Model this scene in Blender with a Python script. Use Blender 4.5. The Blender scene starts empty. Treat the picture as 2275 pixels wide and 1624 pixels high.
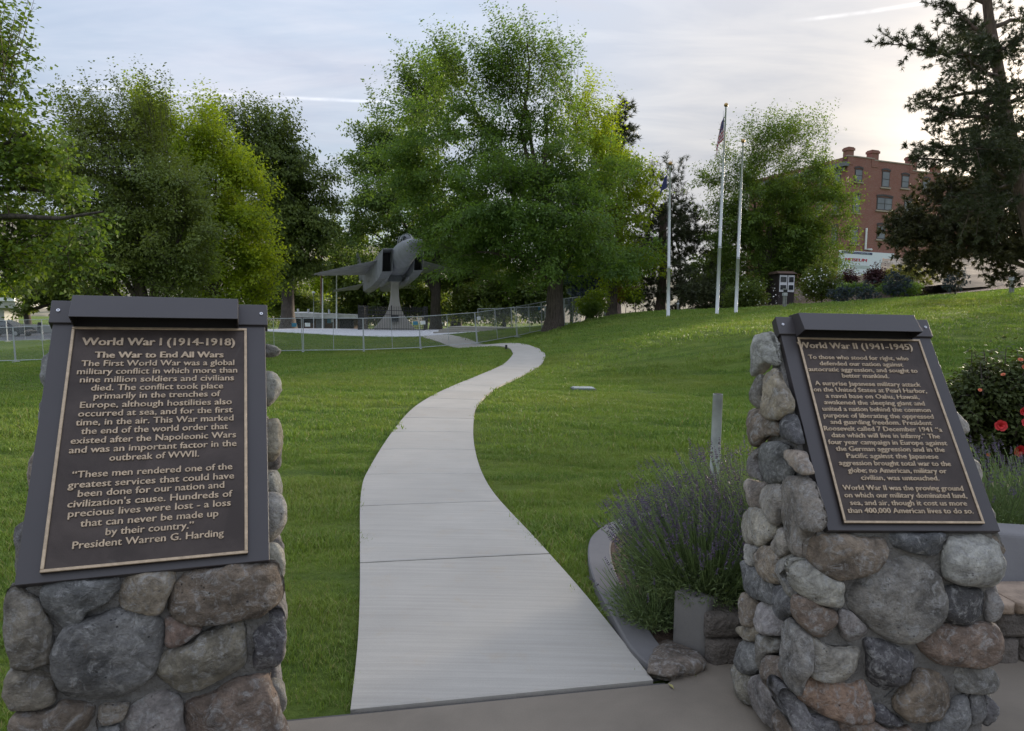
import bpy, math, random
import numpy as np
from mathutils import Vector, Matrix, noise as mnoise
rng = np.random.default_rng(7)
random.seed(7)
SC = bpy.context.scene
COL = SC.collection

# ------------------------------------------------------------------ camera
RT = np.array([0.99979886, 0.02005615, 0.0])          # world axes expressed in the camera's (right, down, forward) frame
FW = np.array([0.00153409, -0.07647462, 0.99707035])
UP = np.array([0.01999739, -0.99686979, -0.07649001])
EYE = np.array([0.0, 0.0, 1.6])
FPX, CX, CY = 1549.5, 1137.0, 812.0                    # focal length and centre on a 2274 x 1624 frame
cam_d = bpy.data.cameras.new("camera")
cam = bpy.data.objects.new("camera", cam_d)
COL.objects.link(cam)
m = Matrix(((RT[0], -RT[1], -RT[2], 0), (FW[0], -FW[1], -FW[2], 0), (UP[0], -UP[1], -UP[2], 1.6), (0, 0, 0, 1)))
cam.matrix_world = m
cam_d.sensor_fit = 'HORIZONTAL'
cam_d.sensor_width = 36.0
cam_d.lens = 36.0 * 2650.0 / 3889.0
cam_d.clip_start = 0.05
cam_d.clip_end = 6000
SC.camera = cam

# ------------------------------------------------------------------ light and exposure
SUN_AZ, SUN_EL = math.radians(39), math.radians(9)
SC.view_settings.view_transform = 'Standard'
SC.view_settings.look = 'None'
SC.view_settings.gamma = 1
SC.view_settings.use_curve_mapping = False
SC.view_settings.exposure = 1.45
sun_d = bpy.data.lights.new("sun", 'SUN')
sun_d.energy = 3.5
sun_d.angle = math.radians(12)
sun_d.color = (1.0, 0.86, 0.68)
sun = bpy.data.objects.new("sun", sun_d)
COL.objects.link(sun)
SDIR = Vector((math.sin(SUN_AZ) * math.cos(SUN_EL), math.cos(SUN_AZ) * math.cos(SUN_EL), math.sin(SUN_EL)))
sun.rotation_euler = (-SDIR).to_track_quat('-Z', 'Y').to_euler()
sun.location = (30, 40, 40)

W = bpy.data.worlds.new("World")
SC.world = W
W.use_nodes = True


class NT:
    """small node-tree helper"""
    def __init__(s, tree):
        s.t = tree
        tree.nodes.clear()

    def n(s, typ, **kw):
        nd = s.t.nodes.new(typ)
        for k, v in kw.items():
            if k in ('inputs',):
                for kk, vv in v.items():
                    nd.inputs[kk].default_value = vv
            else:
                setattr(nd, k, v)
        return nd

    def l(s, a, b):
        s.t.links.new(a, b)

    def val(s, inp, x):
        if isinstance(x, (int, float, tuple, list)):
            inp.default_value = x
        else:
            s.l(x, inp)

    def math(s, op, a, b=0.0, c=0.0, clamp=False):
        nd = s.n('ShaderNodeMath', operation=op, use_clamp=clamp)
        s.val(nd.inputs[0], a)
        s.val(nd.inputs[1], b)
        s.val(nd.inputs[2], c)
        return nd.outputs[0]

    def vmath(s, op, a, b=(0, 0, 0)):
        nd = s.n('ShaderNodeVectorMath', operation=op)
        s.val(nd.inputs[0], a)
        s.val(nd.inputs[1], b)
        return nd.outputs['Value'] if op in ('DOT_PRODUCT', 'LENGTH') else nd.outputs[0]

    def mix(s, f, a, b, blend='MIX'):
        nd = s.n('ShaderNodeMix', data_type='RGBA', blend_type=blend)
        s.val(nd.inputs[0], f)
        for i, x in ((6, a), (7, b)):
            if isinstance(x, (tuple, list)):
                nd.inputs[i].default_value = tuple(x)[:3] + (1,)
            else:
                s.l(x, nd.inputs[i])
        return nd.outputs[2]

    def noise(s, vec, scale, detail=4, rough=0.55, dist=0.0, col=False):
        nd = s.n('ShaderNodeTexNoise', inputs={'Scale': scale, 'Detail': detail, 'Roughness': rough, 'Distortion': dist})
        if vec is not None:
            s.l(vec, nd.inputs['Vector'])
        return nd.outputs['Color'] if col else nd.outputs[0]

    def mapr(s, x, a, b, c=0.0, d=1.0, smooth=False):
        nd = s.n('ShaderNodeMapRange', clamp=True)
        if smooth:
            nd.interpolation_type = 'SMOOTHSTEP'
        s.l(x, nd.inputs[0])
        for i, v in enumerate((a, b, c, d)):
            nd.inputs[i + 1].default_value = v
        return nd.outputs[0]

    def scalev(s, vec, sx, sy, sz, rz=0.0):
        nd = s.n('ShaderNodeMapping')
        s.l(vec, nd.inputs['Vector'])
        nd.inputs['Scale'].default_value = (sx, sy, sz)
        nd.inputs['Rotation'].default_value = (0, 0, rz)
        return nd.outputs[0]


def ray(u, v):
    r = np.array([(u - CX) / FPX, (v - CY) / FPX, 1.0])
    return np.array([r @ RT, r @ FW, r @ UP])


def at(u, v, Y):
    """world point on the sight line of a photograph position at forward distance Y metres"""
    r = ray(u, v)
    return EYE + r * (Y / r[1])


# world: high thin overcast over a Nishita evening sky, bright and warm round the veiled sun
w = NT(W.node_tree)
dirn = w.n('ShaderNodeTexCoord').outputs['Generated']
sky = w.n('ShaderNodeTexSky', sky_type='NISHITA')
sky.sun_disc = False
sky.sun_elevation = SUN_EL
sky.sun_rotation = SUN_AZ
sky.altitude = 500
sky.air_density = 1.0
sky.dust_density = 1.0
skyc = w.mix(1.0, sky.outputs[0], (0.105, 0.105, 0.105), 'MULTIPLY')
sep = w.n('ShaderNodeSeparateXYZ')
w.l(dirn, sep.inputs[0])
zc = w.math('MAXIMUM', sep.outputs[2], 0.0)
inv = w.math('DIVIDE', 1.0, w.math('ADD', zc, 0.16))
comb = w.n('ShaderNodeCombineXYZ')
w.l(w.math('MULTIPLY', sep.outputs[0], inv), comb.inputs[0])
w.l(w.math('MULTIPLY', sep.outputs[1], inv), comb.inputs[1])
cl1 = w.noise(w.scalev(comb.outputs[0], 0.32, 0.75, 1, 0.25), 1.7, 6, 0.58, 0.35)
cl2 = w.noise(w.scalev(comb.outputs[0], 0.5, 1.5, 1, -0.2), 2.6, 5, 0.6, 0.5)
cosun = w.vmath('DOT_PRODUCT', w.vmath('NORMALIZE', dirn), tuple(SDIR))
cpos = w.math('MAXIMUM', cosun, 0.0)
near = w.math('POWER', cpos, 80.0)
mid = w.math('POWER', cpos, 6.0)
wide = w.mapr(cosun, -0.4, 0.95)
# cloud brightness and colour follow the angle from the sun
ccol = w.mix(wide, (0.350, 0.385, 0.475), (0.345, 0.350, 0.375))
ccol = w.mix(w.mapr(cosun, 0.05, -0.75), ccol, (0.375, 0.378, 0.395))
ccol = w.mix(mid, ccol, (0.375, 0.355, 0.335))
ccol = w.mix(w.mapr(cl2, 0.38, 0.68), w.mix(1.0, ccol, (0.78, 0.81, 0.87), 'MULTIPLY'), ccol)
glow = w.mix(near, (0, 0, 0), (0.95, 0.74, 0.52))
ccol = w.mix(1.0, ccol, glow, 'ADD')
cover = w.math('MAXIMUM', w.mapr(cl1, 0.36, 0.62, 0.50, 0.97), w.mapr(cosun, 0.35, 0.9, 0.0, 0.96))
bg = w.mix(cover, w.mix(1.0, skyc, (0.90, 0.95, 1.0), 'MULTIPLY'), ccol)
# overcast-like gain rising to the zenith, added to brighten the ground
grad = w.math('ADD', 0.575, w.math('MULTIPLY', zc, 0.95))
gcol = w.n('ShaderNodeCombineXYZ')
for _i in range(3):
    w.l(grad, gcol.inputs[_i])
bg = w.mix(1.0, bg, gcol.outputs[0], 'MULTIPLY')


def contrail(p0, p1, wdt, strength, bend=0.0):
    """thin straight vapour trail between two sky directions: a band round their great circle"""
    a = Vector(ray(*p0)).normalized()
    b = Vector(ray(*p1)).normalized()
    n = a.cross(b).normalized()
    c = (a + b).normalized()
    t = n.cross(c).normalized()
    half = a.angle(b) / 2
    # vapour thins out unevenly
    along = w.vmath('DOT_PRODUCT', dirn, tuple(t))
    dist = w.vmath('DOT_PRODUCT', dirn, tuple(n))
    dist = w.math('ADD', dist, w.math('MULTIPLY', w.math('MULTIPLY', along, along), bend))
    dist = w.math('ADD', dist, w.math('MULTIPLY', w.math('SUBTRACT', cl2, 0.5), 0.006))
    band = w.mapr(w.math('ABSOLUTE', dist), 0.0, wdt, 1.0, 0.0, True)
    ends = w.mapr(w.math('ABSOLUTE', along), math.sin(half) * 0.55, math.sin(half), 1.0, 0.0, True)
    front = w.mapr(w.vmath('DOT_PRODUCT', dirn, tuple(c)), 0.2, 0.5)
    fl = w.mapr(w.noise(dirn, 14, 4, 0.7), 0.35, 0.6, 0.25, 1.0)
    return w.math('MULTIPLY', w.math('MULTIPLY', band, ends), w.math('MULTIPLY', w.math('MULTIPLY', front, fl), strength))


for args in (((-60, 186), (1050, 237), 0.0034, 0.15, 0.02), ((1740, 55), (2230, -20), 0.0035, 0.16, 0.25)):
    bg = w.mix(contrail(*args), bg, (0.95, 0.93, 0.93))
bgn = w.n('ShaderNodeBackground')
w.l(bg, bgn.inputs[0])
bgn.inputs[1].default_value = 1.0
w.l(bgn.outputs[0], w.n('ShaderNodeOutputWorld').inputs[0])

# ------------------------------------------------------------------ object helpers


def prop(o, label=None, cat=None, group=None, kind=None):
    for k, v in (('label', label), ('category', cat), ('group', group), ('kind', kind)):
        if v:
            o[k] = v
    return o


def empty(name, label, cat, loc=(0, 0, 0), rz=0.0, group=None):
    o = bpy.data.objects.new(name, None)
    COL.objects.link(o)
    o.location = loc
    o.rotation_euler = (0, 0, rz)
    o.empty_display_size = 0.1
    return prop(o, label, cat, group)


def nmesh(name, V, F, smooth=False):
    """mesh from arrays; F is an int array (n,3)/(n,4) or a list of tuples"""
    me = bpy.data.meshes.new(name)
    if isinstance(F, np.ndarray):
        V = np.asarray(V, dtype=np.float32)
        nf, k = F.shape
        me.vertices.add(len(V))
        me.vertices.foreach_set('co', V.ravel())
        me.loops.add(nf * k)
        me.loops.foreach_set('vertex_index', F.astype(np.int32).ravel())
        me.polygons.add(nf)
        me.polygons.foreach_set('loop_start', (np.arange(nf) * k).astype(np.int32))
        me.polygons.foreach_set('loop_total', np.full(nf, k, dtype=np.int32))
        me.update(calc_edges=True)
        me.validate()
    else:
        me.from_pydata([tuple(map(float, v)) for v in V], [], F)
        me.update()
    if smooth:
        me.polygons.foreach_set('use_smooth', np.ones(len(me.polygons), dtype=bool))
    return me


def mob(name, V, F, mat, parent=None, smooth=False, local=False):
    """link one mesh object; world coordinates unless local"""
    me = V if isinstance(V, bpy.types.Mesh) else nmesh(name, V, F, smooth)
    if mat is not None and not me.materials:
        me.materials.append(mat)
    o = bpy.data.objects.new(name, me)
    COL.objects.link(o)
    if parent is not None:
        o.parent = parent
        if not local:
            chain = Matrix.Identity(4)
            p = parent
            while p is not None:
                chain = (Matrix.Translation(p.location) @ p.rotation_euler.to_matrix().to_4x4() @ Matrix.Diagonal(p.scale).to_4x4()) @ chain
                p = p.parent
            o.matrix_basis = chain.inverted()
    return o


class MB:
    """collects simple shapes into one mesh"""
    def __init__(s):
        s.v, s.f = [], []

    def add(s, V, F):
        b = len(s.v)
        s.v += [tuple(map(float, p)) for p in V]
        s.f += [tuple(i + b for i in f) for f in F]
        return s

    def box(s, x0, x1, y0, y1, z0, z1, M=None):
        V = [(x, y, z) for z in (z0, z1) for y in (y0, y1) for x in (x0, x1)]
        if M is not None:
            V = [tuple(M @ Vector(p)) for p in V]
        return s.add(V, [(0, 2, 3, 1), (4, 5, 7, 6), (0, 1, 5, 4), (2, 6, 7, 3), (0, 4, 6, 2), (1, 3, 7, 5)])

    def hexa(s, P):
        """8 corners: bottom ring 0-3, top ring 4-7"""
        return s.add(P, [(0, 3, 2, 1), (4, 5, 6, 7), (0, 1, 5, 4), (1, 2, 6, 5), (2, 3, 7, 6), (3, 0, 4, 7)])

    def tube(s, pts, rad, n=8, cap=True):
        pts = [Vector(p) for p in pts]
        if not hasattr(rad, '__len__'):
            rad = [rad] * len(pts)
        V, F = [], []
        for i, p in enumerate(pts):
            d = (pts[min(i + 1, len(pts) - 1)] - pts[max(i - 1, 0)]).normalized()
            a = d.cross(Vector((0, 0, 1)) if abs(d.z) < 0.9 else Vector((1, 0, 0))).normalized()
            b = d.cross(a).normalized()
            for k in range(n):
                t = 2 * math.pi * k / n
                V.append(p + (a * math.cos(t) + b * math.sin(t)) * rad[i])
        for i in range(len(pts) - 1):
            for k in range(n):
                k2 = (k + 1) % n
                F.append((i * n + k, i * n + k2, (i + 1) * n + k2, (i + 1) * n + k))
        if cap:
            F.append(tuple(range(n)))
            F.append(tuple(reversed([(len(pts) - 1) * n + k for k in range(n)])))
        return s.add(V, F)

    def prism(s, poly, z0, z1):
        n = len(poly)
        V = [(p[0], p[1], z0) for p in poly] + [(p[0], p[1], z1) for p in poly]
        F = [tuple(range(n - 1, -1, -1)), tuple(range(n, 2 * n))] + [(i, (i + 1) % n, (i + 1) % n + n, i + n) for i in range(n)]
        return s.add(V, F)

    def sphere(s, c, r, nu=12, nv=8, sc=(1, 1, 1)):
        V, F = [], []
        for j in range(nv + 1):
            th = math.pi * j / nv
            for i in range(nu):
                ph = 2 * math.pi * i / nu
                V.append((c[0] + r * sc[0] * math.sin(th) * math.cos(ph), c[1] + r * sc[1] * math.sin(th) * math.sin(ph), c[2] + r * sc[2] * math.cos(th)))
        for j in range(nv):
            for i in range(nu):
                i2 = (i + 1) % nu
                F.append((j * nu + i, (j + 1) * nu + i, (j + 1) * nu + i2, j * nu + i2))
        return s.add(V, F)

    def mesh(s, name, smooth=False):
        return nmesh(name, s.v, s.f, smooth)

    def obj(s, name, mat, parent=None, smooth=False, local=False):
        return mob(name, s.mesh(name, smooth), None, mat, parent, smooth, local)


def bevel(o, w_, seg=2):
    b = o.modifiers.new("bevel", 'BEVEL')
    b.width = w_
    b.segments = seg
    b.limit_method = 'ANGLE'
    b.angle_limit = math.radians(35)
    return o


def copy_tree(o, parent=None):
    c = o.copy()
    COL.objects.link(c)
    if parent is not None:
        c.parent = parent
    for ch in o.children:
        copy_tree(ch, c)
    return c


# ------------------------------------------------------------------ materials


def mat_new(name):
    mt = bpy.data.materials.new(name)
    mt.use_nodes = True
    t = NT(mt.node_tree)
    b = t.n('ShaderNodeBsdfPrincipled')
    t.l(b.outputs[0], t.n('ShaderNodeOutputMaterial').inputs[0])
    return mt, t, b


def bump(t, b, h, strength=0.3, dist=0.01):
    nd = t.n('ShaderNodeBump', inputs={'Strength': strength, 'Distance': dist})
    t.l(h, nd.inputs['Height'])
    t.l(nd.outputs[0], b.inputs['Normal'])
    return nd


def mat_plain(name, col, rough=0.6, metal=0.0, var=0.15, scale=8.0, bmp=0.0, bscale=60.0, bdist=0.004, obj=False):
    mt, t, b = mat_new(name)
    co = t.n('ShaderNodeTexCoord').outputs['Object']
    nz = t.noise(co, scale, 5, 0.6)
    lo = tuple(c * (1 - var) for c in col)
    hi = tuple(min(1, c * (1 + var)) for c in col)
    t.l(t.mix(t.mapr(nz, 0.3, 0.7), lo, hi), b.inputs['Base Color'])
    b.inputs['Roughness'].default_value = rough
    b.inputs['Metallic'].default_value = metal
    if bmp > 0:
        bump(t, b, t.noise(co, bscale, 4, 0.6), bmp, bdist)
    return mt


def mat_stone(name='river_stone'):
    """mottled field stone; the stone's own colour is the object colour"""
    mt, t, b = mat_new(name)
    oi = t.n('ShaderNodeObjectInfo')
    geo = t.n('ShaderNodeNewGeometry').outputs['Position']
    shift = t.n('ShaderNodeVectorMath', operation='SCALE')
    shift.inputs[0].default_value = (3.1, 7.7, 5.3)
    t.l(oi.outputs['Random'], shift.inputs['Scale'])
    p = t.vmath('ADD', geo, shift.outputs[0])
    base = oi.outputs['Color']
    big = t.noise(p, 9, 6, 0.65, 0.6)
    fine = t.noise(p, 70, 5, 0.7)
    c = t.mix(t.mapr(big, 0.30, 0.66), t.mix(1.0, base, (0.50, 0.48, 0.46), 'MULTIPLY'), t.mix(1.0, base, (2.1, 2.02, 1.90), 'MULTIPLY'))
    c = t.mix(t.mapr(t.noise(p, 24, 6, 0.75, 1.1), 0.50, 0.64, 0, 0.68), c, (0.54, 0.53, 0.51))
    c = t.mix(t.mapr(t.noise(t.scalev(p, 14, 14, 5), 3.5, 5, 0.7, 0.8), 0.60, 0.75, 0, 0.5), c, (0.21, 0.15, 0.10))
    c = t.mix(t.mapr(fine, 0.32, 0.66, 0.0, 0.75), c, t.mix(1.0, c, (0.5, 0.5, 0.52), 'MULTIPLY'))
    pit = t.n('ShaderNodeTexVoronoi', feature='F1', inputs={'Scale': 55.0, 'Randomness': 1.0})
    t.l(p, pit.inputs['Vector'])
    pitm = t.math('MULTIPLY', t.mapr(pit.outputs['Distance'], 0.08, 0.20, 1, 0), t.mapr(t.noise(p, 12, 3), 0.5, 0.62))
    c = t.mix(t.math('MULTIPLY', pitm, 0.8), c, (0.03, 0.03, 0.035))
    t.l(c, b.inputs['Base Color'])
    b.inputs['Roughness'].default_value = 0.78
    h = t.math('ADD', t.math('MULTIPLY', t.noise(p, 30, 8, 0.7, 0.4), 1.0), t.math('MULTIPLY', pitm, -0.25))
    h = t.math('ADD', h, t.math('MULTIPLY', big, 0.8))
    bump(t, b, h, 1.0, 0.030)
    return mt


def mat_concrete(name, col, lines=0.0, rz=0.0, stain=0.25, rough=0.85, lscale=1.0):
    mt, t, b = mat_new(name)
    geo = t.n('ShaderNodeNewGeometry').outputs['Position']
    big = t.noise(geo, 1.3, 6, 0.6, 0.3)
    fine = t.noise(geo, 160, 3, 0.7)
    lo = tuple(c * (1 - stain) for c in col)
    hi = tuple(min(1, c * (1 + stain * 0.6)) for c in col)
    c = t.mix(t.mapr(big, 0.3, 0.7), lo, hi)
    c = t.mix(t.mapr(fine, 0.35, 0.65, 0, 0.25), c, tuple(x * 0.6 for x in col))
    h = t.math('MULTIPLY', fine, 0.25)
    if lines > 0:
        s = t.noise(t.scalev(geo, 1.6 * lscale, 70 * lscale, 1, rz), 1.0, 5, 0.65)
        s2 = t.noise(t.scalev(geo, 0.8, 230, 1, rz), 1.0, 3, 0.6)
        c = t.mix(t.mapr(s, 0.38, 0.62, 0, lines), c, tuple(x * 0.62 for x in col))
        c = t.mix(t.mapr(s2, 0.4, 0.65, 0, lines * 0.7), c, tuple(x * 0.75 for x in col))
        c = t.mix(t.mapr(t.noise(geo, 5, 6, 0.7, 0.4), 0.56, 0.72, 0, 0.35), c, (col[0] * 0.85, col[1] * 0.74, col[2] * 0.6))
        h = t.math('ADD', h, t.math('ADD', s, s2))
    t.l(c, b.inputs['Base Color'])
    b.inputs['Roughness'].default_value = rough
    bump(t, b, h, 0.45, 0.004)
    return mt


def mat_leaf(name, col, var=0.35, hue=(1.25, 1.05, 0.6), trans=0.45, rough=0.55, attr='rnd'):
    """leaf: per-leaf random colour from a face attribute plus slow variation through the crown"""
    mt = bpy.data.materials.new(name)
    mt.use_nodes = True
    t = NT(mt.node_tree)
    at_ = t.n('ShaderNodeAttribute', attribute_name=attr).outputs['Fac']
    geo = t.n('ShaderNodeNewGeometry').outputs['Position']
    lo = tuple(c * (1 - var) for c in col)
    hi = (min(1, col[0] * (1 + var) * hue[0]), min(1, col[1] * (1 + var) * hue[1]), col[2] * (1 + var) * hue[2])
    c = t.mix(at_, lo, hi)
    c = t.mix(t.mapr(t.noise(geo, 0.55, 3, 0.6), 0.42, 0.66, 0, 0.5), c, (hi[0] * 1.1, hi[1] * 1.02, hi[2] * 0.8))
    b = t.n('ShaderNodeBsdfPrincipled')
    t.l(c, b.inputs['Base Color'])
    b.inputs['Roughness'].default_value = rough
    b.inputs['Specular IOR Level'].default_value = 0.35
    tr = t.n('ShaderNodeBsdfTranslucent')
    t.l(t.mix(1.0, c, (1.5, 1.45, 0.7), 'MULTIPLY'), tr.inputs['Color'])
    ms = t.n('ShaderNodeMixShader')
    ms.inputs[0].default_value = trans
    t.l(b.outputs[0], ms.inputs[1])
    t.l(tr.outputs[0], ms.inputs[2])
    t.l(ms.outputs[0], t.n('ShaderNodeOutputMaterial').inputs[0])
    return mt


def mat_bark(name, col, sc=6.0):
    mt, t, b = mat_new(name)
    geo = t.n('ShaderNodeNewGeometry').outputs['Position']
    s = t.noise(t.scalev(geo, sc * 2.2, sc * 2.2, sc * 0.35), 1.0, 6, 0.7, 0.5)
    c = t.mix(t.mapr(s, 0.35, 0.65), tuple(x * 0.45 for x in col), tuple(x * 1.35 for x in col))
    t.l(c, b.inputs['Base Color'])
    b.inputs['Roughness'].default_value = 0.95
    bump(t, b, s, 1.0, 0.05)
    return mt
# ------------------------------------------------------------------ the lie of the land
_cp = []
for gx in (-9, -6, -3, 0, 3, 6):
    for gy in (-4, 0, 3, 6, 9, 13):
        _cp.append((gx, gy, 0.0 if gx > -8 else -0.05))
for gx, gy, gz in ((-3, 17, 0), (0.5, 17, 0), (2, 22, 0.0), (0, 25, 0), (-3, 22, -0.02), (9, 0, .0), (9, 6, .05), (9, 12, .25), (6, 18, .25)):
    _cp.append((gx, gy, gz))
# seen points: photograph position and forward distance
for u, v, Y in ((60, 805, 36), (300, 793, 36.5), (680, 784, 37), (808, 781, 38.5), (935, 776, 39.3), (1060, 765.7, 40), (1150, 751, 41), (1195, 738.6, 43.5),
                (1255, 726, 45), (1285, 719, 47), (1484, 701, 36), (1592, 697, 36), (1634, 695, 36), (1742, 681, 37), (2245, 650, 34), (2000, 664, 35),
                (60, 758, 60), (300, 750, 58), (60, 745, 72), (620, 738, 54), (915, 747, 50), (620, 731, 63), (870, 733, 62), (1060, 738, 52), (1230, 733, 42.5),
                (1000, 757, 43), (1225, 779, 28), (1130, 771, 30.5), (1340, 704, 42), (1400, 697, 46), (1500, 690, 44), (1600, 686, 44), (2240, 800, 16.5), (1700, 760, 18.5),
                (1500, 760, 20), (1340, 770, 24), (40, 900, 17.5)):
    p = at(u, v, Y)
    _cp.append(tuple(p))
for gx, gy, gz in ((-60, 0, -2.0), (-60, 40, -2.6), (-60, 90, -2.0), (-20, 95, -1.2), (20, 100, 1.5), (60, 90, 8), (60, 50, 7.0), (60, 0, 4.0), (28, 20, 2.2), (22, 6, 0.9),
                   (0, 80, -0.3), (10, 70, 0.8), (25, 62, 4.2), (40, 70, 6.8), (-20, 20, -0.7), (-20, 0, -0.3), (0, -30, 0), (-40, -30, -1), (40, -30, 1.5), (38, 38, 5.2), (30, 34, 3.7), (24, 45, 3.0)):
    _cp.append((gx, gy, gz))
_cp = np.array(_cp)
_S = 20.0


def _phi(r2):
    return r2 * 0.5 * np.log(r2 + 1e-9)


def _fit():
    P = _cp[:, :2] / _S
    n = len(P)
    d2 = ((P[:, None] - P[None]) ** 2).sum(-1)
    A = np.zeros((n + 3, n + 3))
    A[:n, :n] = _phi(d2) + np.eye(n) * 0.004
    A[:n, n] = 1
    A[:n, n + 1:] = P
    A[n, :n] = 1
    A[n + 1:, :n] = P.T
    b = np.zeros(n + 3)
    b[:n] = _cp[:, 2]
    return np.linalg.solve(A, b)


_w = _fit()


def _tps(x, y):
    q = np.stack([np.asarray(x, float).ravel(), np.asarray(y, float).ravel()], 1) / _S
    P = _cp[:, :2] / _S
    out = np.zeros(len(q))
    for i in range(0, len(q), 20000):
        s = q[i:i + 20000]
        d2 = ((s[:, None] - P[None]) ** 2).sum(-1)
        out[i:i + 20000] = _phi(d2) @ _w[:-3] + _w[-3] + s @ _w[-2:]
    return out


# tabulate the surface once on a regular grid, then look heights up bilinearly
GX0, GX1, GY0, GY1, GS = -70, 70, -34, 110, 0.5
_gx = np.arange(GX0, GX1 + GS, GS)
_gy = np.arange(GY0, GY1 + GS, GS)
_GG = _tps(*np.meshgrid(_gx, _gy)).reshape(len(_gy), len(_gx))
_flat = np.clip((np.hypot(np.meshgrid(_gx, _gy)[0], np.meshgrid(_gx, _gy)[1] - 3) - 7.0) / 5.0, 0, 1)
_GG = _GG * _flat                                        # the terrace round the monuments is level


def gz(x, y):
    x = np.clip(np.asarray(x, float), GX0, GX1 - 0.01)
    y = np.clip(np.asarray(y, float), GY0, GY1 - 0.01)
    fx, fy = (x - GX0) / GS, (y - GY0) / GS
    ix, iy = fx.astype(int), fy.astype(int)
    tx, ty = fx - ix, fy - iy
    return (_GG[iy, ix] * (1 - tx) * (1 - ty) + _GG[iy, ix + 1] * tx * (1 - ty) + _GG[iy + 1, ix] * (1 - tx) * ty + _GG[iy + 1, ix + 1] * tx * ty)


def hit(u, v, lift=0.0):
    """where the sight line of a photograph position meets the ground"""
    r = ray(u, v)
    Y = np.concatenate([np.linspace(1.2, 12, 500), np.linspace(12, 105, 1400)])
    p = EYE[None] + r[None] * (Y / r[1])[:, None]
    d = p[:, 2] - gz(p[:, 0], p[:, 1]) - lift
    k = np.argmax(d < 0)
    if d[k] >= 0:
        k = len(Y) - 1
    t = d[k - 1] / (d[k - 1] - d[k] + 1e-12) if k > 0 else 0
    q = p[k - 1] * (1 - t) + p[k] * t
    return np.array([q[0], q[1], float(gz(q[0], q[1]))])


def on(u, v, Y):
    """ground point under a photograph column at a forward distance"""
    p = at(u, v, Y)
    return np.array([p[0], p[1], float(gz(p[0], p[1]))])


def inside(px, py, poly):
    px, py = np.asarray(px), np.asarray(py)
    c = np.zeros(px.shape, bool)
    n = len(poly)
    for i in range(n):
        x0, y0 = poly[i][:2]
        x1, y1 = poly[(i + 1) % n][:2]
        if y0 == y1:
            continue
        k = ((y0 > py) != (y1 > py)) & (px < (x1 - x0) * (py - y0) / (y1 - y0) + x0)
        c ^= k
    return c


def drape(name, poly, step, lift, mat, kind='structure', thick=0.0, parent=None):
    """a sheet following the ground inside a polygon (clipped grid made with bmesh)"""
    import bmesh
    poly = [(float(p[0]), float(p[1])) for p in poly]
    xs = [p[0] for p in poly]
    ys = [p[1] for p in poly]
    bm = bmesh.new()
    f = bm.faces.new([bm.verts.new((x, y, 0)) for x, y in poly])
    for axis, lo, hi in ((0, min(xs), max(xs)), (1, min(ys), max(ys))):
        c = lo + step
        while c < hi:
            co = (c, 0, 0) if axis == 0 else (0, c, 0)
            no = (1, 0, 0) if axis == 0 else (0, 1, 0)
            bmesh.ops.bisect_plane(bm, geom=bm.verts[:] + bm.edges[:] + bm.faces[:], plane_co=co, plane_no=no)
            c += step
    V = np.array([v.co[:] for v in bm.verts])
    Z = gz(V[:, 0], V[:, 1]) + lift
    for v, z in zip(bm.verts, Z):
        v.co.z = z
    if thick > 0:
        r = bmesh.ops.extrude_face_region(bm, geom=bm.faces[:])
        for g in r['geom']:
            if isinstance(g, bmesh.types.BMVert):
                g.co.z -= thick
    bmesh.ops.recalc_face_normals(bm, faces=bm.faces[:])
    bmesh.ops.triangulate(bm, faces=bm.faces[:])
    me = bpy.data.meshes.new(name)
    bm.to_mesh(me)
    bm.free()
    me.materials.append(mat)
    o = bpy.data.objects.new(name, me)
    COL.objects.link(o)
    if kind and parent is None:
        o['kind'] = kind
    if parent is not None:
        o.parent = parent
    return o


# ---- path outline traced from the photograph and put on the ground
def c8(q):
    return ((1300 + q[0] / 2.03) / 1.7102, (1200 + q[1] / 2.03) / 1.7102)


_le = [(778, 1582), (789, 1500), (797, 1400), (801, 1320)] + [c8(q) for q in ((135, 1620), (133, 1480), (145, 1340), (165, 1250), (190, 1215), (235, 1130), (290, 1030), (385, 895), (480, 770), (560, 695),
       (650, 640), (770, 575), (900, 520), (1000, 485), (1130, 430), (1220, 385), (1280, 345), (1310, 315), (1322, 285), (1305, 255), (1265, 240), (1220, 234))]
_re = [(1452, 1516), (1428, 1490), (1398, 1450), (1320, 1335)] + [c8(q) for q in ((1390, 1620), (1300, 1520), (1215, 1435), (1150, 1350), (1100, 1270), (1065, 1190), (1035, 1100), (1020, 1020),
       (1005, 930), (1010, 850), (1015, 770), (1020, 720), (1045, 680), (1085, 640), (1120, 600), (1170, 565), (1240, 525), (1320, 490), (1400, 455), (1460, 425), (1520, 385), (1555, 345),
       (1572, 310), (1560, 280), (1520, 255))]
LE = np.array([hit(*q) for q in _le])
RE = np.array([hit(*q) for q in _re])


def smooth_line(P, k=2):
    P = np.array(P, float)
    for _ in range(k):
        Q = P.copy()
        Q[1:-1] = 0.25 * P[:-2] + 0.5 * P[1:-1] + 0.25 * P[2:]
        P = Q
    return P


def resample(P, n):
    P = np.array(P, float)
    s = np.concatenate([[0], np.cumsum(np.linalg.norm(np.diff(P[:, :2], axis=0), axis=1))])
    t = np.linspace(0, s[-1], n)
    return np.stack([np.interp(t, s, P[:, k]) for k in range(P.shape[1])], 1)


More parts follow.
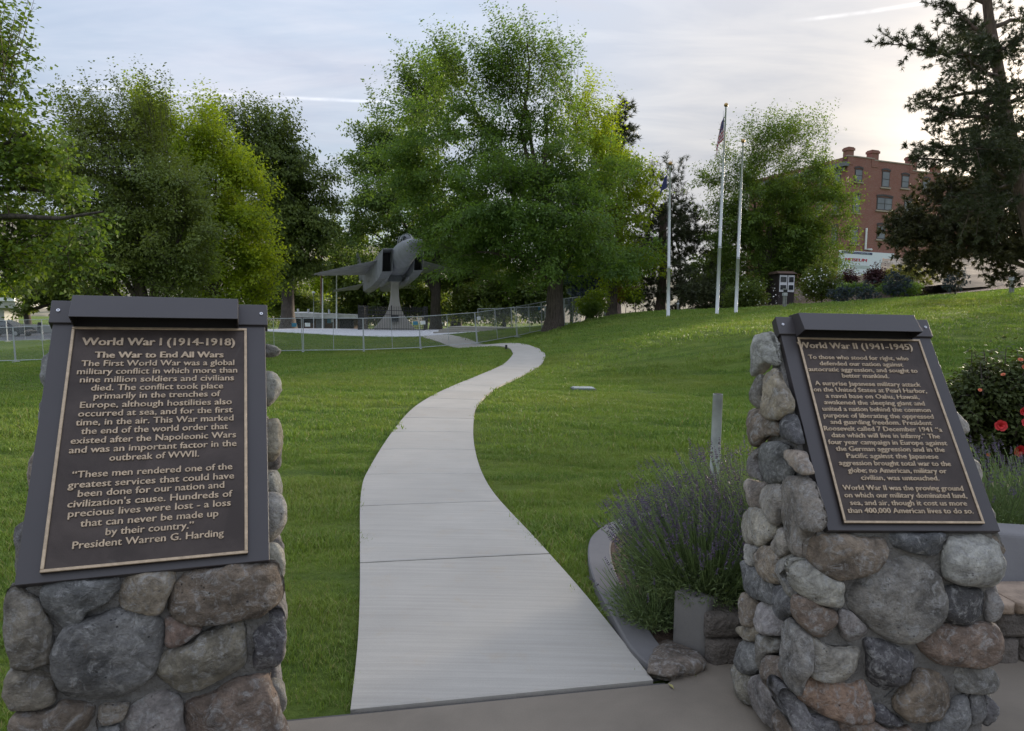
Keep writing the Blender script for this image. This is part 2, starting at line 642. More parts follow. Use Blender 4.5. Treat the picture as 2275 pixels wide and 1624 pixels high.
def catmull(P, per=6):
    P = np.array(P, float)
    out = []
    n = len(P)
    for i in range(n - 1):
        p0, p1, p2, p3 = P[max(i - 1, 0)], P[i], P[i + 1], P[min(i + 2, n - 1)]
        for j in range(per):
            t = j / per
            out.append(0.5 * ((2 * p1) + (-p0 + p2) * t + (2 * p0 - 5 * p1 + 4 * p2 - p3) * t * t + (-p0 + 3 * p1 - 3 * p2 + p3) * t ** 3))
    out.append(P[-1])
    return np.array(out)


# beyond the brow the walk swings left and runs down to the plaza
_tail_c = [on(1100, 800, 36.5), on(1060, 768, 40.5), on(1005, 760, 44.5), on(950, 752, 49.5)]
LEs = catmull(smooth_line(LE, 1), 4)
REs = catmull(smooth_line(RE, 1), 4)
# ------------------------------------------------------------------ ground sheets


def mat_lawn():
    mt, t, b = mat_new('lawn_turf')
    geo = t.n('ShaderNodeNewGeometry').outputs['Position']
    streak = t.noise(t.scalev(geo, 0.35, 2.2, 1, 0.12), 1.0, 6, 0.65, 0.4)
    patch = t.noise(t.scalev(geo, 0.16, 0.35, 1), 1.0, 5, 0.6, 0.8)
    fine = t.noise(geo, 45, 4, 0.75)
    c = t.mix(t.mapr(streak, 0.35, 0.65), (0.090, 0.145, 0.030), (0.185, 0.245, 0.050))
    c = t.mix(t.mapr(patch, 0.47, 0.68, 0, 0.6), c, (0.215, 0.240, 0.055))
    c = t.mix(t.mapr(fine, 0.3, 0.7, 0, 0.6), c, t.mix(1.0, c, (0.45, 0.5, 0.4), 'MULTIPLY'))
    t.l(c, b.inputs['Base Color'])
    b.inputs['Roughness'].default_value = 0.9
    b.inputs['Specular IOR Level'].default_value = 0.1
    h = t.math('ADD', t.math('MULTIPLY', streak, 1.0), t.math('MULTIPLY', t.noise(t.scalev(geo, 6, 14, 6), 1.0, 6, 0.75), 0.8))
    bump(t, b, t.math('ADD', h, t.math('MULTIPLY', fine, 0.5)), 1.0, 0.06)
    return mt


LAWN = mat_lawn()
SOIL = mat_plain('bark_mulch', (0.10, 0.065, 0.045), 0.95, var=0.5, scale=14, bmp=1.0, bscale=40, bdist=0.03)
FARSOIL = mat_plain('dry_soil', (0.26, 0.20, 0.14), 0.95, var=0.35, scale=0.4, bmp=0.8, bscale=3, bdist=0.1)
ASPH = mat_plain('asphalt', (0.085, 0.085, 0.09), 0.9, var=0.2, scale=1.5, bmp=0.5, bscale=120, bdist=0.004)
PATHC = mat_concrete('brushed_concrete', (0.460, 0.430, 0.380), lines=0.36, rz=-0.2, stain=0.12, lscale=0.6)
PATHC2 = mat_concrete('brushed_concrete_warm', (0.440, 0.408, 0.358), lines=0.38, rz=-0.15, stain=0.14, lscale=0.6)
PLAZAC = mat_concrete('plaza_concrete', (0.62, 0.62, 0.64), stain=0.08)
TERR = mat_concrete('terrace_concrete', (0.225, 0.190, 0.148), stain=0.30)
KERBC = mat_concrete('kerb_concrete', (0.165, 0.158, 0.158), stain=0.35)
DARKGAP = mat_plain('joint_filler', (0.085, 0.080, 0.074), 0.95)

# lawn surface: fine near the camera, coarse far away
xs = np.unique(np.concatenate([np.linspace(-2500, -70, 9), np.arange(-70, -14, 1.0), np.arange(-14, 14, 0.35), np.arange(14, 70.1, 1.0), np.linspace(70, 2500, 9)]))
ys = np.unique(np.concatenate([np.linspace(-600, -34, 5), np.arange(-34, 0, 2.0), np.arange(0, 50, 0.35), np.arange(50, 110.1, 1.0), np.linspace(110, 3500, 10)]))
GXX, GYY = np.meshgrid(xs, ys)
GZZ = gz(GXX, GYY)
far = np.clip((np.hypot(GXX, GYY) - 75) / 60, 0, 1)
GZZ = GZZ * (1 - far) + far * (-2.0)
und = np.sin(GXX * 1.9 + np.sin(GYY * 0.8) * 1.5) * np.sin(GYY * 1.5 + GXX * 0.4) * 0.012
dpath = np.min(np.hypot(GXX[..., None] - LEs[::6, 0], GYY[..., None] - LEs[::6, 1]), axis=-1)
und *= np.clip((np.hypot(GXX, GYY) - 4) / 4, 0, 1) * np.clip(dpath - 0.6, 0, 1)
GZZ = GZZ + und - 0.03                      # the soil lies just under the walk's surface
ny, nx = GXX.shape
idx = np.arange(ny * nx).reshape(ny, nx)
F = np.stack([idx[:-1, :-1].ravel(), idx[:-1, 1:].ravel(), idx[1:, 1:].ravel(), idx[1:, :-1].ravel()], 1)
g = mob('ground', np.stack([GXX.ravel(), GYY.ravel(), GZZ.ravel()], 1), F, LAWN, smooth=True)
g['kind'] = 'structure'

# ---- winding walk: one object per slab, laid between the sawn joints
joints = [1250, 1128, 1054, 998, 960, 929, 906, 885]
LR, RR = resample(LEs, 500), resample(REs, 500)
walk = empty('footpath', None, None)
walk['kind'] = 'structure'
slab_outline = []


def near_cut(E, y):
    return int(np.argmin(np.abs(E[:, 1] - y)))


def joint_y(v, u):
    return hit(u, v)[1]


cuts = [(0, 0)]
lxs = {1250: 803, 1128: 801, 1054: 808, 998: 838, 960: 868, 929: 893, 906: 910, 885: 935}
for v in joints:
    pl = hit(lxs[v], v)
    iL = int(np.argmin(np.hypot(*(LR[:, :2] - pl[:2]).T)))
    # the joint crosses the walk at right angles
    tv = LR[min(iL + 4, 499), :2] - LR[max(iL - 4, 0), :2]
    tv /= np.linalg.norm(tv)
    d = (RR[:, :2] - LR[iL, :2])
    iR = int(np.argmin(np.abs(d @ tv)))
    cuts.append((iL, iR))
while cuts[-1][0] < 480:
    s0 = LR[cuts[-1][0], :2]
    i = cuts[-1][0]
    while i < 498 and np.linalg.norm(LR[i, :2] - s0) < 1.22:
        i += 1
    tv = LR[min(i + 3, 499), :2] - LR[max(i - 3, 0), :2]
    tv /= np.linalg.norm(tv)
    j = int(np.argmin(np.abs((RR[:, :2] - LR[i, :2]) @ tv)))
    j = max(j, cuts[-1][1] + 2)
    if j > 497 or i > 497:
        break
    cuts.append((i, j))
cuts.append((499, 499))


def slab(Ls, Rs, top, mat, parent, name='slab', thick=0.10, cross=5, gap=0.005):
    """slab between two edge polylines, cross-divided, with a small bull-nosed arris"""
    n = len(Ls)
    V, F = [], []
    for i in range(n):
        for k in range(cross):
            f = k / (cross - 1)
            p = Ls[i] * (1 - f) + Rs[i] * f
            z = float(gz(p[0], p[1])) + top
            drop = 0.004 if (i in (0, n - 1) or k in (0, cross - 1)) else 0
            V.append((p[0], p[1], z - drop))
    for i in range(n - 1):
        for k in range(cross - 1):
            a = i * cross + k
            F.append((a, a + 1, a + 1 + cross, a + cross))
    ring = [k for k in range(cross)] + [i * cross + cross - 1 for i in range(1, n)] + [(n - 1) * cross + k for k in range(cross - 2, -1, -1)] + [i * cross for i in range(n - 2, 0, -1)]
    b = len(V)
    for r in ring:
        V.append((V[r][0], V[r][1], V[r][2] - thick))
    for i in range(len(ring)):
        j = (i + 1) % len(ring)
        F.append((ring[j], ring[i], b + i, b + j))
    return mob(name, V, F, mat, parent)


for a, b in zip(cuts[:-1], cuts[1:]):
    n = 14
    Ls = np.stack([np.interp(np.linspace(a[0], b[0], n), np.arange(500), LR[:, k]) for k in range(2)], 1)
    Rs = np.stack([np.interp(np.linspace(a[1], b[1], n), np.arange(500), RR[:, k]) for k in range(2)], 1)
    # open a joint of 8 mm at each end and soften the arris rows
    for E_ in (Ls, Rs):
        t0 = (E_[1] - E_[0]) / np.linalg.norm(E_[1] - E_[0])
        t1 = (E_[-2] - E_[-1]) / np.linalg.norm(E_[-2] - E_[-1])
        E_[0] += t0 * 0.0065
        E_[-1] += t1 * 0.0065
        E_[1] = E_[0] + t0 * 0.010
        E_[-2] = E_[-1] + t1 * 0.010
    slab(Ls, Rs, 0.012 + random.uniform(-0.0015, 0.0015), PATHC if random.random() < 0.6 else PATHC2, walk, cross=7)
# gap filler beneath the joints
fl = np.concatenate([LR[::4, :2] , RR[::-4, :2]])
o = drape('joint_filler', [tuple(p) for p in (LR[::12, :2] * 0.998 + RR[::12, :2] * 0.002)] + [tuple(p) for p in RR[::-12, :2]], 1.0, 0.003, DARKGAP, parent=walk)
PATHPOLY = [tuple(p) for p in LR[::3, :2]] + [tuple(p) for p in RR[::-3, :2]]

# far reach of the walk beyond the brow, down to the plaza
tl = [LR[-1, :2], np.array([-1.3, 33.2]), np.array([-3.0, 38.5]), np.array([-5.2, 45.0]), np.array([-6.6, 50.0])]
tr = [RR[-1, :2], np.array([0.2, 33.0]), np.array([-1.5, 39.0]), np.array([-3.2, 45.5]), np.array([-4.6, 50.5])]
tls, trs = resample(catmull(tl, 5), 30), resample(catmull(tr, 5), 30)
fp = slab(tls, trs, 0.012, PATHC, walk, name='far_slab', cross=5)
TAILPOLY = [tuple(p) for p in tls] + [tuple(p) for p in trs[::-1]]

# ---- terrace in front, its edge meeting the first slab
e0, e1 = LR[0, :2], RR[0, :2]
dv = (e1 - e0) / np.linalg.norm(e1 - e0)
nv = np.array([-dv[1], dv[0]])
tA = e0 - dv * 1.1 - nv * 0.03
tB = e1 + dv * 0.05 - nv * 0.03
TERRPOLY = [tuple(tA), tuple(tB), (0.80, 3.03), (0.92, 3.14), (1.30, 3.22), (2.0, 3.25), (3.4, 3.3), (5.5, 3.3), (5.5, -8), (-5.5, -8), (-5.5, 1.1), (-1.9, 1.62), (-1.45, 2.05)]
drape('terrace_pavement', TERRPOLY, 1.2, 0.006, TERR, thick=0.10)
drape('terrace_joint', [tuple(tA - nv * 0.02), tuple(tB - nv * 0.02), tuple(tB + nv * 0.03), tuple(tA + nv * 0.03)], 2, -0.006, DARKGAP)

# ---- plaza round the jet
pz = [on(598, 740, 55), on(640, 741, 53.5), on(760, 744, 51), on(850, 746, 49.8), on(925, 748, 49.3), on(960, 746, 49.8), on(1065, 738, 53), on(1085, 735, 58), on(960, 731, 66), on(760, 730, 68), on(600, 731, 66), on(520, 735, 62)]
PLAZAPOLY = [(p[0], p[1]) for p in pz]
drape('plaza_pavement', PLAZAPOLY, 1.5, 0.03, PLAZAC, thick=0.05)

# ---- planting bed with bark behind the flagpoles, and its dry bank
bed = [on(1290, 715, 52), on(1320, 700, 49), on(1400, 695, 48.5), on(1480, 690, 46), on(1560, 688, 45), on(1640, 690, 43.5), on(1700, 685, 41), on(1760, 680, 40), on(1850, 672, 40), on(1960, 665, 40), on(2060, 660, 39), on(2180, 655, 38), on(2330, 650, 37)]
BEDPOLY = [(p[0], p[1]) for p in bed] + [(45, 40), (50, 70), (30, 72), (12, 70), (6, 62)]
drape('planting_bed', BEDPOLY, 1.0, 0.02, SOIL)
# ---- parking ground at the left
drape('parking_lot', [(-66, 63), (-21, 62), (-21.5, 78), (-66, 80)], 2.0, 0.02, ASPH)


def band(name, P, w_, top, thick, mat, parent=None, kind='structure'):
    """kerb-like band along a polyline (offset to the left of travel)"""
    P = catmull(P, 6)
    V, F = [], []
    n = len(P)
    for i in range(n):
        d = P[min(i + 1, n - 1)] - P[max(i - 1, 0)]
        d = d[:2] / np.linalg.norm(d[:2])
        nn = np.array([-d[1], d[0]])
        a = P[i][:2]
        b_ = a + nn * w_
        z = float(gz(*a))
        c = 0.008
        for q, zz in ((a, z - thick), (a, z + top - c), (a + nn * c, z + top), (b_ - nn * c, z + top), (b_, z + top - c), (b_, z - thick)):
            V.append((q[0], q[1], zz))
    for i in range(n - 1):
        for k in range(5):
            a = i * 6 + k
            F.append((a, a + 6, a + 7, a + 1))
    F.append((0, 1, 2, 3, 4, 5))
    F.append(tuple((n - 1) * 6 + k for k in (5, 4, 3, 2, 1, 0)))
    o = mob(name, V, F, mat, parent)
    if kind and parent is None:
        o['kind'] = kind
    return o


# kerb curving round the lavender bed: outer side traced on the ground
KO = [hit(*q) for q in ((1452, 1500), (1400, 1452), (1355, 1372), (1325, 1315), (1308, 1262), (1306, 1222), (1318, 1195), (1350, 1172), (1400, 1152), (1480, 1128), (1600, 1110), (1760, 1100))]
band('garden_kerb', KO[::-1], 0.15, 0.035, 0.12, KERBC)
kpoly = [tuple(p[:2]) for p in KO] + [(3.2, 4.6), (3.2, 3.45), (1.0, 3.28), (0.86, 3.10)]
BEDNEAR = kpoly
drape('garden_soil', [tuple(np.array(p) ) for p in kpoly], 0.5, 0.008, SOIL)

# thin dark soil seam along the walk edges
seam = catmull([np.array([p[0], p[1]]) for p in RE[3:14]], 3)
# ------------------------------------------------------------------ stone monuments with bronze tablets
STONE = mat_stone()
MORTAR = mat_plain('grey_mortar', (0.165, 0.155, 0.142), 0.95, var=0.3, scale=18, bmp=1.0, bscale=55, bdist=0.02)
BOARDM = mat_plain('dark_powder_coat', (0.046, 0.040, 0.041), 0.42, var=0.06, scale=4, bmp=0.10, bscale=700, bdist=0.0006)


def mat_bronze():
    mt, t, b = mat_new('dark_bronze_ground')
    geo = t.n('ShaderNodeNewGeometry').outputs['Position']
    n1 = t.noise(geo, 7, 6, 0.65, 0.5)
    c = t.mix(t.mapr(n1, 0.35, 0.62), (0.036, 0.025, 0.020), (0.062, 0.045, 0.037))
    c = t.mix(t.mapr(t.noise(geo, 4.5, 6, 0.7, 1.0), 0.62, 0.76, 0, 0.45), c, (0.16, 0.145, 0.13))
    t.l(c, b.inputs['Base Color'])
    b.inputs['Metallic'].default_value = 0.35
    b.inputs['Roughness'].default_value = 0.50
    bump(t, b, t.noise(geo, 420, 3, 0.7), 0.5, 0.0012)
    return mt


BRONZE = mat_bronze()
GILT = mat_plain('worn_bronze_edge', (0.42, 0.32, 0.215), 0.42, metal=0.4, var=0.22, scale=60, bmp=0.2, bscale=300, bdist=0.0008)
SCREW = mat_plain('screw_steel', (0.6, 0.6, 0.62), 0.35, metal=0.8)

PAL = dict(
    g=(0.225, 0.218, 0.205), b=(0.165, 0.166, 0.170), t=(0.300, 0.262, 0.210), n=(0.195, 0.152, 0.122), d=(0.090, 0.090, 0.096),
    l=(0.340, 0.335, 0.315), r=(0.240, 0.165, 0.125), w=(0.330, 0.310, 0.270), o=(0.230, 0.208, 0.172))


def c1(x, y): return ((x / 2.068) / 1.7102, (1000 + y / 2.068) / 1.7102)
def c2(x, y): return ((x / 1.9635) / 1.7102, (1950 + y / 1.9635) / 1.7102)
def c6(x, y): return ((2750 + x / 1.9104) / 1.7102, (1150 + y / 1.9104) / 1.7102)
def c7(x, y): return ((2700 + x / 1.852) / 1.7102, (1900 + y / 1.852) / 1.7102)


class Frame:
    """vertical-sided plinth frame: local x along the tablet, y towards the back, z up"""
    def __init__(s, o, yaw):
        s.o = np.array([o[0], o[1], 0.0])
        a = math.radians(yaw)
        s.X = np.array([math.cos(a), math.sin(a), 0])
        s.Y = np.array([-math.sin(a), math.cos(a), 0])
        s.Z = np.array([0, 0, 1.0])
        s.yaw = a

    def w(s, x, y, z): return s.o + s.X * x + s.Y * y + s.Z * z

    def loc(s, p):
        d = np.asarray(p) - s.o
        return np.array([d @ s.X, d @ s.Y, d[2]])


def plane_hit(u, v, o, n):
    r = ray(u, v)
    return EYE + r * (((o - EYE) @ n) / (r @ n))


def stone_from(poly, A, B, N, O, bulge, back, col, parent, seed, name='stone'):
    """rounded field stone: outline poly in plane coordinates (along A, B from O), swelling along N"""
    P = np.array(poly, float)
    # smooth closed outline
    n = len(P)
    pts = []
    for i in range(n):
        p0, p1, p2, p3 = P[i - 1], P[i], P[(i + 1) % n], P[(i + 2) % n]
        for j in range(5):
            t = j / 5
            pts.append(0.5 * ((2 * p1) + (-p0 + p2) * t + (2 * p0 - 5 * p1 + 4 * p2 - p3) * t * t + (-p0 + 3 * p1 - 3 * p2 + p3) * t ** 3))
    P = np.array(pts)
    s = np.concatenate([[0], np.cumsum(np.linalg.norm(np.diff(np.vstack([P, P[:1]]), axis=0), axis=1))])
    m_ = 52
    tt = np.linspace(0, s[-1], m_, endpoint=False)
    Pc = np.vstack([P, P[:1]])
    P = np.stack([np.interp(tt, s, Pc[:, k]) for k in range(2)], 1)
    for _ in range(1):
        P = 0.2 * np.roll(P, 1, 0) + 0.6 * P + 0.2 * np.roll(P, -1, 0)
    c = P.mean(0)
    size = math.sqrt(abs(0.5 * np.sum(P[:, 0] * np.roll(P[:, 1], -1) - P[:, 1] * np.roll(P[:, 0], -1))))
    h = bulge
    prof = [(0.95, -back), (1.02, -back * 0.35), (1.040, 0.05 * h), (1.030, 0.30 * h), (1.0, 0.55 * h), (0.95, 0.74 * h), (0.86, 0.87 * h), (0.75, 0.94 * h), (0.60, 0.98 * h), (0.42, 1.0 * h), (0.22, 1.02 * h)]
    V = []
    r2 = random.Random(seed)
    sh = Vector((r2.uniform(-50, 50), r2.uniform(-50, 50), r2.uniform(-50, 50)))
    tilt = (r2.uniform(-0.10, 0.10), r2.uniform(-0.12, 0.06))
    # low-frequency facets: a few cutting planes
    cuts_ = [(r2.uniform(0, 6.28), r2.uniform(0.2, 0.8), r2.uniform(0.6, 1.9)) for _ in range(4)]

    def put(q, z):
        d = (q - c) / max(size, 1e-3)
        if z > 0:
            z = z * (1 + d[0] * tilt[0] * 3 + d[1] * tilt[1] * 3)
            for an, off, sl in cuts_:
                e = d[0] * math.cos(an) + d[1] * math.sin(an) - off * 0.35
                if e > 0:
                    z -= e * sl * h * 0.9
        p = O + A * q[0] + B * q[1] + N * z
        a_ = min(0.019, size * 0.075)
        k = Vector(p) * (4.2 / max(size, 0.05) * 0.35) + sh
        nz = mnoise.noise_vector(k) * a_ + mnoise.noise_vector(k * 2.7) * a_ * 0.42 + mnoise.noise_vector(k * 6.5) * a_ * 0.24 + mnoise.noise_vector(k * 14) * a_ * 0.10
        V.append(tuple(p + np.array(nz)))
    for f, z in prof:
        for q in P:
            put(c + (q - c) * f, z)
    put(c, 1.03 * h)
    F = []
    k = len(prof)
    for i in range(k - 1):
        for j in range(m_):
            j2 = (j + 1) % m_
            F.append((i * m_ + j, i * m_ + j2, (i + 1) * m_ + j2, (i + 1) * m_ + j))
    for j in range(m_):
        F.append(((k - 1) * m_ + j, (k - 1) * m_ + (j + 1) % m_, k * m_))
    # orientation: outward normal must look along N
    area = np.sum(P[:, 0] * np.roll(P[:, 1], -1) - P[:, 1] * np.roll(P[:, 0], -1))
    if (area > 0) != (np.cross(A, B) @ N > 0):
        F = [tuple(reversed(f)) for f in F]
    o = mob(name, V, F, STONE, parent, smooth=True)
    v = r2.uniform(0.88, 1.12)
    col = tuple(min(1, x * v * r2.uniform(0.96, 1.04)) for x in col)
    o.color = (*col, 1)
    return o


def cobble_fill(region, mind, A, B, N, O, bulge, back, parent, seed, cols='gbtnldow', skip=None):
    """fill a polygon of the plane with fitted rounded stones (relaxed cells)"""
    r2 = np.random.default_rng(seed)
    R = np.array(region)
    x0, y0 = R.min(0)
    x1, y1 = R.max(0)
    pts = []
    for _ in range(1500):
        q = np.array([r2.uniform(x0, x1), r2.uniform(y0, y1)])
        if not inside(q[0], q[1], region):
            continue
        rr = mind * r2.uniform(0.8, 1.25)
        if all(np.linalg.norm(q - p) > rr for p in pts):
            pts.append(q)
    pts = np.array(pts)
    import bmesh
    made = []
    for i, p in enumerate(pts):
        # clip the region polygon by bisectors towards the other sites
        cell = [np.array(q, float) for q in region]
        for j, q in enumerate(pts):
            if i == j or np.linalg.norm(q - p) > mind * 3.5:
                continue
            m0 = (p + q) / 2
            nrm = (q - p) / np.linalg.norm(q - p)
            m0 = m0 - nrm * 0.006
            out = []
            for a_, b_ in zip(cell, cell[1:] + cell[:1]):
                da, db = (a_ - m0) @ nrm, (b_ - m0) @ nrm
                if da <= 0:
                    out.append(a_)
                if da * db < 0:
                    out.append(a_ + (b_ - a_) * (da / (da - db)))
            cell = out
            if len(cell) < 3:
                break
        if len(cell) < 3:
            continue
        ca = np.array(cell)
        if skip is not None and skip(ca.mean(0)):
            continue
        cn = ca.mean(0)
        if abs(0.5 * np.sum(ca[:, 0] * np.roll(ca[:, 1], -1) - ca[:, 1] * np.roll(ca[:, 0], -1))) < (0.45 * mind) ** 2:
            continue
        # densify and round
        dens = []
        for a_, b_ in zip(ca, np.roll(ca, -1, 0)):
            L_ = np.linalg.norm(b_ - a_)
            k = max(1, int(L_ / (mind * 0.35)))
            dens += [a_ + (b_ - a_) * t / k for t in range(k)]
        D = np.array(dens)
        if len(D) < 4:
            continue
        for _ in range(2):
            D = 0.25 * np.roll(D, 1, 0) + 0.5 * D + 0.25 * np.roll(D, -1, 0)
        D = cn + (D - cn) * 0.97
        k = cols[int(r2.integers(len(cols)))]
        made.append(stone_from(D, A, B, N, O, bulge * r2.uniform(0.8, 1.2), back, PAL[k], parent, int(r2.integers(1e6))))
    return made


def px_of(p):
    d = np.asarray(p) - EYE
    c = RT * 0
    cam_ = d[0] * np.array([RT[0], RT[1], RT[2]]) + d[1] * np.array([FW[0], FW[1], FW[2]]) + d[2] * np.array([UP[0], UP[1], UP[2]])
    return CX + FPX * cam_[0] / cam_[2], CY + FPX * cam_[1] / cam_[2]


def text_mesh(txt, bold):
    cu = bpy.data.curves.new('lettering', 'FONT')
    cu.body = txt
    cu.size = 1.0
    cu.resolution_u = 2
    cu.extrude = 0.5
    cu.offset = 0.0
    ob = bpy.data.objects.new('lettering', cu)
    COL.objects.link(ob)
    dg = bpy.context.evaluated_depsgraph_get()
    dg.update()
    me = bpy.data.meshes.new_from_object(ob.evaluated_get(dg))
    bpy.data.objects.remove(ob)
    bpy.data.curves.remove(cu)
    n = len(me.vertices)
    V = np.zeros(n * 3, np.float32)
    me.vertices.foreach_get('co', V)
    return me, V.reshape(-1, 3)


TA = math.radians(34.15)


def tablet_frame(fr, z0):
    """origin at the tablet's lower left corner, X along, U up the slope, N out of the face"""
    O = fr.w(0, 0, z0)
    U = fr.Y * math.sin(TA) + fr.Z * math.cos(TA)
    N = np.cross(fr.X, U)
    return O, fr.X, U, N


def slope_box(fr, z0, x0, x1, u0, u1, n0, n1):
    O, X, U, N = tablet_frame(fr, z0)
    P = []
    for u in (u0, u1):
        P += [O + X * x0 + U * u + N * n1, O + X * x1 + U * u + N * n1, O + X * x1 + U * u + N * n0, O + X * x0 + U * u + N * n0]
    return P


def monument(name, label, fr, z0, xl, xr, lines, flare, T):
    root = empty(name, label, 'monument', tuple(fr.o), 0)
    yb = 0.47
    d = 0.022
    # mortar core: vertical front, sloping bed for the board, vertical back
    prof = [(d, -0.02), (d, z0 - 0.04), (0.06, z0 - 0.01), (0.445, z0 + 0.585), (yb, z0 + 0.60), (yb, -0.02)]
    V = []
    for x, fl in ((xl + 0.045, -1), (xr - 0.05, 1)):
        for (y, z) in prof:
            V.append(fr.w(x + fl * flare * max(0, 1 - z / 1.45), y, z))
    n = len(prof)
    F = [tuple(range(n)), tuple(range(2 * n - 1, n - 1, -1))] + [(i + n, (i + 1) % n + n, (i + 1) % n, i) for i in range(n)]
    mob('mortar_core', V, F, MORTAR, root)
    # backing board, end caps and lamp hood of folded dark metal
    bd = MB().hexa(slope_box(fr, z0, -0.056, 0.558, -0.022, 0.835, -0.050, -0.012)).obj('backing_board', BOARDM, root)
    bevel(bd, 0.0015, 1)
    for x0, x1 in ((-0.066, 0.006), (0.466, 0.566)):
        cp = MB()
        cp.hexa(slope_box(fr, z0, x0, x1, 0.768, 0.850, -0.045, -0.003)).obj
        cpo = cp.obj('end_cap', BOARDM, root)
        bevel(cpo, 0.0015, 1)
        xs_ = x0 + 0.022 if x0 < 0.2 else x1 - 0.02
        O, X, U, N = tablet_frame(fr, z0)
        sc = MB()
        c = O + X * xs_ + U * 0.812
        sc.tube([c - N * 0.003, c + N * 0.0005], 0.0052, 12)
        s_ = sc.obj('screw', SCREW, cpo)
        s2 = MB().tube([c, c + N * 0.0012], 0.0021, 8).obj('socket_shade_disc', DARKGAP, cpo)  # dark disc standing for the shade in the screw's recess
    O, X, U, N = tablet_frame(fr, z0)
    # hood: box whose under side opens downwards over the tablet
    P = []
    for (u, n) in ((0.744, 0.066), (0.832, 0.050), (0.866, -0.020), (0.866, -0.045), (0.756, -0.008)):
        P.append((u, n))
    Vh = [O + X * x + U * u + N * n for x in (0.004, 0.472) for (u, n) in P]
    Fh = [(4, 3, 2, 1, 0), (5, 6, 7, 8, 9), (0, 1, 6, 5), (1, 2, 7, 6), (2, 3, 8, 7)]
    hood = mob('lamp_hood', Vh, Fh, BOARDM, root)
    so = hood.modifiers.new('sheet', 'SOLIDIFY')
    so.thickness = 0.003
    bevel(hood, 0.0012, 1)
    # bronze tablet
    tab = MB().hexa(slope_box(fr, z0, 0.0, 0.5, 0.0, 0.75, -0.012, 0.0)).obj('bronze_tablet', BRONZE, root)
    rim = MB()
    wr = 0.0085
    for (a, b, c, e) in ((0, 0.5, 0, wr), (0, 0.5, 0.75 - wr, 0.75), (0, wr, wr, 0.75 - wr), (0.5 - wr, 0.5, wr, 0.75 - wr)):
        rim.hexa(slope_box(fr, z0, a, b, c, e, 0.0, 0.0045))
    rm = rim.obj('raised_border', GILT, tab)
    bevel(rm, 0.0012, 1)
    # raised lettering, each line at its traced place on the tablet
    for txt, q0, q1, kind in lines:
        a = plane_hit(*q0, O, N)
        b = plane_hit(*q1, O, N)
        la = ((a - O) @ X, (a - O) @ U)
        lb = ((b - O) @ X, (b - O) @ U)
        y = (la[1] + lb[1]) / 2
        me, C = text_mesh(txt, kind != 'n')
        w0, w1 = C[:, 0].min(), C[:, 0].max()
        sx = (lb[0] - la[0]) / (w1 - w0)
        cap = {'h': 0.0280, 's': 0.0220, 'n': T}[kind] / 0.72
        Q = np.zeros((len(C), 3))
        sgn = C[:, 2]
        Q[:] = O[None] + X[None] * (la[0] + (C[:, 0] - w0) * sx)[:, None] + U[None] * (y + C[:, 1] * cap)[:, None] + N[None] * np.where(sgn > 0, 0.0036, -0.001)[:, None]
        shifts = (-0.0014, 0.0, 0.0014) if kind != 'n' else (-0.0006, 0.0006)
        nf = len(me.polygons)
        Fs = [tuple(p.vertices) for p in me.polygons]
        VV = np.concatenate([Q + X[None] * sh + U[None] * 0.0004 * (j % 2) + N[None] * 0.00015 * j for j, sh in enumerate(shifts)])
        FF = [tuple(k + j * len(Q) for k in f) for j in range(len(shifts)) for f in Fs]
        me = nmesh('lettering', VV, FF)
        me.materials.append(GILT)
        mob('lettering', me, None, None, tab)
    return root


# ---- left monument
FL = Frame((-1.203, 1.746), 20.475)
ZL = 1.6 - 0.694


def c9(x, y): return ((100 + x / 1.6242) / 1.7102, (1200 + y / 1.6242) / 1.7102)


def LN(txt, x0, y0, x1, y1, k='n', f=c9):
    return (txt, f(x0, y0), f(x1, y1), k)


linesL = [
    LN('World War I (1914-1918)', 345, 180, 1285, 190, 'h'),
    LN('The War to End All Wars', 424, 261, 1215, 260, 's'),
    LN('The First World War was a global', 340, 312, 1282, 308),
    LN('military conflict in which more than', 314, 362, 1300, 355),
    LN('nine million soldiers and civilians', 332, 413, 1280, 402),
    LN('died. The conflict took place', 400, 465, 1214, 450),
    LN('primarily in the trenches of', 417, 515, 1196, 499),
    LN('Europe, although hostilities also', 332, 570, 1267, 549),
    LN('occurred at sea, and for the first', 320, 625, 1271, 598),
    LN('time, in the air. This War marked', 305, 680, 1277, 648),
    LN('the end of the world order that', 338, 734, 1243, 700),
    LN('existed after the Napoleonic Wars', 274, 793, 1293, 752),
    LN('and was an important factor in the', 264, 850, 1296, 806),
    LN('outbreak of WWII.', 513, 895, 1065, 873),
    LN('\u201cThese men rendered one of the', 283, 1005, 1270, 947),
    LN('greatest services that could have', 256, 1070, 1281, 1003),
    LN('been done for our nation and', 318, 1121, 1220, 1062),
    LN("civilization's cause. Hundreds of", 254, 1185, 1271, 1118),
    LN('precious lives were lost - a loss', 258, 1245, 1260, 1174),
    LN('that can never be made up', 333, 1303, 1184, 1240),
    LN('by their country.\u201d', 490, 1355, 1032, 1313),
    LN('President Warren G. Harding', 285, 1435, 1217, 1366),
]
MONL = monument('stone_monument', 'left field stone pillar with sloping bronze tablet headed World War I', FL, ZL, -0.075, 0.60, linesL, 0.012, 0.0204)

FO, FX, FU = FL.w(0, 0.0, 0), FL.X, FL.Z
FNn = -FL.Y


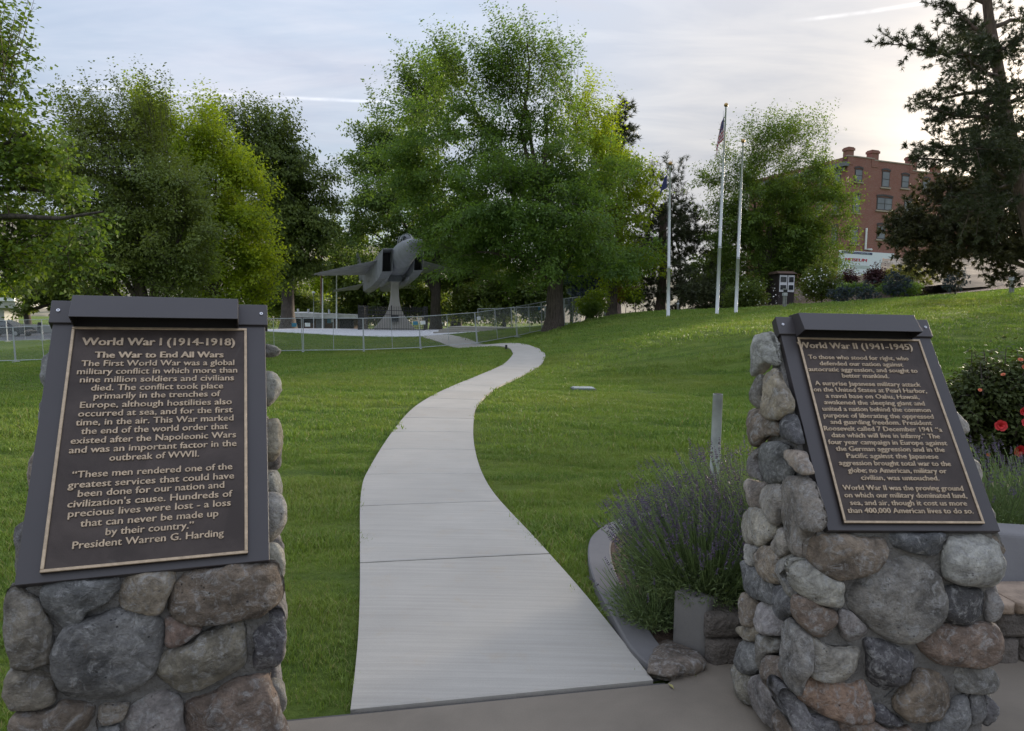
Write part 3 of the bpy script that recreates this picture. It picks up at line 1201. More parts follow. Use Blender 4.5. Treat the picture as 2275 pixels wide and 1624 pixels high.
def traced(frame, parent, items, f, y_off, seed0, bulge=0.05):
    O = frame.w(0, y_off, 0)
    for i, (key, pts) in enumerate(items):
        poly = []
        for q in pts:
            p = plane_hit(*f(*q), O, frame.Y)
            lc = frame.loc(p)
            poly.append((lc[0], lc[2]))
        P = np.array(poly)
        sz = math.sqrt((P[:, 0].max() - P[:, 0].min()) * (P[:, 1].max() - P[:, 1].min()))
        stone_from(poly, frame.X, frame.Z, -frame.Y, O, min(0.044, 0.22 * sz) * bulge / 0.05, 0.03, PAL[key], parent, seed0 + i)


frontL = [
    ('o', [(50, 580), (110, 540), (200, 590), (270, 620), (300, 640), (345, 760), (385, 940), (395, 1090), (380, 1120), (280, 1145), (130, 1160), (70, 1110), (40, 950), (38, 740)]),
    ('b', [(330, 560), (390, 520), (520, 490), (700, 470), (880, 465), (905, 490), (890, 570), (830, 640), (740, 680), (660, 720), (590, 830), (520, 860), (430, 830), (360, 760), (320, 680), (312, 610)]),
    ('t', [(900, 520), (950, 460), (1080, 435), (1270, 420), (1300, 435), (1295, 520), (1250, 620), (1230, 700), (1190, 750), (1060, 730), (940, 710), (880, 690), (868, 630)]),
    ('n', [(1260, 600), (1330, 480), (1440, 420), (1650, 395), (1740, 360), (1900, 370), (2040, 360), (2085, 430), (2095, 540), (2085, 630), (2000, 700), (1880, 770), (1650, 810), (1450, 815), (1330, 790), (1260, 730), (1248, 660)]),
    ('b', [(440, 950), (500, 860), (640, 810), (760, 770), (860, 735), (1060, 735), (1170, 770), (1215, 830), (1228, 960), (1205, 1120), (1120, 1220), (980, 1370), (800, 1410), (600, 1400), (490, 1370), (430, 1250), (408, 1120)]),
    ('n', [(1240, 790), (1320, 780), (1480, 830), (1500, 855), (1400, 940), (1300, 1010), (1250, 1010), (1228, 960)]),
    ('o', [(1230, 1030), (1400, 980), (1520, 880), (1700, 840), (1810, 810), (1832, 850), (1838, 1000), (1815, 1110), (1700, 1200), (1530, 1290), (1400, 1340), (1280, 1300), (1190, 1230), (1165, 1190)]),
    ('d', [(1890, 870), (1960, 770), (2080, 720), (2120, 740), (2125, 850), (2122, 1020), (2090, 1130), (2000, 1190), (1900, 1210), (1885, 1100), (1900, 980), (1880, 930)]),
    ('o', [(60, 1190), (200, 1160), (385, 1150), (395, 1250), (405, 1370), (370, 1420), (250, 1450), (100, 1465), (55, 1400), (40, 1290)]),
    ('n', [(90, 1490), (250, 1480), (410, 1470), (450, 1420), (560, 1415), (700, 1430), (722, 1500), (715, 1600), (700, 1720), (300, 1760), (85, 1740)]),
    ('o', [(740, 1450), (800, 1425), (940, 1425), (945, 1470), (910, 1540), (830, 1570), (750, 1570), (735, 1510)]),
    ('g', [(905, 1700), (930, 1500), (1020, 1390), (1110, 1320), (1200, 1320), (1300, 1350), (1365, 1400), (1360, 1500), (1350, 1760), (905, 1760)]),
    ('n', [(1390, 1400), (1560, 1330), (1740, 1240), (1900, 1210), (2020, 1215), (2060, 1330), (2100, 1480), (2110, 1850), (1370, 1850), (1395, 1530)]),
    ('b', [(740, 1610), (830, 1595), (890, 1580), (885, 1740), (730, 1740)]),
]
traced(FL, MONL, frontL, c2, 0.012, 100)
lowz = FL.loc(plane_hit(*c2(900, 1780), FL.w(0, 0.012, 0), FL.Y))[2]
cobble_fill([(-0.08, 0.0), (0.61, 0.0), (0.61, lowz - 0.03), (-0.08, lowz - 0.02)], 0.17, FL.X, FL.Z, -FL.Y, FL.w(0, 0.012, 0), 0.045, 0.03, MONL, 11)


def side_region(z0, yb=0.47):
    return [(0.02, 0.0), (yb + 0.01, 0.0), (yb + 0.02, z0 + 0.60), (0.425, z0 + 0.575), (0.055, z0 + 0.02), (0.02, z0 - 0.04)]


cobble_fill(side_region(ZL), 0.165, FL.Y, FL.Z, FL.X, FL.w(0.577, 0, 0), 0.026, 0.06, MONL, 21, 'lgwlgt')
cobble_fill(side_region(ZL), 0.165, FL.Y, FL.Z, -FL.X, FL.w(-0.055, 0, 0), 0.026, 0.05, MONL, 22, 'lgwgbt')
cobble_fill([(-0.05, 0), (0.58, 0), (0.58, ZL + 0.52), (-0.05, ZL + 0.52)], 0.16, FL.X, FL.Z, FL.Y, FL.w(0, 0.462, 0), 0.04, 0.012, MONL, 23)

# ---- right monument
FR = Frame((1.148, 2.344), 2.99)
ZR = 1.6 - 0.699


def LR6(txt, x0, y0, x1, y1, k='n'):
    return (txt, c6(x0, y0), c6(x1, y1), k)


linesR = [
    LR6('World War II (1941-1945)', 541, 332, 1366, 344, 'h'),
    LR6('To those who stood for right, who', 613, 408, 1338, 425),
    LR6('defended our nation against', 695, 457, 1297, 467),
    LR6('autocratic aggression, and sought to', 613, 498, 1403, 513),
    LR6('better mankind.', 858, 546, 1195, 552),
    LR6('A surprise Japanese military attack', 660, 600, 1425, 614),
    LR6('on the United States at Pearl Harbor,', 650, 645, 1470, 660),
    LR6('a naval base on Oahu, Hawaii,', 738, 692, 1415, 704),
    LR6('awakened the sleeping giant and', 727, 738, 1455, 751),
    LR6('united a nation behind the common', 715, 784, 1498, 800),
    LR6('purpose of liberating the oppressed', 722, 832, 1520, 848),
    LR6('and guarding freedom. President', 772, 881, 1508, 893),
    LR6('Roosevelt called 7 December 1941 \u201ca', 726, 928, 1582, 942),
    LR6('date which will live in infamy.\u201d The', 780, 977, 1565, 990),
    LR6('four year campaign in Europe against', 757, 1026, 1618, 1040),
    LR6('the German aggression and in the', 812, 1075, 1600, 1088),
    LR6('Pacific against the Japanese', 890, 1127, 1555, 1137),
    LR6('aggression brought total war to the', 835, 1179, 1645, 1190),
    LR6('globe; no American, military or', 900, 1232, 1615, 1243),
    LR6('civilian, was untouched.', 995, 1287, 1560, 1294),
    LR6('World War II was the proving ground', 862, 1358, 1735, 1369),
    LR6('on which our military dominated land,', 873, 1412, 1762, 1423),
    LR6('sea, and air, though it cost us more', 915, 1468, 1762, 1478),
    LR6('than 400,000 American lives to do so.', 897, 1525, 1808, 1534),
]
MONR = monument('stone_monument', 'right field stone pillar with sloping bronze tablet headed World War II', FR, ZR, -0.115, 0.585, linesR, 0.03, 0.0190)
frontR = [
    ('n', [(680, 250), (740, 215), (830, 235), (1000, 255), (1200, 260), (1230, 290), (1215, 350), (1150, 450), (1080, 510), (960, 540), (880, 550), (780, 510), (710, 460), (670, 400), (668, 320)]),
    ('d', [(1220, 240), (1400, 235), (1630, 235), (1620, 300), (1600, 400), (1500, 390), (1380, 350), (1250, 320)]),
    ('l', [(1650, 300), (1720, 255), (1850, 240), (2030, 240), (2060, 290), (2068, 400), (2065, 590), (1990, 610), (1850, 605), (1740, 595), (1650, 540), (1630, 420)]),
    ('g', [(1000, 580), (1100, 480), (1230, 390), (1330, 365), (1480, 400), (1590, 480), (1640, 590), (1635, 740), (1590, 860), (1500, 920), (1430, 980), (1330, 995), (1200, 950), (1110, 900), (1010, 790), (960, 700)]),
    ('l', [(550, 500), (610, 435), (700, 440), (780, 510), (860, 550), (930, 570), (935, 650), (920, 740), (880, 755), (760, 740), (660, 680), (590, 620)]),
    ('n', [(600, 700), (660, 680), (760, 740), (870, 790), (875, 860), (860, 940), (800, 975), (700, 940), (620, 880), (582, 800)]),
    ('g', [(900, 780), (950, 770), (1040, 840), (1100, 890), (1112, 950), (1070, 1020), (1000, 1030), (940, 980), (900, 900), (880, 840)]),
    ('d', [(1640, 620), (1800, 615), (1930, 635), (1950, 700), (1930, 800), (1850, 870), (1740, 870), (1650, 830), (1600, 760)]),
    ('g', [(1950, 650), (2000, 640), (2035, 700), (2040, 800), (2000, 850), (1940, 840), (1925, 800)]),
    ('n', [(1450, 960), (1530, 890), (1700, 870), (1950, 865), (2010, 900), (2030, 980), (2030, 1080), (1960, 1150), (1800, 1175), (1650, 1160), (1520, 1110), (1450, 1040)]),
    ('w', [(670, 960), (700, 945), (800, 1010), (900, 1030), (1050, 1050), (1085, 1120), (1080, 1220), (1020, 1260), (880, 1270), (750, 1250), (690, 1200), (668, 1100)]),
    ('d', [(1080, 990), (1180, 970), (1280, 1010), (1400, 1070), (1415, 1120), (1350, 1250), (1280, 1370), (1200, 1400), (1130, 1340), (1100, 1250), (1095, 1130)]),
    ('n', [(1290, 1370), (1400, 1240), (1500, 1180), (1600, 1190), (1690, 1230), (1700, 1380), (1640, 1470), (1500, 1550), (1400, 1555), (1310, 1480), (1280, 1420)]),
    ('g', [(1710, 1200), (1800, 1185), (1940, 1175), (2000, 1230), (2025, 1290), (1990, 1340), (1850, 1355), (1760, 1340), (1710, 1260)]),
    ('r', [(640, 1290), (690, 1230), (800, 1260), (950, 1290), (1070, 1270), (1100, 1350), (1125, 1440), (1115, 1525), (950, 1530), (800, 1510), (680, 1440), (620, 1370)]),
    ('d', [(1140, 1450), (1200, 1440), (1290, 1510), (1360, 1570), (1250, 1580), (1160, 1550), (1130, 1500)]),
    ('b', [(1560, 1560), (1650, 1480), (1760, 1380), (1810, 1390), (1815, 1500), (1800, 1700), (1540, 1700)]),
    ('b', [(1830, 1370), (1920, 1360), (1940, 1440), (1920, 1550), (1880, 1610), (1830, 1590), (1815, 1480)]),
    ('b', [(1945, 1390), (2005, 1440), (2012, 1540), (1960, 1600), (1925, 1560)]),
    ('n', [(910, 1570), (1100, 1540), (1250, 1600), (1400, 1600), (1400, 1720), (910, 1720)]),
    ('b', [(500, 1350), (560, 1335), (650, 1420), (700, 1520), (890, 1540), (895, 1720), (700, 1720), (580, 1620), (510, 1470)]),
]
traced(FR, MONR, frontR, c7, 0.012, 300)
lowz = FR.loc(plane_hit(*c7(1200, 1745), FR.w(0, 0.012, 0), FR.Y))[2]
cobble_fill([(-0.14, 0.0), (0.60, 0.0), (0.60, lowz - 0.03), (-0.14, lowz - 0.03)], 0.16, FR.X, FR.Z, -FR.Y, FR.w(0, 0.012, 0), 0.045, 0.03, MONR, 31)
sideR = [
    ('o', [(485, 120), (490, -40), (540, -150), (620, -170), (680, -110), (735, -10), (770, 120), (750, 205), (690, 220), (668, 300), (668, 390), (640, 400), (580, 340), (520, 220)]),
    ('w', [(220, 100), (290, 55), (360, 80), (440, 170), (430, 230), (360, 320), (290, 310), (220, 280), (212, 190)]),
    ('w', [(440, 220), (490, 190), (530, 230), (550, 330), (520, 390), (470, 370), (440, 290)]),
    ('l', [(220, 330), (260, 305), (340, 330), (330, 400), (310, 460), (250, 440), (215, 390)]),
    ('t', [(340, 380), (380, 320), (440, 330), (490, 400), (485, 500), (470, 580), (400, 560), (340, 500), (325, 440)]),
    ('b', [(210, 440), (250, 425), (340, 490), (440, 570), (455, 640), (440, 740), (340, 690), (250, 650), (210, 560)]),
    ('g', [(490, 430), (560, 370), (610, 430), (570, 480), (550, 520), (600, 620), (620, 680), (560, 690), (500, 620), (475, 530)]),
    ('t', [(230, 670), (260, 655), (310, 720), (300, 800), (290, 890), (230, 870), (205, 800)]),
    ('l', [(310, 750), (350, 730), (430, 730), (480, 840), (470, 930), (410, 945), (340, 920), (300, 840)]),
    ('b', [(460, 640), (490, 600), (600, 700), (590, 790), (540, 830), (510, 860), (470, 800), (455, 720)]),
    ('t', [(200, 900), (250, 890), (330, 900), (320, 960), (270, 990), (205, 950)]),
    ('b', [(200, 1010), (240, 980), (310, 1020), (330, 1100), (300, 1230), (230, 1190), (195, 1090)]),
    ('g', [(330, 960), (370, 945), (450, 970), (455, 1060), (400, 1100), (380, 1220), (340, 1200), (318, 1060)]),
    ('g', [(470, 1000), (550, 840), (620, 900), (660, 950), (668, 1100), (670, 1220), (620, 1290), (620, 1370), (540, 1310), (490, 1150)]),
    ('n', [(390, 1120), (450, 1100), (500, 1180), (520, 1290), (490, 1350), (480, 1440), (430, 1350), (390, 1230)]),
    ('o', [(175, 1180), (210, 1148), (290, 1230), (280, 1310), (265, 1435), (200, 1410), (170, 1340)]),
    ('g', [(285, 1290), (340, 1220), (400, 1240), (450, 1330), (490, 1440), (450, 1500), (430, 1600), (350, 1530), (290, 1430)]),
    ('n', [(470, 1500), (510, 1460), (560, 1600), (560, 1700), (460, 1700)]),
]
q6 = lambda L_: [(92.6 + 0.9694 * x, -1389 + 0.9694 * y) for x, y in L_]
sideR += [
    ('w', q6([(300, 1320), (380, 1310), (435, 1350), (420, 1480), (400, 1590), (350, 1600), (300, 1540), (285, 1420)])),
    ('w', q6([(150, 1380), (180, 1290), (260, 1300), (300, 1310), (280, 1420), (290, 1520), (200, 1500), (145, 1440)])),
    ('l', q6([(225, 260), (280, 222), (330, 240), (360, 330), (370, 450), (310, 440), (240, 530), (225, 450), (215, 350)])),
    ('t', q6([(290, 520), (370, 480), (400, 560), (450, 700), (455, 790), (390, 850), (300, 800), (265, 700), (270, 600)])),
    ('g', q6([(230, 560), (280, 540), (265, 700), (265, 785), (215, 760), (203, 660)])),
    ('n', q6([(170, 800), (210, 770), (300, 810), (380, 870), (390, 920), (290, 1000), (240, 1040), (180, 1020), (158, 900)])),
    ('d', q6([(380, 900), (430, 810), (490, 850), (520, 950), (535, 1035), (470, 1000), (410, 960)])),
    ('b', q6([(250, 1130), (290, 1040), (370, 995), (440, 1020), (460, 1060), (440, 1120), (470, 1200), (440, 1290), (330, 1300), (270, 1250), (240, 1190)])),
    ('g', q6([(190, 1090), (250, 1050), (240, 1150), (260, 1220), (270, 1290), (210, 1260), (180, 1180)])),
    ('t', q6([(450, 1070), (500, 1060), (550, 1090), (595, 1220), (590, 1255), (520, 1210), (440, 1130)])),
]
# the left side batters outwards towards its foot
_b0 = FR.w(-0.140, 0, 0)
_b1 = FR.w(-0.095, 0, 1.45)
_U = (_b1 - _b0) / np.linalg.norm(_b1 - _b0)
_N = np.cross(_U, FR.Y)
_N = _N if _N @ FR.X < 0 else -_N
for i, (key, pts) in enumerate(sideR):
    poly = []
    for q in pts:
        p = plane_hit(*c7(*q), _b0, _N)
        poly.append(((p - _b0) @ FR.Y, (p - _b0) @ _U))
    P = np.array(poly)
    sz = min(P[:, 0].max() - P[:, 0].min(), P[:, 1].max() - P[:, 1].min())
    stone_from(poly, FR.Y, _U, _N, _b0, min(0.032, 0.22 * sz), 0.03, PAL[key], MONR, 500 + i)
cobble_fill(side_region(ZR), 0.125, FR.Y, FR.Z, FR.X, FR.w(0.56, 0, 0), 0.045, 0.03, MONR, 41)
cobble_fill([(-0.09, 0), (0.57, 0), (0.57, ZR + 0.52), (-0.09, ZR + 0.52)], 0.16, FR.X, FR.Z, FR.Y, FR.w(0, 0.462, 0), 0.04, 0.012, MONR, 43)
# ------------------------------------------------------------------ trees and shrubs


def unit(v):
    return v / (np.linalg.norm(v, axis=-1, keepdims=True) + 1e-9)


def blobs_at(Y, items, depth=0.9):
    """crown masses: (u, v, ru, rv[, dY]) in photograph units at distance Y -> world centre and radii"""
    out = []
    for it in items:
        u, v, ru, rv = it[:4]
        dY = it[4] if len(it) > 4 else 0.0
        k = (Y + dY) / FPX
        c = at(u, v, Y + dY)
        out.append((c, np.array([ru * k, depth * (ru + rv) * 0.5 * k, rv * k])))
    return out


def sample_blobs(bl, n, clump, thr, r, shell=0.42):
    vol = np.array([np.prod(b[1]) ** 0.8 for b in bl])
    pr = vol / vol.sum()
    P, Nn = [], []
    got = 0
    while got < n:
        m_ = int(n * 1.6) + 50
        k = r.choice(len(bl), m_, p=pr)
        d = unit(r.normal(size=(m_, 3)))
        q = d * (r.random(m_) ** shell)[:, None]
        C = np.array([b[0] for b in bl])[k]
        R = np.array([b[1] for b in bl])[k]
        p = C + q * R
        if clump > 0:
            off = r.random(3) * 90
            f = np.array([mnoise.noise(Vector((x[0] / clump + off[0], x[1] / clump + off[1], x[2] / (clump * 0.6) + off[2]))) for x in p])
            rr = np.linalg.norm(q, axis=1)
            keep = f > (thr + 0.15 * (rr - 0.75))
            p, d, q = p[keep], d[keep], q[keep]
            R = R[keep]
        P.append(p)
        Nn.append(unit(q / R))
        got += len(p)
    return np.concatenate(P)[:n], np.concatenate(Nn)[:n]


def leaf_mesh(name, pos, axis, nrm, ln, wd, rnd, mat, parent, kind4=True):
    """one small four- or three-sided blade per leaf"""
    axis = unit(axis)
    side = unit(np.cross(axis, nrm))
    up = np.cross(side, axis)
    n = len(pos)
    ln, wd = ln[:, None], wd[:, None]
    if kind4:
        V = np.stack([pos, pos + axis * ln * 0.42 + side * wd * 0.5 + up * ln * 0.06, pos + axis * ln, pos + axis * ln * 0.42 - side * wd * 0.5 + up * ln * 0.06], 1)
        k = 4
    else:
        V = np.stack([pos - side * wd * 0.5, pos + side * wd * 0.5, pos + axis * ln], 1)
        k = 3
    F = np.arange(n * k).reshape(n, k)
    me = nmesh(name, V.reshape(-1, 3), F)
    a = me.attributes.new('rnd', 'FLOAT', 'FACE')
    a.data.foreach_set('value', rnd.astype(np.float32))
    me.materials.append(mat)
    return mob(name, me, None, None, parent)


def strands(name, P0, P1, w0, w1, mat, parent, sag=None):
    """many thin twigs as three-sided tapering sticks in one mesh"""
    d = unit(P1 - P0)
    a = unit(np.cross(d, np.array([0.31, 0.2, 0.93])))
    b = np.cross(d, a)
    n = len(P0)
    w0 = np.broadcast_to(w0, (n,))[:, None]
    w1 = np.broadcast_to(w1, (n,))[:, None]
    rows = []
    for (P, w_) in ((P0, w0), (P1, w1)):
        for k in range(3):
            t = 2 * math.pi * k / 3
            rows.append(P + (a * math.cos(t) + b * math.sin(t)) * w_)
    V = np.stack(rows, 1).reshape(-1, 3)
    base = np.arange(n)[:, None] * 6
    F = np.concatenate([base + np.array([[k, (k + 1) % 3, (k + 1) % 3 + 3, k + 3]]) for k in range(3)], 0)
    return nmesh(name, V, F)


def join_np(meshes):
    pass


def wiggle(p0, p1, n, amp, r, up=0.0):
    p0, p1 = np.array(p0, float), np.array(p1, float)
    L = np.linalg.norm(p1 - p0)
    out = []
    o1, o2 = r.random(3) * 50, 0
    for i in range(n + 1):
        t = i / n
        p = p0 * (1 - t) + p1 * t
        nz = np.array(mnoise.noise_vector(Vector(p * (1.6 / max(L, 0.5)) * 2 + o1)))
        p = p + nz * amp * L * math.sin(math.pi * min(1, t * 1.0)) + np.array([0, 0, up * L * math.sin(math.pi * t)])
        out.append(p)
    return out


def tree(name, label, base, blobs, leafmat, barkmat, r_trunk=0.3, fork=2.5, ntwig=2500, per=18, leaf=0.16, wide=0.62, spread=0.35, twl=0.8, clump=1.6, thr=-0.06,
         seed=1, wind=(-0.25, 0, 0.25), droop=0.25, needle=False, shoots=0.12, cat='tree', group=None, limbs=None, sub=5, shell=0.42, lean=(0, 0), flat=1.0, limb_r=0.33, forks=None, cl=10, cr=0.55, cz=0.38):
    r = np.random.default_rng(seed)
    base = np.array(base, float)
    root = empty(name, label, cat, tuple(base), 0, group)
    if cl > 1:
        Pc, Nc = sample_blobs(blobs, max(3, ntwig // cl), clump, thr, r, shell)
        kk = np.repeat(np.arange(len(Pc)), cl)
        sz = r.uniform(0.55, 1.25, len(Pc))[kk][:, None]
        dc = unit(Nc * 0.9 + np.array(wind, float) * 1.3 + r.normal(size=Pc.shape) * 0.35)
        dc[:, 2] *= 0.7
        dc = unit(dc)
        Lc = cr * 3.2 * r.uniform(0.55, 1.25, len(Pc))
        s_ = (np.tile(np.arange(cl), len(Pc)) + r.random(len(kk))) / cl
        lat = unit(np.cross(dc[kk], r.normal(size=(len(kk), 3)))) * (r.random(len(kk)) ** 0.5)[:, None] * np.array([1, 1, cz])
        P = Pc[kk] + dc[kk] * ((s_ - 0.55) * Lc[kk])[:, None] + lat * (cr * 1.15 * sz[:, 0] * (1.15 - s_ * 0.95))[:, None] - np.array([0, 0, 0.25]) * (s_ ** 2 * droop * Lc[kk])[:, None]
        N = Nc[kk]
    else:
        P, N = sample_blobs(blobs, ntwig, clump, thr, r, shell)
    wv = np.array(wind, float)
    D = unit((dc[kk] * 1.1 if cl > 1 else 0) + N * 0.4 + wv * 0.6 + r.normal(size=P.shape) * 0.40)
    Ln = twl * r.uniform(0.6, 1.3, len(P))
    ns = int(len(P) * shoots)
    if ns:
        hi = np.argsort(-(P[:, 2] + r.normal(size=len(P)) * 0.6 - 0.0))[:ns]
        D[hi] = unit(N[hi] * 0.35 + wv * 1.5 + np.array([0, 0, 0.75]) + r.normal(size=(len(hi), 3)) * 0.15)
        Ln[hi] *= 2.2
    # leaves
    n = len(P) * per
    k = np.repeat(np.arange(len(P)), per)
    t = r.uniform(0.05, 1.05, n)
    perp = unit(np.cross(D[k], r.normal(size=(n, 3))))
    sp = spread * np.ones(len(P))
    if ns:
        sp[hi] *= 0.5
    if needle:
        tip = r.uniform(0.75, 1.0, n)
        pos = P[k] + D[k] * (Ln[k] * tip)[:, None]
        axis = unit(D[k] * r.uniform(0.2, 1.2, (n, 1)) + perp * 1.0)
        nrm = unit(r.normal(size=(n, 3)))
    else:
        pos = P[k] + D[k] * (Ln[k] * t)[:, None] + perp * (sp[k] * r.random(n) ** 0.7)[:, None] * np.array([1, 1, 0.6])
        axis = unit(D[k] * 0.5 + perp * 0.8 + np.array([0, 0, -droop]))
        nrm = unit(np.array([0, 0, flat]) + N[k] * 0.35 + r.normal(size=(n, 3)) * 0.55)
    ln = leaf * r.uniform(0.65, 1.25, n)
    rnd = np.clip(0.5 * r.random(len(P))[k] + 0.5 * r.random(n), 0, 1)
    leaf_mesh('crown', pos, axis, nrm, ln, ln * wide, rnd, leafmat, root, not needle)
    # trunk with limbs
    mb = MB()
    top = base + np.array([lean[0], lean[1], fork])
    npt = 7
    tr = wiggle(base - np.array([0, 0, 0.3]), top, npt, 0.03, r)
    rad = [r_trunk * (1.0 + 0.65 * math.exp(-i * 1.1) - 0.18 * i / npt) for i in range(npt + 1)]
    mb.tube(tr, rad, 12)
    starts = [np.array(tr[-1])]
    ends = []
    tgt = limbs if limbs is not None else [b[0] for b in sorted(blobs, key=lambda b: -np.prod(b[1]))[:9]]
    for i, c in enumerate(tgt):
        s = np.array(tr[-1]) + np.array([0, 0, -0.15 * fork * (i % 3)])
        c = np.array(c, float)
        pts = wiggle(s, c, 8, 0.10, r, 0.04)
        rr = [max(0.02, r_trunk * (0.62 if i < 3 else 0.40) * (1 - 0.85 * j / 8)) for j in range(9)]
        mb.tube(pts, rr, 7, False)
        for _ in range(sub):
            j = int(r.integers(3, 9))
            near = P[np.argsort(np.linalg.norm(P - pts[j], axis=1) + r.random(len(P)) * 5.0)[:6]]
            e = near[int(r.integers(len(near)))]
            q = wiggle(pts[j], e, 4, 0.12, r, 0.03)
            mb.tube(q, [max(0.012, rr[j] * 0.45 * (1 - 0.8 * m_ / 4)) for m_ in range(5)], 5, False)
            ends.append(q)
    mb.obj('trunk', barkmat, root, smooth=True)
    # twigs
    sel = r.random(len(P)) < 0.3
    tm = strands('twigs', P[sel] - D[sel] * (Ln[sel] * 0.4)[:, None], P[sel] + D[sel] * (Ln[sel] * 0.9)[:, None], 0.009 + 0.004 * r_trunk, 0.003, BARKD, root)
    tm.materials.append(BARKD)
    mob('twig_mass', tm, None, None, root)['kind'] = 'stuff'
    return root


BARK = mat_bark('maple_bark', (0.115, 0.090, 0.075))
BARKD = mat_bark('dark_bark', (0.085, 0.07, 0.06))
BARKP = mat_bark('pine_bark', (0.13, 0.09, 0.07))
LF_MAPLE = mat_leaf('maple_leaves', (0.104, 0.188, 0.054), hue=(1.1, 1.0, 0.75), trans=0.5)
LF_YEL = mat_leaf('yellow_green_leaves', (0.195, 0.290, 0.036), hue=(1.15, 1.0, 0.5), trans=0.50)
LF_MID = mat_leaf('mid_green_leaves', (0.100, 0.172, 0.054), hue=(1.1, 1.0, 0.8), trans=0.42)
LF_OLIVE = mat_leaf('olive_green_leaves', (0.138, 0.195, 0.064), hue=(1.12, 1.0, 0.8), trans=0.42)
LF_DARK = mat_leaf('dark_green_leaves', (0.080, 0.130, 0.042), trans=0.42)
LF_LOC = mat_leaf('locust_leaves', (0.098, 0.170, 0.040), hue=(1.12, 1.0, 0.7), trans=0.42)
ND_PINE = mat_leaf('pine_needles', (0.048, 0.062, 0.032), var=0.3, hue=(1.1, 1.0, 0.8), trans=0.12)
ND_JUN = mat_leaf('juniper_scales', (0.052, 0.062, 0.030), var=0.35, hue=(1.25, 1.0, 0.8), trans=0.12)
ND_BLUE = mat_leaf('blue_spruce_needles', (0.045, 0.065, 0.070), var=0.3, hue=(1, 1, 1.2), trans=0.1)


def B(u, v, Y):
    """foot of something standing on the ground"""
    return on(u, v, Y)


# hero maple in the middle
YM = 42.5
bm_ = blobs_at(YM, [(1165, 470, 200, 90), (1215, 560, 185, 46), (1150, 150, 85, 85), (1055, 200, 110, 75), (985, 150, 60, 30), (1210, 190, 75, 90), (990, 290, 140, 85), (910, 380, 80, 70), (1150, 320, 150, 110), (965, 420, 105, 80), (1040, 540, 110, 75),
                    (1150, 565, 130, 60), (1290, 400, 110, 110), (1320, 530, 110, 85), (1040, 605, 65, 32, -2), (1350, 600, 80, 30, -2), (1420, 560, 50, 25, -1), (1000, 560, 40, 36, -2), (1240, 500, 120, 100, -4), (1080, 440, 150, 90, -4)], 0.8)
tree('maple_tree', 'big spreading maple behind the fence, wind-blown top highest in the park', B(1230, 734, YM), bm_, LF_MAPLE, BARK, 0.55, 3.4, 7900, 17, 0.178, seed=3,
     wind=(-0.32, 0, 0.0), clump=1.5, thr=0.01, cz=0.26, flat=1.4, droop=0.35, twl=0.85, spread=0.36, shoots=0.12, sub=7,
     limbs=[at(1200, 420, YM), at(1090, 330, YM + 1), at(1210, 250, YM), at(1150, 180, YM), at(980, 480, YM - 2), at(1320, 480, YM), at(1060, 560, YM - 3), at(1290, 380, YM + 1), at(1170, 90, YM), at(1030, 200, YM)])
# darker trees behind it on the left
Y2 = 72
tree('shade_tree', 'dark round-headed tree left of the big maple, above the jet', B(968, 718, Y2), blobs_at(Y2, [(880, 310, 80, 85), (930, 240, 70, 60), (840, 390, 75, 85), (985, 190, 60, 45), (900, 460, 110, 100), (800, 500, 50, 60), (850, 560, 80, 60), (935, 240, 60, 50), (960, 560, 80, 70), (770, 570, 30, 60)]),
     LF_MID, BARKD, 0.55, 5.0, 4200, 15, 0.29, seed=5, clump=2.0, thr=0.0, cr=0.8, twl=1.2, spread=0.5, wind=(-0.2, 0, 0.2))
tree('shade_tree', 'dark tree trunk and crown just left of the big maple trunk', B(1014, 716, 74), blobs_at(74, [(1010, 580, 80, 60), (1080, 610, 70, 50), (1060, 540, 60, 50)]), LF_DARK, BARKD, 0.5, 5.5, 1900, 15, 0.28, seed=6, clump=1.8, twl=1.0, spread=0.5)
# lighter tree to the right of the maple
Y3 = 49
tree('maple_tree', 'yellow-green maple between the big maple and the flagpoles', B(1358, 694, Y3), blobs_at(Y3, [(1320, 350, 75, 75), (1370, 450, 75, 85), (1400, 560, 70, 65), (1330, 560, 70, 60), (1290, 280, 50, 60), (1380, 610, 55, 35)]),
     LF_YEL, BARK, 0.38, 3.2, 2500, 15, 0.19, seed=8, clump=1.6, thr=0.03, twl=1.0, spread=0.42, wind=(0.15, 0, 0.3))
# left group
tree('willow_tree', 'tall dark willowy tree beyond the stage roof, left of centre', B(640, 722, 64), blobs_at(64, [(482, 300, 30, 28), (555, 335, 75, 60), (610, 350, 75, 70), (645, 400, 75, 75), (670, 470, 70, 75), (590, 470, 75, 100), (700, 490, 38, 50), (620, 580, 60, 50), (680, 560, 36, 50), (545, 590, 50, 40)]),
     LF_DARK, BARKD, 0.6, 6, 4500, 15, 0.28, seed=11, clump=1.9, thr=0.05, twl=1.3, spread=0.45, droop=1.0, wind=(0.1, 0, 0.0))
tree('ash_tree', 'yellow-green tree with bright right edge behind the left pillar', B(470, 760, 38), blobs_at(38, [(415, 320, 75, 75), (480, 390, 75, 85), (520, 480, 75, 90), (545, 580, 60, 80), (450, 560, 100, 100), (350, 300, 60, 60), (575, 640, 40, 45), (500, 660, 80, 40)]),
     LF_YEL, BARK, 0.4, 2.6, 5200, 16, 0.155, seed=12, clump=1.4, thr=-0.02, twl=0.85, spread=0.36, wind=(-0.2, 0, 0.35))
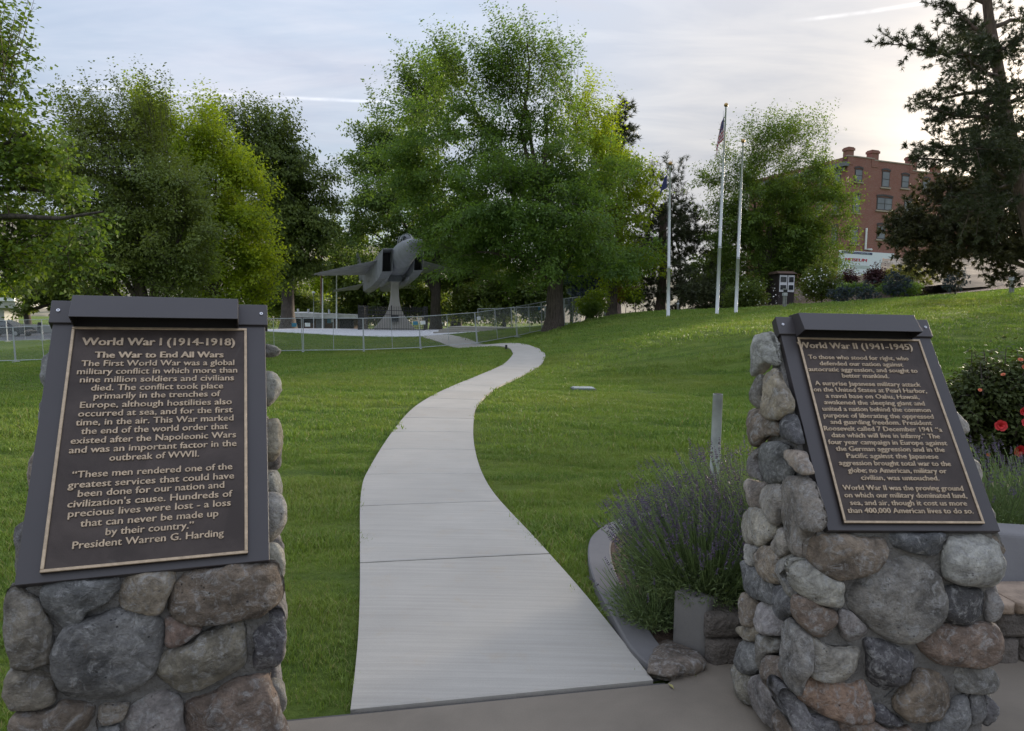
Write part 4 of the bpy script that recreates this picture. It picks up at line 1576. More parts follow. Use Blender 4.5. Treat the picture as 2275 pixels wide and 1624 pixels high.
tree('ash_tree', 'dense grey-green tree behind the top of the left pillar', B(330, 790, 27), blobs_at(27, [(290, 400, 140, 120), (150, 430, 90, 90), (120, 560, 80, 70), (250, 310, 90, 70), (360, 500, 120, 110), (260, 540, 150, 100), (400, 600, 110, 60), (190, 610, 90, 50), (320, 270, 60, 45), (420, 430, 60, 80)]),
     LF_OLIVE, BARK, 0.32, 1.9, 6500, 17, 0.112, seed=13, clump=0.9, thr=-0.04, cr=0.38, twl=0.6, spread=0.24, wind=(-0.25, 0, 0.25), shoots=0.08)
YN = 12.5
tree('sycamore_tree', 'near tree leaning in from the left edge with long dark limbs', at(-560, 1150, YN) * np.array([1, 1, 0]) + np.array([0, 0, -0.4]),
     blobs_at(YN, [(-30, 170, 60, 100), (10, 330, 80, 70), (70, 400, 90, 50), (30, 540, 90, 70), (140, 470, 80, 36), (60, 610, 70, 34), (150, 550, 50, 30), (-120, 300, 150, 200), (-60, 60, 60, 80), (-200, 560, 180, 120), (118, 225, 10, 32), (150, 350, 50, 24)]),
     LF_LOC, BARKD, 0.22, 2.6, 2900, 12, 0.088, wide=0.8, seed=14, clump=0.55, thr=0.04, cl=6, cr=0.2, twl=0.42, spread=0.15, wind=(0.05, 0, 0.3), shoots=0.1, sub=6,
     limbs=[at(130, 432, YN), at(230, 470, YN - 0.5), at(60, 300, YN), at(0, 150, YN), at(90, 560, YN + 0.5), at(-100, 300, YN), at(-150, 550, YN - 1)])
tree('elm_tree', 'low dark tree beyond the parking ground at far left', B(60, 700, 80), blobs_at(80, [(70, 660, 60, 35), (130, 640, 70, 45), (200, 660, 70, 40)]), LF_DARK, BARKD, 0.4, 3.0, 1100, 12, 0.4, seed=15, clump=2.5, twl=1.2, spread=0.6)

# right-hand trees
tree('pine_tree', 'slim dark pine top showing above the yellow-green maple', B(1370, 680, 72), blobs_at(72, [(1376, 262, 22, 20), (1395, 295, 26, 14), (1362, 310, 22, 26), (1350, 360, 20, 50)]), ND_PINE, BARKP, 0.35, 17, 520, 26, 0.50, 0.14, needle=True, seed=16, clump=0, cl=6, cr=0.5, twl=1.0, wind=(0, 0, 0.4), shoots=0)
tree('pine_tree', 'dark scraggy pine behind the left flagpole', B(1465, 690, 52), blobs_at(52, [(1440, 432, 50, 26), (1470, 500, 70, 60), (1430, 580, 55, 70), (1500, 480, 35, 60), (1502, 420, 12, 30), (1545, 530, 35, 65), (1500, 600, 90, 70), (1520, 655, 60, 25), (1420, 640, 50, 40)]),
     ND_PINE, BARKP, 0.30, 8, 2700, 22, 0.32, 0.12, needle=True, seed=17, clump=1.4, thr=0.04, cr=0.4, twl=0.7, wind=(0, 0, 0.35), shoots=0.05)
Y4 = 50
tree('locust_tree', 'broad green tree with layered leaf sprays right of the flagpoles', B(1700, 694, Y4), blobs_at(Y4, [(1705, 320, 50, 42), (1650, 370, 60, 40), (1585, 400, 35, 20), (1775, 325, 42, 34), (1815, 370, 22, 24), (1740, 400, 110, 45), (1815, 440, 65, 45), (1700, 470, 110, 60), (1740, 520, 110, 60), (1620, 500, 55, 60),
     (1835, 515, 45, 24), (1760, 560, 110, 60), (1600, 600, 45, 60), (1665, 640, 70, 38), (1785, 600, 40, 30), (1872, 430, 30, 22), (1880, 478, 30, 10)]),
     LF_LOC, BARK, 0.4, 2.5, 6700, 16, 0.185, wide=0.46, seed=19, clump=1.3, thr=0.04, twl=0.9, spread=0.32, wind=(0.15, 0, 0.0), cz=0.28, flat=1.3, shoots=0.08)
Y5 = 29
tree('juniper_tree', 'dark low juniper under the big pine at the right edge', B(2300, 655, 31), blobs_at(Y5, [(2110, 450, 80, 50), (2050, 510, 65, 55), (2010, 520, 30, 28), (2100, 540, 100, 60), (2200, 470, 80, 60), (2230, 560, 70, 50), (2010, 560, 30, 26), (2190, 410, 40, 26), (2265, 470, 60, 80)]),
     ND_JUN, BARKP, 0.30, 1.6, 5200, 22, 0.17, 0.26, needle=True, seed=21, clump=0.9, thr=-0.03, cr=0.3, cz=0.6, twl=0.36, wind=(0, 0, 0.25), shoots=0.06)
# tall pine at the right edge: a leaning stem and long level boughs
Y6 = 22.0
YB = Y6
tp = [B(2330, 700, Y6), at(2300, 560, Y6), at(2262, 400, Y6), at(2225, 200, Y6), at(2196, 40, Y6), at(2175, -150, Y6), at(2165, -420, Y6), at(2160, -620, Y6)]
rp = empty('pine_tree', 'tall ponderosa pine in front of the bright sky at right edge', 'tree', tuple(tp[0]), 0)
r = np.random.default_rng(33)
mb = MB()
mb.tube([tp[0] - np.array([0, 0, 0.4])] + tp[1:], [0.36, 0.24, 0.20, 0.17, 0.14, 0.11, 0.08, 0.03], 10)
boughs = []
for (s, e, dY) in (((2215, 130), (1998, 98), -1), ((2225, 190), (2055, 225), 1), ((2205, 90), (2115, 15), 0.5), ((2240, 260), (2068, 242), -2), ((2250, 320), (2070, 325), 1.5), ((2250, 350), (2038, 352), -1), ((2262, 400), (2160, 440), 2),
                   ((2235, 230), (2330, 180), 1), ((2245, 280), (2380, 300), -1), ((2205, 60), (2330, 20), 1), ((2262, 390), (2380, 420), 1), ((2195, 10), (2060, -60), 1), ((2190, -30), (2300, -90), -1), ((2175, -120), (2030, -190), 0), ((2175, -140), (2300, -230), 1),
                   ((2170, -260), (2060, -320), -1), ((2168, -300), (2270, -360), 1), ((2163, -430), (2090, -470), 0), ((2163, -450), (2240, -500), 0), ((2220, 170), (2140, 120), -3.5), ((2240, 290), (2165, 330), -3.5), ((2232, 210), (2155, 300), 3.5), ((2210, 60), (2130, 80), 3.5), ((2262, 400), (2180, 350), -3), ((2270, 440), (2150, 470), -2), ((2225, 190), (2205, 230), -2.5), ((2250, 320), (2270, 350), -2.5), ((2240, 270), (2215, 300), -2.2), ((2205, 80), (2230, 110), -2.4)):
    p0, p1 = at(*s, Y6), at(*e, Y6 + dY)
    pts = wiggle(p0, p1, 9, 0.06, r, -0.03)
    mb.tube(pts, [0.075 * (1 - 0.85 * i / 9) + 0.008 for i in range(10)], 6, False)
    boughs.append(pts)
TP, TD = [], []
for pts in boughs:
    pts = np.array(pts)
    L = np.linalg.norm(pts[-1] - pts[0])
    for _ in range(int(10 + L * 6.8)):
        t = r.uniform(0.12, 1.0) ** 0.75
        i = min(8, int(t * 9))
        f = t * 9 - i
        p = pts[i] * (1 - f) + pts[i + 1] * f
        ax = unit(pts[-1] - pts[0])
        d = unit(ax * r.uniform(0.2, 0.9) + r.normal(size=3) * np.array([0.6, 0.6, 0.38]) + np.array([0, 0, 0.18]))
        ll = r.uniform(0.35, 1.25) * (1.15 - 0.45 * t)
        e = p + d * ll
        mb.tube([p, p * 0.5 + e * 0.5 + np.array([0, 0, -0.03]), e], [0.014, 0.010, 0.005], 3, False)
        for q in (0.35, 0.5, 0.65, 0.8, 0.92, 1.0):
            for _k in range(2):
                if r.random() < 0.16:
                    continue
                dd = unit(d + r.normal(size=3) * 0.55 + np.array([0, 0, 0.2]))
                TP.append(p * (1 - q) + e * q + dd * r.uniform(0.03, 0.16))
                TD.append(dd)
mb.obj('trunk', BARKP, rp, smooth=True)
TP, TD = np.array(TP), np.array(TD)
per = 17
k = np.repeat(np.arange(len(TP)), per)
n = len(k)
perp = unit(np.cross(TD[k], r.normal(size=(n, 3))))
pos = TP[k] + TD[k] * r.uniform(-0.05, 0.05, (n, 1))
leaf_mesh('crown', pos, unit(TD[k] * r.uniform(0.3, 1.6, (n, 1)) + perp), unit(r.normal(size=(n, 3))), r.uniform(0.09, 0.155, n), np.full(n, 0.020), r.random(n), ND_PINE, rp, False)

# background masses and shrubs
sh = [
    ('spruce_tree', 'blue spruce between the two maples trunks behind the fence', 'tree', 1305, 672, 60, [(1305, 640, 32, 30), (1300, 600, 18, 25)], ND_BLUE, 500, 22, 0.42, True),
    ('background_tree', 'dark tree far behind the jet pedestal on the left', 'tree', 800, 712, 84, [(790, 620, 50, 60), (760, 560, 36, 70), (820, 670, 60, 30)], LF_DARK, 1000, 12, 0.42, False),
    ('background_tree', 'dark tree far behind the jet pedestal on the right', 'tree', 900, 712, 84, [(905, 640, 50, 60), (950, 660, 50, 40)], LF_DARK, 800, 12, 0.42, False),
    ('background_tree', 'light green tree seen under the jet wing beyond the poles', 'tree', 735, 705, 95, [(735, 610, 34, 34), (705, 650, 30, 25)], LF_YEL, 450, 12, 0.42, False),
    ('background_tree', 'shadowy tree behind the big maple trunk', 'tree', 1120, 705, 70, [(1110, 650, 70, 50), (1180, 660, 50, 40), (1060, 680, 60, 28)], LF_DARK, 1300, 12, 0.36, False),
    ('background_tree', 'shadowy tree right of the big maple trunk behind the fence', 'tree', 1270, 700, 72, [(1265, 640, 50, 48), (1240, 600, 40, 40), (1320, 610, 50, 40)], LF_DARK, 1200, 12, 0.36, False),
    ('background_tree', 'dark tree between the willowy tree and the stage', 'tree', 660, 716, 88, [(660, 670, 50, 36), (600, 660, 40, 40), (720, 685, 36, 18)], LF_DARK, 900, 12, 0.42, False),
    ('background_tree', 'mid green tree filling the gap behind the third flagpole', 'tree', 1600, 680, 62, [(1590, 600, 50, 50), (1640, 650, 60, 30), (1560, 655, 40, 30)], LF_DARK, 1100, 12, 0.36, False),
    ('golden_shrub', 'golden-green shrub left of the slim maple trunk on the mulch', 'shrub', 1325, 697, 47, [(1325, 668, 28, 18), (1300, 680, 22, 12)], LF_YEL, 220, 14, 0.15, False),
    ('green_shrub', 'grassy green shrub at the lawn edge beside the fence end', 'shrub', 1318, 706, 45, [(1316, 688, 22, 14)], LF_LOC, 160, 14, 0.14, False),
    ('orange_shrub', 'orange-tipped rounded shrub right of the slim maple trunk', 'shrub', 1390, 672, 52, [(1392, 655, 30, 14)], mat_leaf('orange_tipped_leaves', (0.19, 0.13, 0.035), hue=(1.3, 0.9, 0.7)), 240, 14, 0.15, False),
    ('green_shrub', 'small bright clipped shrub on the mulch before the orange one', 'shrub', 1412, 680, 49, [(1411, 662, 17, 9)], LF_LOC, 150, 14, 0.12, False),
    ('dark_shrub', 'dark spreading shrub between the flagpoles and the pine', 'shrub', 1560, 678, 46, [(1560, 655, 50, 24), (1600, 665, 40, 20)], ND_PINE, 420, 20, 0.26, True),
    ('dark_shrub', 'dark glossy shrub with pale flowers behind the third flagpole', 'shrub', 1670, 690, 42, [(1665, 655, 36, 26), (1635, 662, 30, 22)], LF_DARK, 520, 14, 0.13, False),
    ('flowering_shrub', 'large white-flowered shrub beside the hotel sign', 'shrub', 1825, 672, 42, [(1825, 625, 42, 34), (1810, 645, 28, 20), (1855, 648, 30, 20), (1825, 595, 18, 14)], LF_DARK, 620, 14, 0.12, False),
    ('barberry_shrub', 'dark purple shrub directly right of the white-flowered shrub', 'shrub', 1882, 648, 43, [(1882, 625, 20, 20)], mat_leaf('purple_leaves', (0.050, 0.024, 0.028), hue=(1.2, 0.9, 1.0), trans=0.2), 200, 14, 0.12, False),
    ('barberry_shrub', 'round dark purple shrub between green hedge clumps', 'shrub', 1945, 640, 42, [(1945, 618, 20, 18)], bpy.data.materials['purple_leaves'], 220, 14, 0.12, False),
    ('green_hedge', 'low clipped green hedge below the first purple shrub', 'shrub', 1915, 655, 40, [(1910, 642, 30, 9), (1880, 645, 20, 8)], LF_MAPLE, 220, 14, 0.10, False),
    ('green_hedge', 'low clipped green hedge right of the second purple shrub', 'shrub', 1990, 648, 39, [(1985, 640, 34, 10), (2020, 640, 24, 8)], LF_MAPLE, 260, 14, 0.10, False),
    ('tall_grass_clump', 'pale feathery grass clump behind the right hedge', 'shrub', 2010, 632, 42, [(2000, 622, 40, 14), (2040, 620, 26, 12)], mat_leaf('pale_grass', (0.17, 0.20, 0.075), trans=0.35), 320, 18, 0.22, True),
    ('lavender_shrub', 'grey-blue low shrub mound left at the lawn edge', 'shrub', 1870, 662, 38.5, [(1868, 656, 26, 8)], ND_BLUE, 160, 18, 0.13, True),
    ('lavender_shrub', 'grey-blue low shrub mound right of its twin at the lawn edge', 'shrub', 1925, 659, 38, [(1922, 652, 24, 8)], ND_BLUE, 150, 18, 0.13, True),
    ('lavender_shrub', 'grey-green shrub under the overhanging juniper on the slope', 'shrub', 2122, 640, 37, [(2120, 622, 22, 16)], ND_BLUE, 200, 18, 0.13, True),
    ('lavender_shrub', 'grey-blue rounded shrub before the pale grass clump', 'shrub', 1992, 650, 38, [(1990, 632, 26, 16)], ND_BLUE, 220, 18, 0.14, True),
    ('background_tree', 'distant tree beyond the parked car at far left', 'tree', 20, 690, 120, [(20, 640, 40, 26)], LF_YEL, 300, 12, 0.5, False),
    ('green_hedge', 'dark hedge closing the view left behind the tall fence', 'shrub', 600, 728, 94, [(560, 700, 80, 22), (660, 690, 60, 22), (450, 700, 80, 24)], LF_DARK, 900, 12, 0.34, False),
    ('green_hedge', 'dark hedge running behind the black picket enclosure', 'shrub', 1000, 716, 84, [(1000, 695, 70, 18), (1110, 700, 60, 14), (850, 695, 80, 22), (760, 690, 60, 20)], LF_DARK, 900, 12, 0.34, False),
]
for i, (nm, lab, cat, u, v, Y, bl, mt, nt, per_, lf, nd) in enumerate(sh):
    tree(nm, lab, B(u, v, Y), blobs_at(Y, bl, 0.8), mt, BARKD, 0.05 if cat == 'shrub' else 0.2, 0.25 if cat == 'shrub' else 1.5, nt, per_, lf, 0.62 if not nd else 0.22, spread=lf * 1.6, twl=lf * 2.2,
         clump=0 if cat == 'shrub' else 1.5, thr=-0.05, cl=1 if cat == 'shrub' else 8, seed=60 + i, wind=(0, 0, 0.25), needle=nd, shoots=0.04, cat=cat, sub=2)
# small white blossoms of the flowering shrub
PET = mat_plain('white_petals', (0.75, 0.74, 0.70), 0.7)
for u0, lab in (('flowering_shrub', 1), ('dark_shrub.001', 2)):
    so = bpy.data.objects.get(u0)
    if so is None:
        continue
    r = np.random.default_rng(5)
    bl = blobs_at(42, [(1825, 625, 44, 36), (1800, 645, 36, 24), (1860, 648, 36, 24)] if lab == 1 else [(1680, 655, 50, 34)], 0.8)
    P, N = sample_blobs(bl, 330 if lab == 1 else 90, 0, 0, r, 0.1)
    P = P[N[:, 1] < 0.3]
    N = N[N[:, 1] < 0.3]
    d = unit(r.normal(size=P.shape))
    o = leaf_mesh('blossoms', P, d, unit(N), np.full(len(P), 0.10), np.full(len(P), 0.10), r.random(len(P)), PET, so)
    o['kind'] = 'stuff'
# ------------------------------------------------------------------ jet on its pedestal
GREY1 = mat_plain('jet_grey_paint', (0.215, 0.222, 0.232), 0.55, var=0.22, scale=1.6, bmp=0.12, bscale=9, bdist=0.02)
GREY2 = mat_plain('jet_dark_grey', (0.13, 0.138, 0.150), 0.6, var=0.2, scale=2.0)
DARK = mat_plain('near_black', (0.012, 0.012, 0.013), 0.8)
GLASS = mat_plain('dark_glass', (0.03, 0.035, 0.04), 0.08, var=0.05)
CREAM = mat_concrete('pedestal_concrete', (0.40, 0.375, 0.33), stain=0.12)
BLACKM = mat_plain('black_paint', (0.018, 0.018, 0.020), 0.45)
GALV = mat_plain('galvanised_steel', (0.46, 0.48, 0.50), 0.5, metal=0.15, var=0.15, scale=5)
WHITEP = mat_plain('white_paint', (0.72, 0.73, 0.74), 0.45, var=0.06)


def loft(secs, n=20, p=2.0):
    """sections (y, half width, half height, z centre[, x centre[, power]]) along y -> one closed skin"""
    V, F = [], []
    for s in secs:
        y, hw, hh, zc = s[:4]
        xc = s[4] if len(s) > 4 else 0
        pw = s[5] if len(s) > 5 else p
        for k in range(n):
            t = 2 * math.pi * k / n
            c, sn = math.cos(t), math.sin(t)
            V.append((xc + hw * math.copysign(abs(c) ** (2 / pw), c), y, zc + hh * math.copysign(abs(sn) ** (2 / pw), sn)))
    m_ = len(secs)
    for i in range(m_ - 1):
        for k in range(n):
            k2 = (k + 1) % n
            F.append((i * n + k, (i + 1) * n + k, (i + 1) * n + k2, i * n + k2))
    F.append(tuple(range(n)))
    F.append(tuple(reversed([(m_ - 1) * n + k for k in range(n)])))
    return V, F


def plate(pts, thick, up):
    """thin aerofoil-like plate from a plan outline (list of 3D), thickness along up, thin at the rim"""
    P = [Vector(p) for p in pts]
    c = sum(P, Vector()) / len(P)
    u = Vector(up)
    V = [p[:] for p in P]
    n = len(P)
    V += [(c + (p - c) * 0.72 + u * thick * 0.5)[:] for p in P] + [(c + (p - c) * 0.72 - u * thick * 0.5)[:] for p in P]
    F = [tuple(range(n, 2 * n)), tuple(range(3 * n - 1, 2 * n - 1, -1))]
    for i in range(n):
        j = (i + 1) % n
        F += [(i, j, n + j, n + i), (j, i, 2 * n + i, 2 * n + j)]
    return V, F


YJ = 62.0
jp = at(876, 637, YJ)
jet = empty('fighter_jet', 'grey twin-engine fighter jet mounted nose-up on the concrete pedestal', 'jet', tuple(jp + np.array([0, 0, 1.3])))
jet.rotation_mode = 'XYZ'
Rj = Matrix.Rotation(math.radians(180 + 21), 3, 'Z') @ Matrix.Rotation(math.radians(8), 3, 'X') @ Matrix.Rotation(math.radians(4), 3, 'Y')
jet.rotation_euler = Rj.to_euler()


def jpart(nm, VF, mt, par=None, smooth=True):
    o = mob(nm, VF[0], VF[1], mt, par or jet, smooth, local=True)
    if smooth:
        e = o.modifiers.new('edges', 'EDGE_SPLIT')
        e.split_angle = math.radians(38)
    return o


jpart('fuselage', loft([(8.2, 0.52, 0.50, 0.55), (7.2, 0.68, 0.68, 0.62), (6.0, 0.80, 0.88, 0.68), (4.5, 0.86, 1.02, 0.70), (3.0, 0.95, 1.05, 0.62), (1.5, 1.10, 0.92, 0.45, 0, 2.4), (0, 1.25, 0.80, 0.35, 0, 2.8), (-3, 1.3, 0.72, 0.3, 0, 3), (-6.5, 1.15, 0.5, 0.25, 0, 3), (-8, 0.5, 0.25, 0.25)]), GREY1)
jpart('nose_cone', loft([(8.22, 0.52, 0.50, 0.55), (9.0, 0.38, 0.37, 0.50), (9.8, 0.20, 0.20, 0.45), (10.4, 0.05, 0.05, 0.42), (10.6, 0.01, 0.01, 0.42)]), GREY2)
cn = jpart('canopy', loft([(7.0, 0.10, 0.10, 1.20), (6.5, 0.40, 0.42, 1.35), (5.7, 0.50, 0.66, 1.45), (4.8, 0.52, 0.72, 1.50), (3.8, 0.45, 0.58, 1.45), (2.9, 0.22, 0.25, 1.40)]), GLASS)
for yy, hw, hh, zc in ((6.05, 0.47, 0.56, 1.41), (4.6, 0.54, 0.73, 1.50)):
    jpart('canopy_frame', loft([(yy + 0.06, hw, hh, zc), (yy - 0.06, hw + 0.01, hh + 0.01, zc)]), GREY1, cn)
for s in (-1, 1):
    # intake duct: raked box mouth with a near-black sheet for the shade inside
    xi, xo = 0.92 * s, 1.72 * s
    V = []
    for (y0, y1, z0, z1) in ((4.35, 3.2, 1.12, -0.52), (1.5, 1.5, 1.05, -0.75), (-2, -2, 0.95, -0.8), (-6.6, -6.6, 0.75, -0.55)):
        V += [(xi, y0, z1 + (z0 - z1)), (xo, y0, z0), (xo, y1, z1), (xi, y1, z1)]
    F = [(4 * i + a, 4 * i + (a + 1) % 4, 4 * i + 4 + (a + 1) % 4, 4 * i + 4 + a) for i in range(3) for a in range(4)] + [(12, 13, 14, 15)]
    ik = jpart('intake', (V, F), GREY1, smooth=False)
    so = ik.modifiers.new('skin', 'SOLIDIFY')
    so.thickness = 0.05
    jpart('throat', ([(xi * 1.03, 3.1, 1.02), (xo * 0.97, 3.1, 1.02), (xo * 0.97, 2.6, -0.5), (xi * 1.03, 2.6, -0.5)], [(0, 1, 2, 3)]), DARK, ik, False)
    jpart('engine_nacelle', loft([(0.5, 0.62, 0.62, 0.0, 1.1 * s), (-3, 0.72, 0.74, -0.05, 1.1 * s), (-7.5, 0.66, 0.66, 0.05, 0.95 * s), (-9.0, 0.48, 0.48, 0.1, 0.85 * s)]), GREY1)
    jpart('exhaust_nozzle', loft([(-9.0, 0.50, 0.50, 0.1, 0.85 * s), (-9.8, 0.38, 0.38, 0.1, 0.85 * s)]), GREY2)
    jpart('wing', plate([(1.55 * s, 1.9, 0.75), (6.5 * s, -3.15, 0.66), (6.55 * s, -4.0, 0.66), (5.9 * s, -4.5, 0.68), (1.55 * s, -5.2, 0.75)], 0.20, (0, 0, 1)), GREY1, smooth=False)
    jpart('stabilator', plate([(1.7 * s, -6.3, 0.1), (4.2 * s, -9.0, 0.02), (4.25 * s, -10.2, 0.02), (1.7 * s, -9.8, 0.1)], 0.12, (0, 0, 1)), GREY1, smooth=False)
    jpart('tail_fin', plate([(1.62 * s, -5.6, 0.7), (1.72 * s, -8.0, 3.55), (1.74 * s, -9.0, 3.6), (1.64 * s, -9.1, 0.7)], 0.10, (1, 0, 0)), GREY1, smooth=False)
    jpart('drop_tank', loft([(1.6, 0.02, 0.02, -0.72, 0.95 * s), (0.9, 0.2, 0.2, -0.75, 0.95 * s), (-1.2, 0.27, 0.27, -0.8, 0.95 * s), (-3.8, 0.02, 0.02, -0.75, 0.95 * s)]), GREY1)

# concrete pylon
pb = on(876, 733, YJ)
ped = empty('jet_pedestal', 'pale flared concrete pedestal carrying the jet inside the black railing', 'pedestal', tuple(pb), math.radians(13))
H = float(jp[2] - pb[2]) + 0.55
secs = [(0, 1.75, 0.95), (0.28, 1.72, 0.92), (0.55, 1.45, 0.85), (0.95, 1.12, 0.72), (1.4, 0.80, 0.60), (1.9, 0.56, 0.50), (2.5, 0.42, 0.42), (3.1, 0.35, 0.36), (H - 0.25, 0.33, 0.34), (H, 0.45, 0.5)]
V, F = [], []
for z, hw, hd in secs:
    V += [(-hw, -hd, z - 0.05), (hw, -hd, z - 0.05), (hw, hd, z - 0.05), (-hw, hd, z - 0.05)]
for i in range(len(secs) - 1):
    for a in range(4):
        F.append((4 * i + a, 4 * i + (a + 1) % 4, 4 * i + 4 + (a + 1) % 4, 4 * i + 4 + a))
F += [(3, 2, 1, 0), tuple(4 * (len(secs) - 1) + k for k in range(4))]
bevel(mob('shaft', V, F, CREAM, ped, local=True), 0.05)
MB().box(-0.55, 0.55, -0.8, 0.8, H - 0.12, H + 0.45).obj('mounting_cradle', GREY2, ped, local=True)
MB().box(-0.30, 0.30, -1.02, -0.88, 0.75, 1.30).obj('dark_plaque', BLACKM, ped, local=True)
# black railing round it
rail = empty('picket_railing', 'black steel picket railing round the foot of the jet pedestal', 'railing', tuple(pb), math.radians(4))
hw = 2.75
seg = [((-hw, -hw), (hw, -hw)), ((hw, -hw), (hw, hw)), ((hw, hw), (-hw, hw)), ((-hw, hw), (-hw, -hw))]
pk = MB().box(-0.015, 0.015, -0.015, 0.015, -0.05, 1.95).add([(-0.022, -0.022, 1.95), (0.022, -0.022, 1.95), (0.022, 0.022, 1.95), (-0.022, 0.022, 1.95), (0, 0, 2.12)], [(0, 1, 4), (1, 2, 4), (2, 3, 4), (3, 0, 4), (3, 2, 1, 0)]).mesh('picket')
pk.materials.append(BLACKM)
po = MB().box(-0.045, 0.045, -0.045, 0.045, -0.05, 2.15).mesh('corner_post')
po.materials.append(BLACKM)
rl = MB()
for (a, b) in seg:
    a, b = np.array(a), np.array(b)
    n = 38
    for i in range(n):
        p = a + (b - a) * i / n
        o = mob('corner_post' if i % 19 == 0 else 'picket', po if i % 19 == 0 else pk, None, None, rail, local=True)
        o.location = (p[0], p[1], 0)
    d = (b - a) / np.linalg.norm(b - a)
    for z in (0.18, 1.35, 1.72):
        rl.tube([(a[0], a[1], z), (b[0], b[1], z)], 0.024, 4)
rl.obj('rail', BLACKM, rail, local=True)

# ------------------------------------------------------------------ temporary chain-link fence, one thing per panel
WIRE = mat_plain('fence_wire', (0.33, 0.35, 0.36), 0.5, metal=0.4)
PW, PH = 3.05, 1.83


def panel_meshes():
    fr = MB()
    for p in (((0.03, 0, 0.05), (0.03, 0, PH)), ((PW - 0.03, 0, 0.05), (PW - 0.03, 0, PH)), ((0.03, 0, PH), (PW - 0.03, 0, PH)), ((0.03, 0, 0.10), (PW - 0.03, 0, 0.10)), ((PW / 2, 0, 0.10), (PW / 2, 0, PH))):
        fr.tube(p, 0.022 if p[0][0] != PW / 2 else 0.016, 6)
    for x in (0.03, PW - 0.03):
        fr.tube([(x, -0.30, 0.03), (x, 0.30, 0.03)], 0.02, 6)
    f = fr.mesh('frame')
    f.materials.append(GALV)
    w_ = MB()
    s = 0.075
    x0, x1, z0, z1 = 0.03, PW - 0.03, 0.10, PH
    for sg in (1, -1):
        c = x0 - (z1 - z0)
        while c < x1 + (z1 - z0):
            # line x = c + sg*(z-z0)
            za, zb = z0, z1
            pts = []
            for z in (za, zb):
                pts.append([c + sg * (z - z0) + (0 if sg > 0 else 0), z])
            (xa, za), (xb, zb) = pts
            if xa > xb:
                xa, za, xb, zb = xb, zb, xa, za
            if xb > x0 and xa < x1:
                if xa < x0:
                    za += (zb - za) * (x0 - xa) / (xb - xa)
                    xa = x0
                if xb > x1:
                    zb = za + (zb - za) * (x1 - xa) / (xb - xa)
                    xb = x1
                w_.tube([(xa, 0.002 * sg, za), (xb, 0.002 * sg, zb)], 0.0022, 3, False)
            c += s
    wm = w_.mesh('chain_link')
    wm.materials.append(WIRE)
    return f, wm


PF, PWM = panel_meshes()
PLW = mat_plain('white_sign_plate', (0.75, 0.77, 0.78), 0.4)
PLB = mat_plain('blue_sign_plate', (0.05, 0.22, 0.34), 0.4)


def panel_run(pts, where, signs=(), group='temporary chain-link fence panels'):
    for i, (a, b) in enumerate(zip(pts[:-1], pts[1:])):
        a, b = np.array(a), np.array(b)
        d = b - a
        L = np.linalg.norm(d[:2])
        e = empty('fence_panel', where[i], 'fence', (a[0], a[1], a[2] + 0.0), math.atan2(d[1], d[0]), group)
        e.rotation_euler = (0, -math.atan2(d[2], L), math.atan2(d[1], d[0]))
        e.scale = (np.linalg.norm(d) / PW, 1, 1)
        mob('frame', PF, None, None, e, local=True)
        o = mob('chain_link', PWM, None, None, e, local=True)
        o['kind'] = 'stuff'
        for (k, x, col) in signs:
            if k == i:
                MB().box(x, x + 0.26, -0.035, -0.025, 1.38, 1.58).obj('sign_plate', PLW if col == 'w' else PLB, e, local=True)


us = [(-100, 36.0), (34, 36.2), (160, 36.4), (288, 36.6), (416, 36.9), (545, 37.2), (673, 37.8), (808, 38.5), (934, 39.3), (1060, 40.0), (1148, 41.8), (1203, 44.0), (1252, 46.4), (1287, 49.0)]
hd = 'chain-link panel hidden mostly behind the left pillar'
panel_run([on(u, 780, Y) for u, Y in us],
          ['galvanised chain-link panel at the far left edge, near row', 'galvanised chain-link panel just left of the left pillar, near row', hd, hd, hd, 'chain-link panel emerging right of the left pillar', 'chain-link panel with a white plate, first full one right of the left pillar',
           'chain-link panel in front of the black railing, blue plate at its right end', 'chain-link panel with white plate between railing and stone steps', 'chain-link panel right of the path gap with white plate',
           'narrow-looking chain-link panel left of the maple trunk', 'chain-link panel directly in front of the maple trunk', 'chain-link panel at the right end of the fence, turned away'],
          [(5, 2.5, 'b'), (6, 0.12, 'w'), (7, 2.68, 'b'), (8, 0.10, 'w'), (9, 0.12, 'w'), (10, 2.6, 'b'), (11, 2.6, 'b')])
fu = [on(u, 760, 60) for u in np.arange(-62, 180, 79)]
panel_run(fu, ['distant chain-link panel before the parked car, leftmost', 'distant chain-link panel before the parked car front', 'distant chain-link panel beside the left pillar edge'], [], 'distant chain-link panels by the parking ground')
bu = [on(u, 715, Y) for u, Y in ((1062, 62), (1137, 62.5), (1212, 63), (1285, 64))]
panel_run(bu, ['distant chain-link panel under the dark trees, left one', 'distant chain-link panel under the dark trees, middle one', 'distant chain-link panel behind the maple trunk'], [], 'distant chain-link panels under the maple')

# ------------------------------------------------------------------ steps, low building, poles beyond the plaza
stp = empty('stone_steps', 'low flight of four wide concrete steps beside the plaza', 'steps', tuple(on(1030, 736, 53)))
a0, b0 = on(962, 737, 52.5), on(1062, 737, 52.5)
dR = np.array([1.0, 0.12, 0])
for i in range(4):
    z = float(gz(a0[0], a0[1])) + 0.02
    x0, y0 = a0[0] + 0.35 * i, a0[1] + 0.45 * i
    m_ = MB()
    m_.prism([(x0, y0), (b0[0] + 0.45 * i + 0.3, y0 + 0.3), (b0[0] + 2.4 + 0.1 * i, y0 + 4.0 - 0.4 * i), (x0 + 0.6, y0 + 4.0 - 0.4 * i)], z + 0.13 * i - (0.1 if i == 0 else -0.001), z + 0.13 * (i + 1))
    bevel(m_.obj('step', CREAM, stp), 0.012, 1)

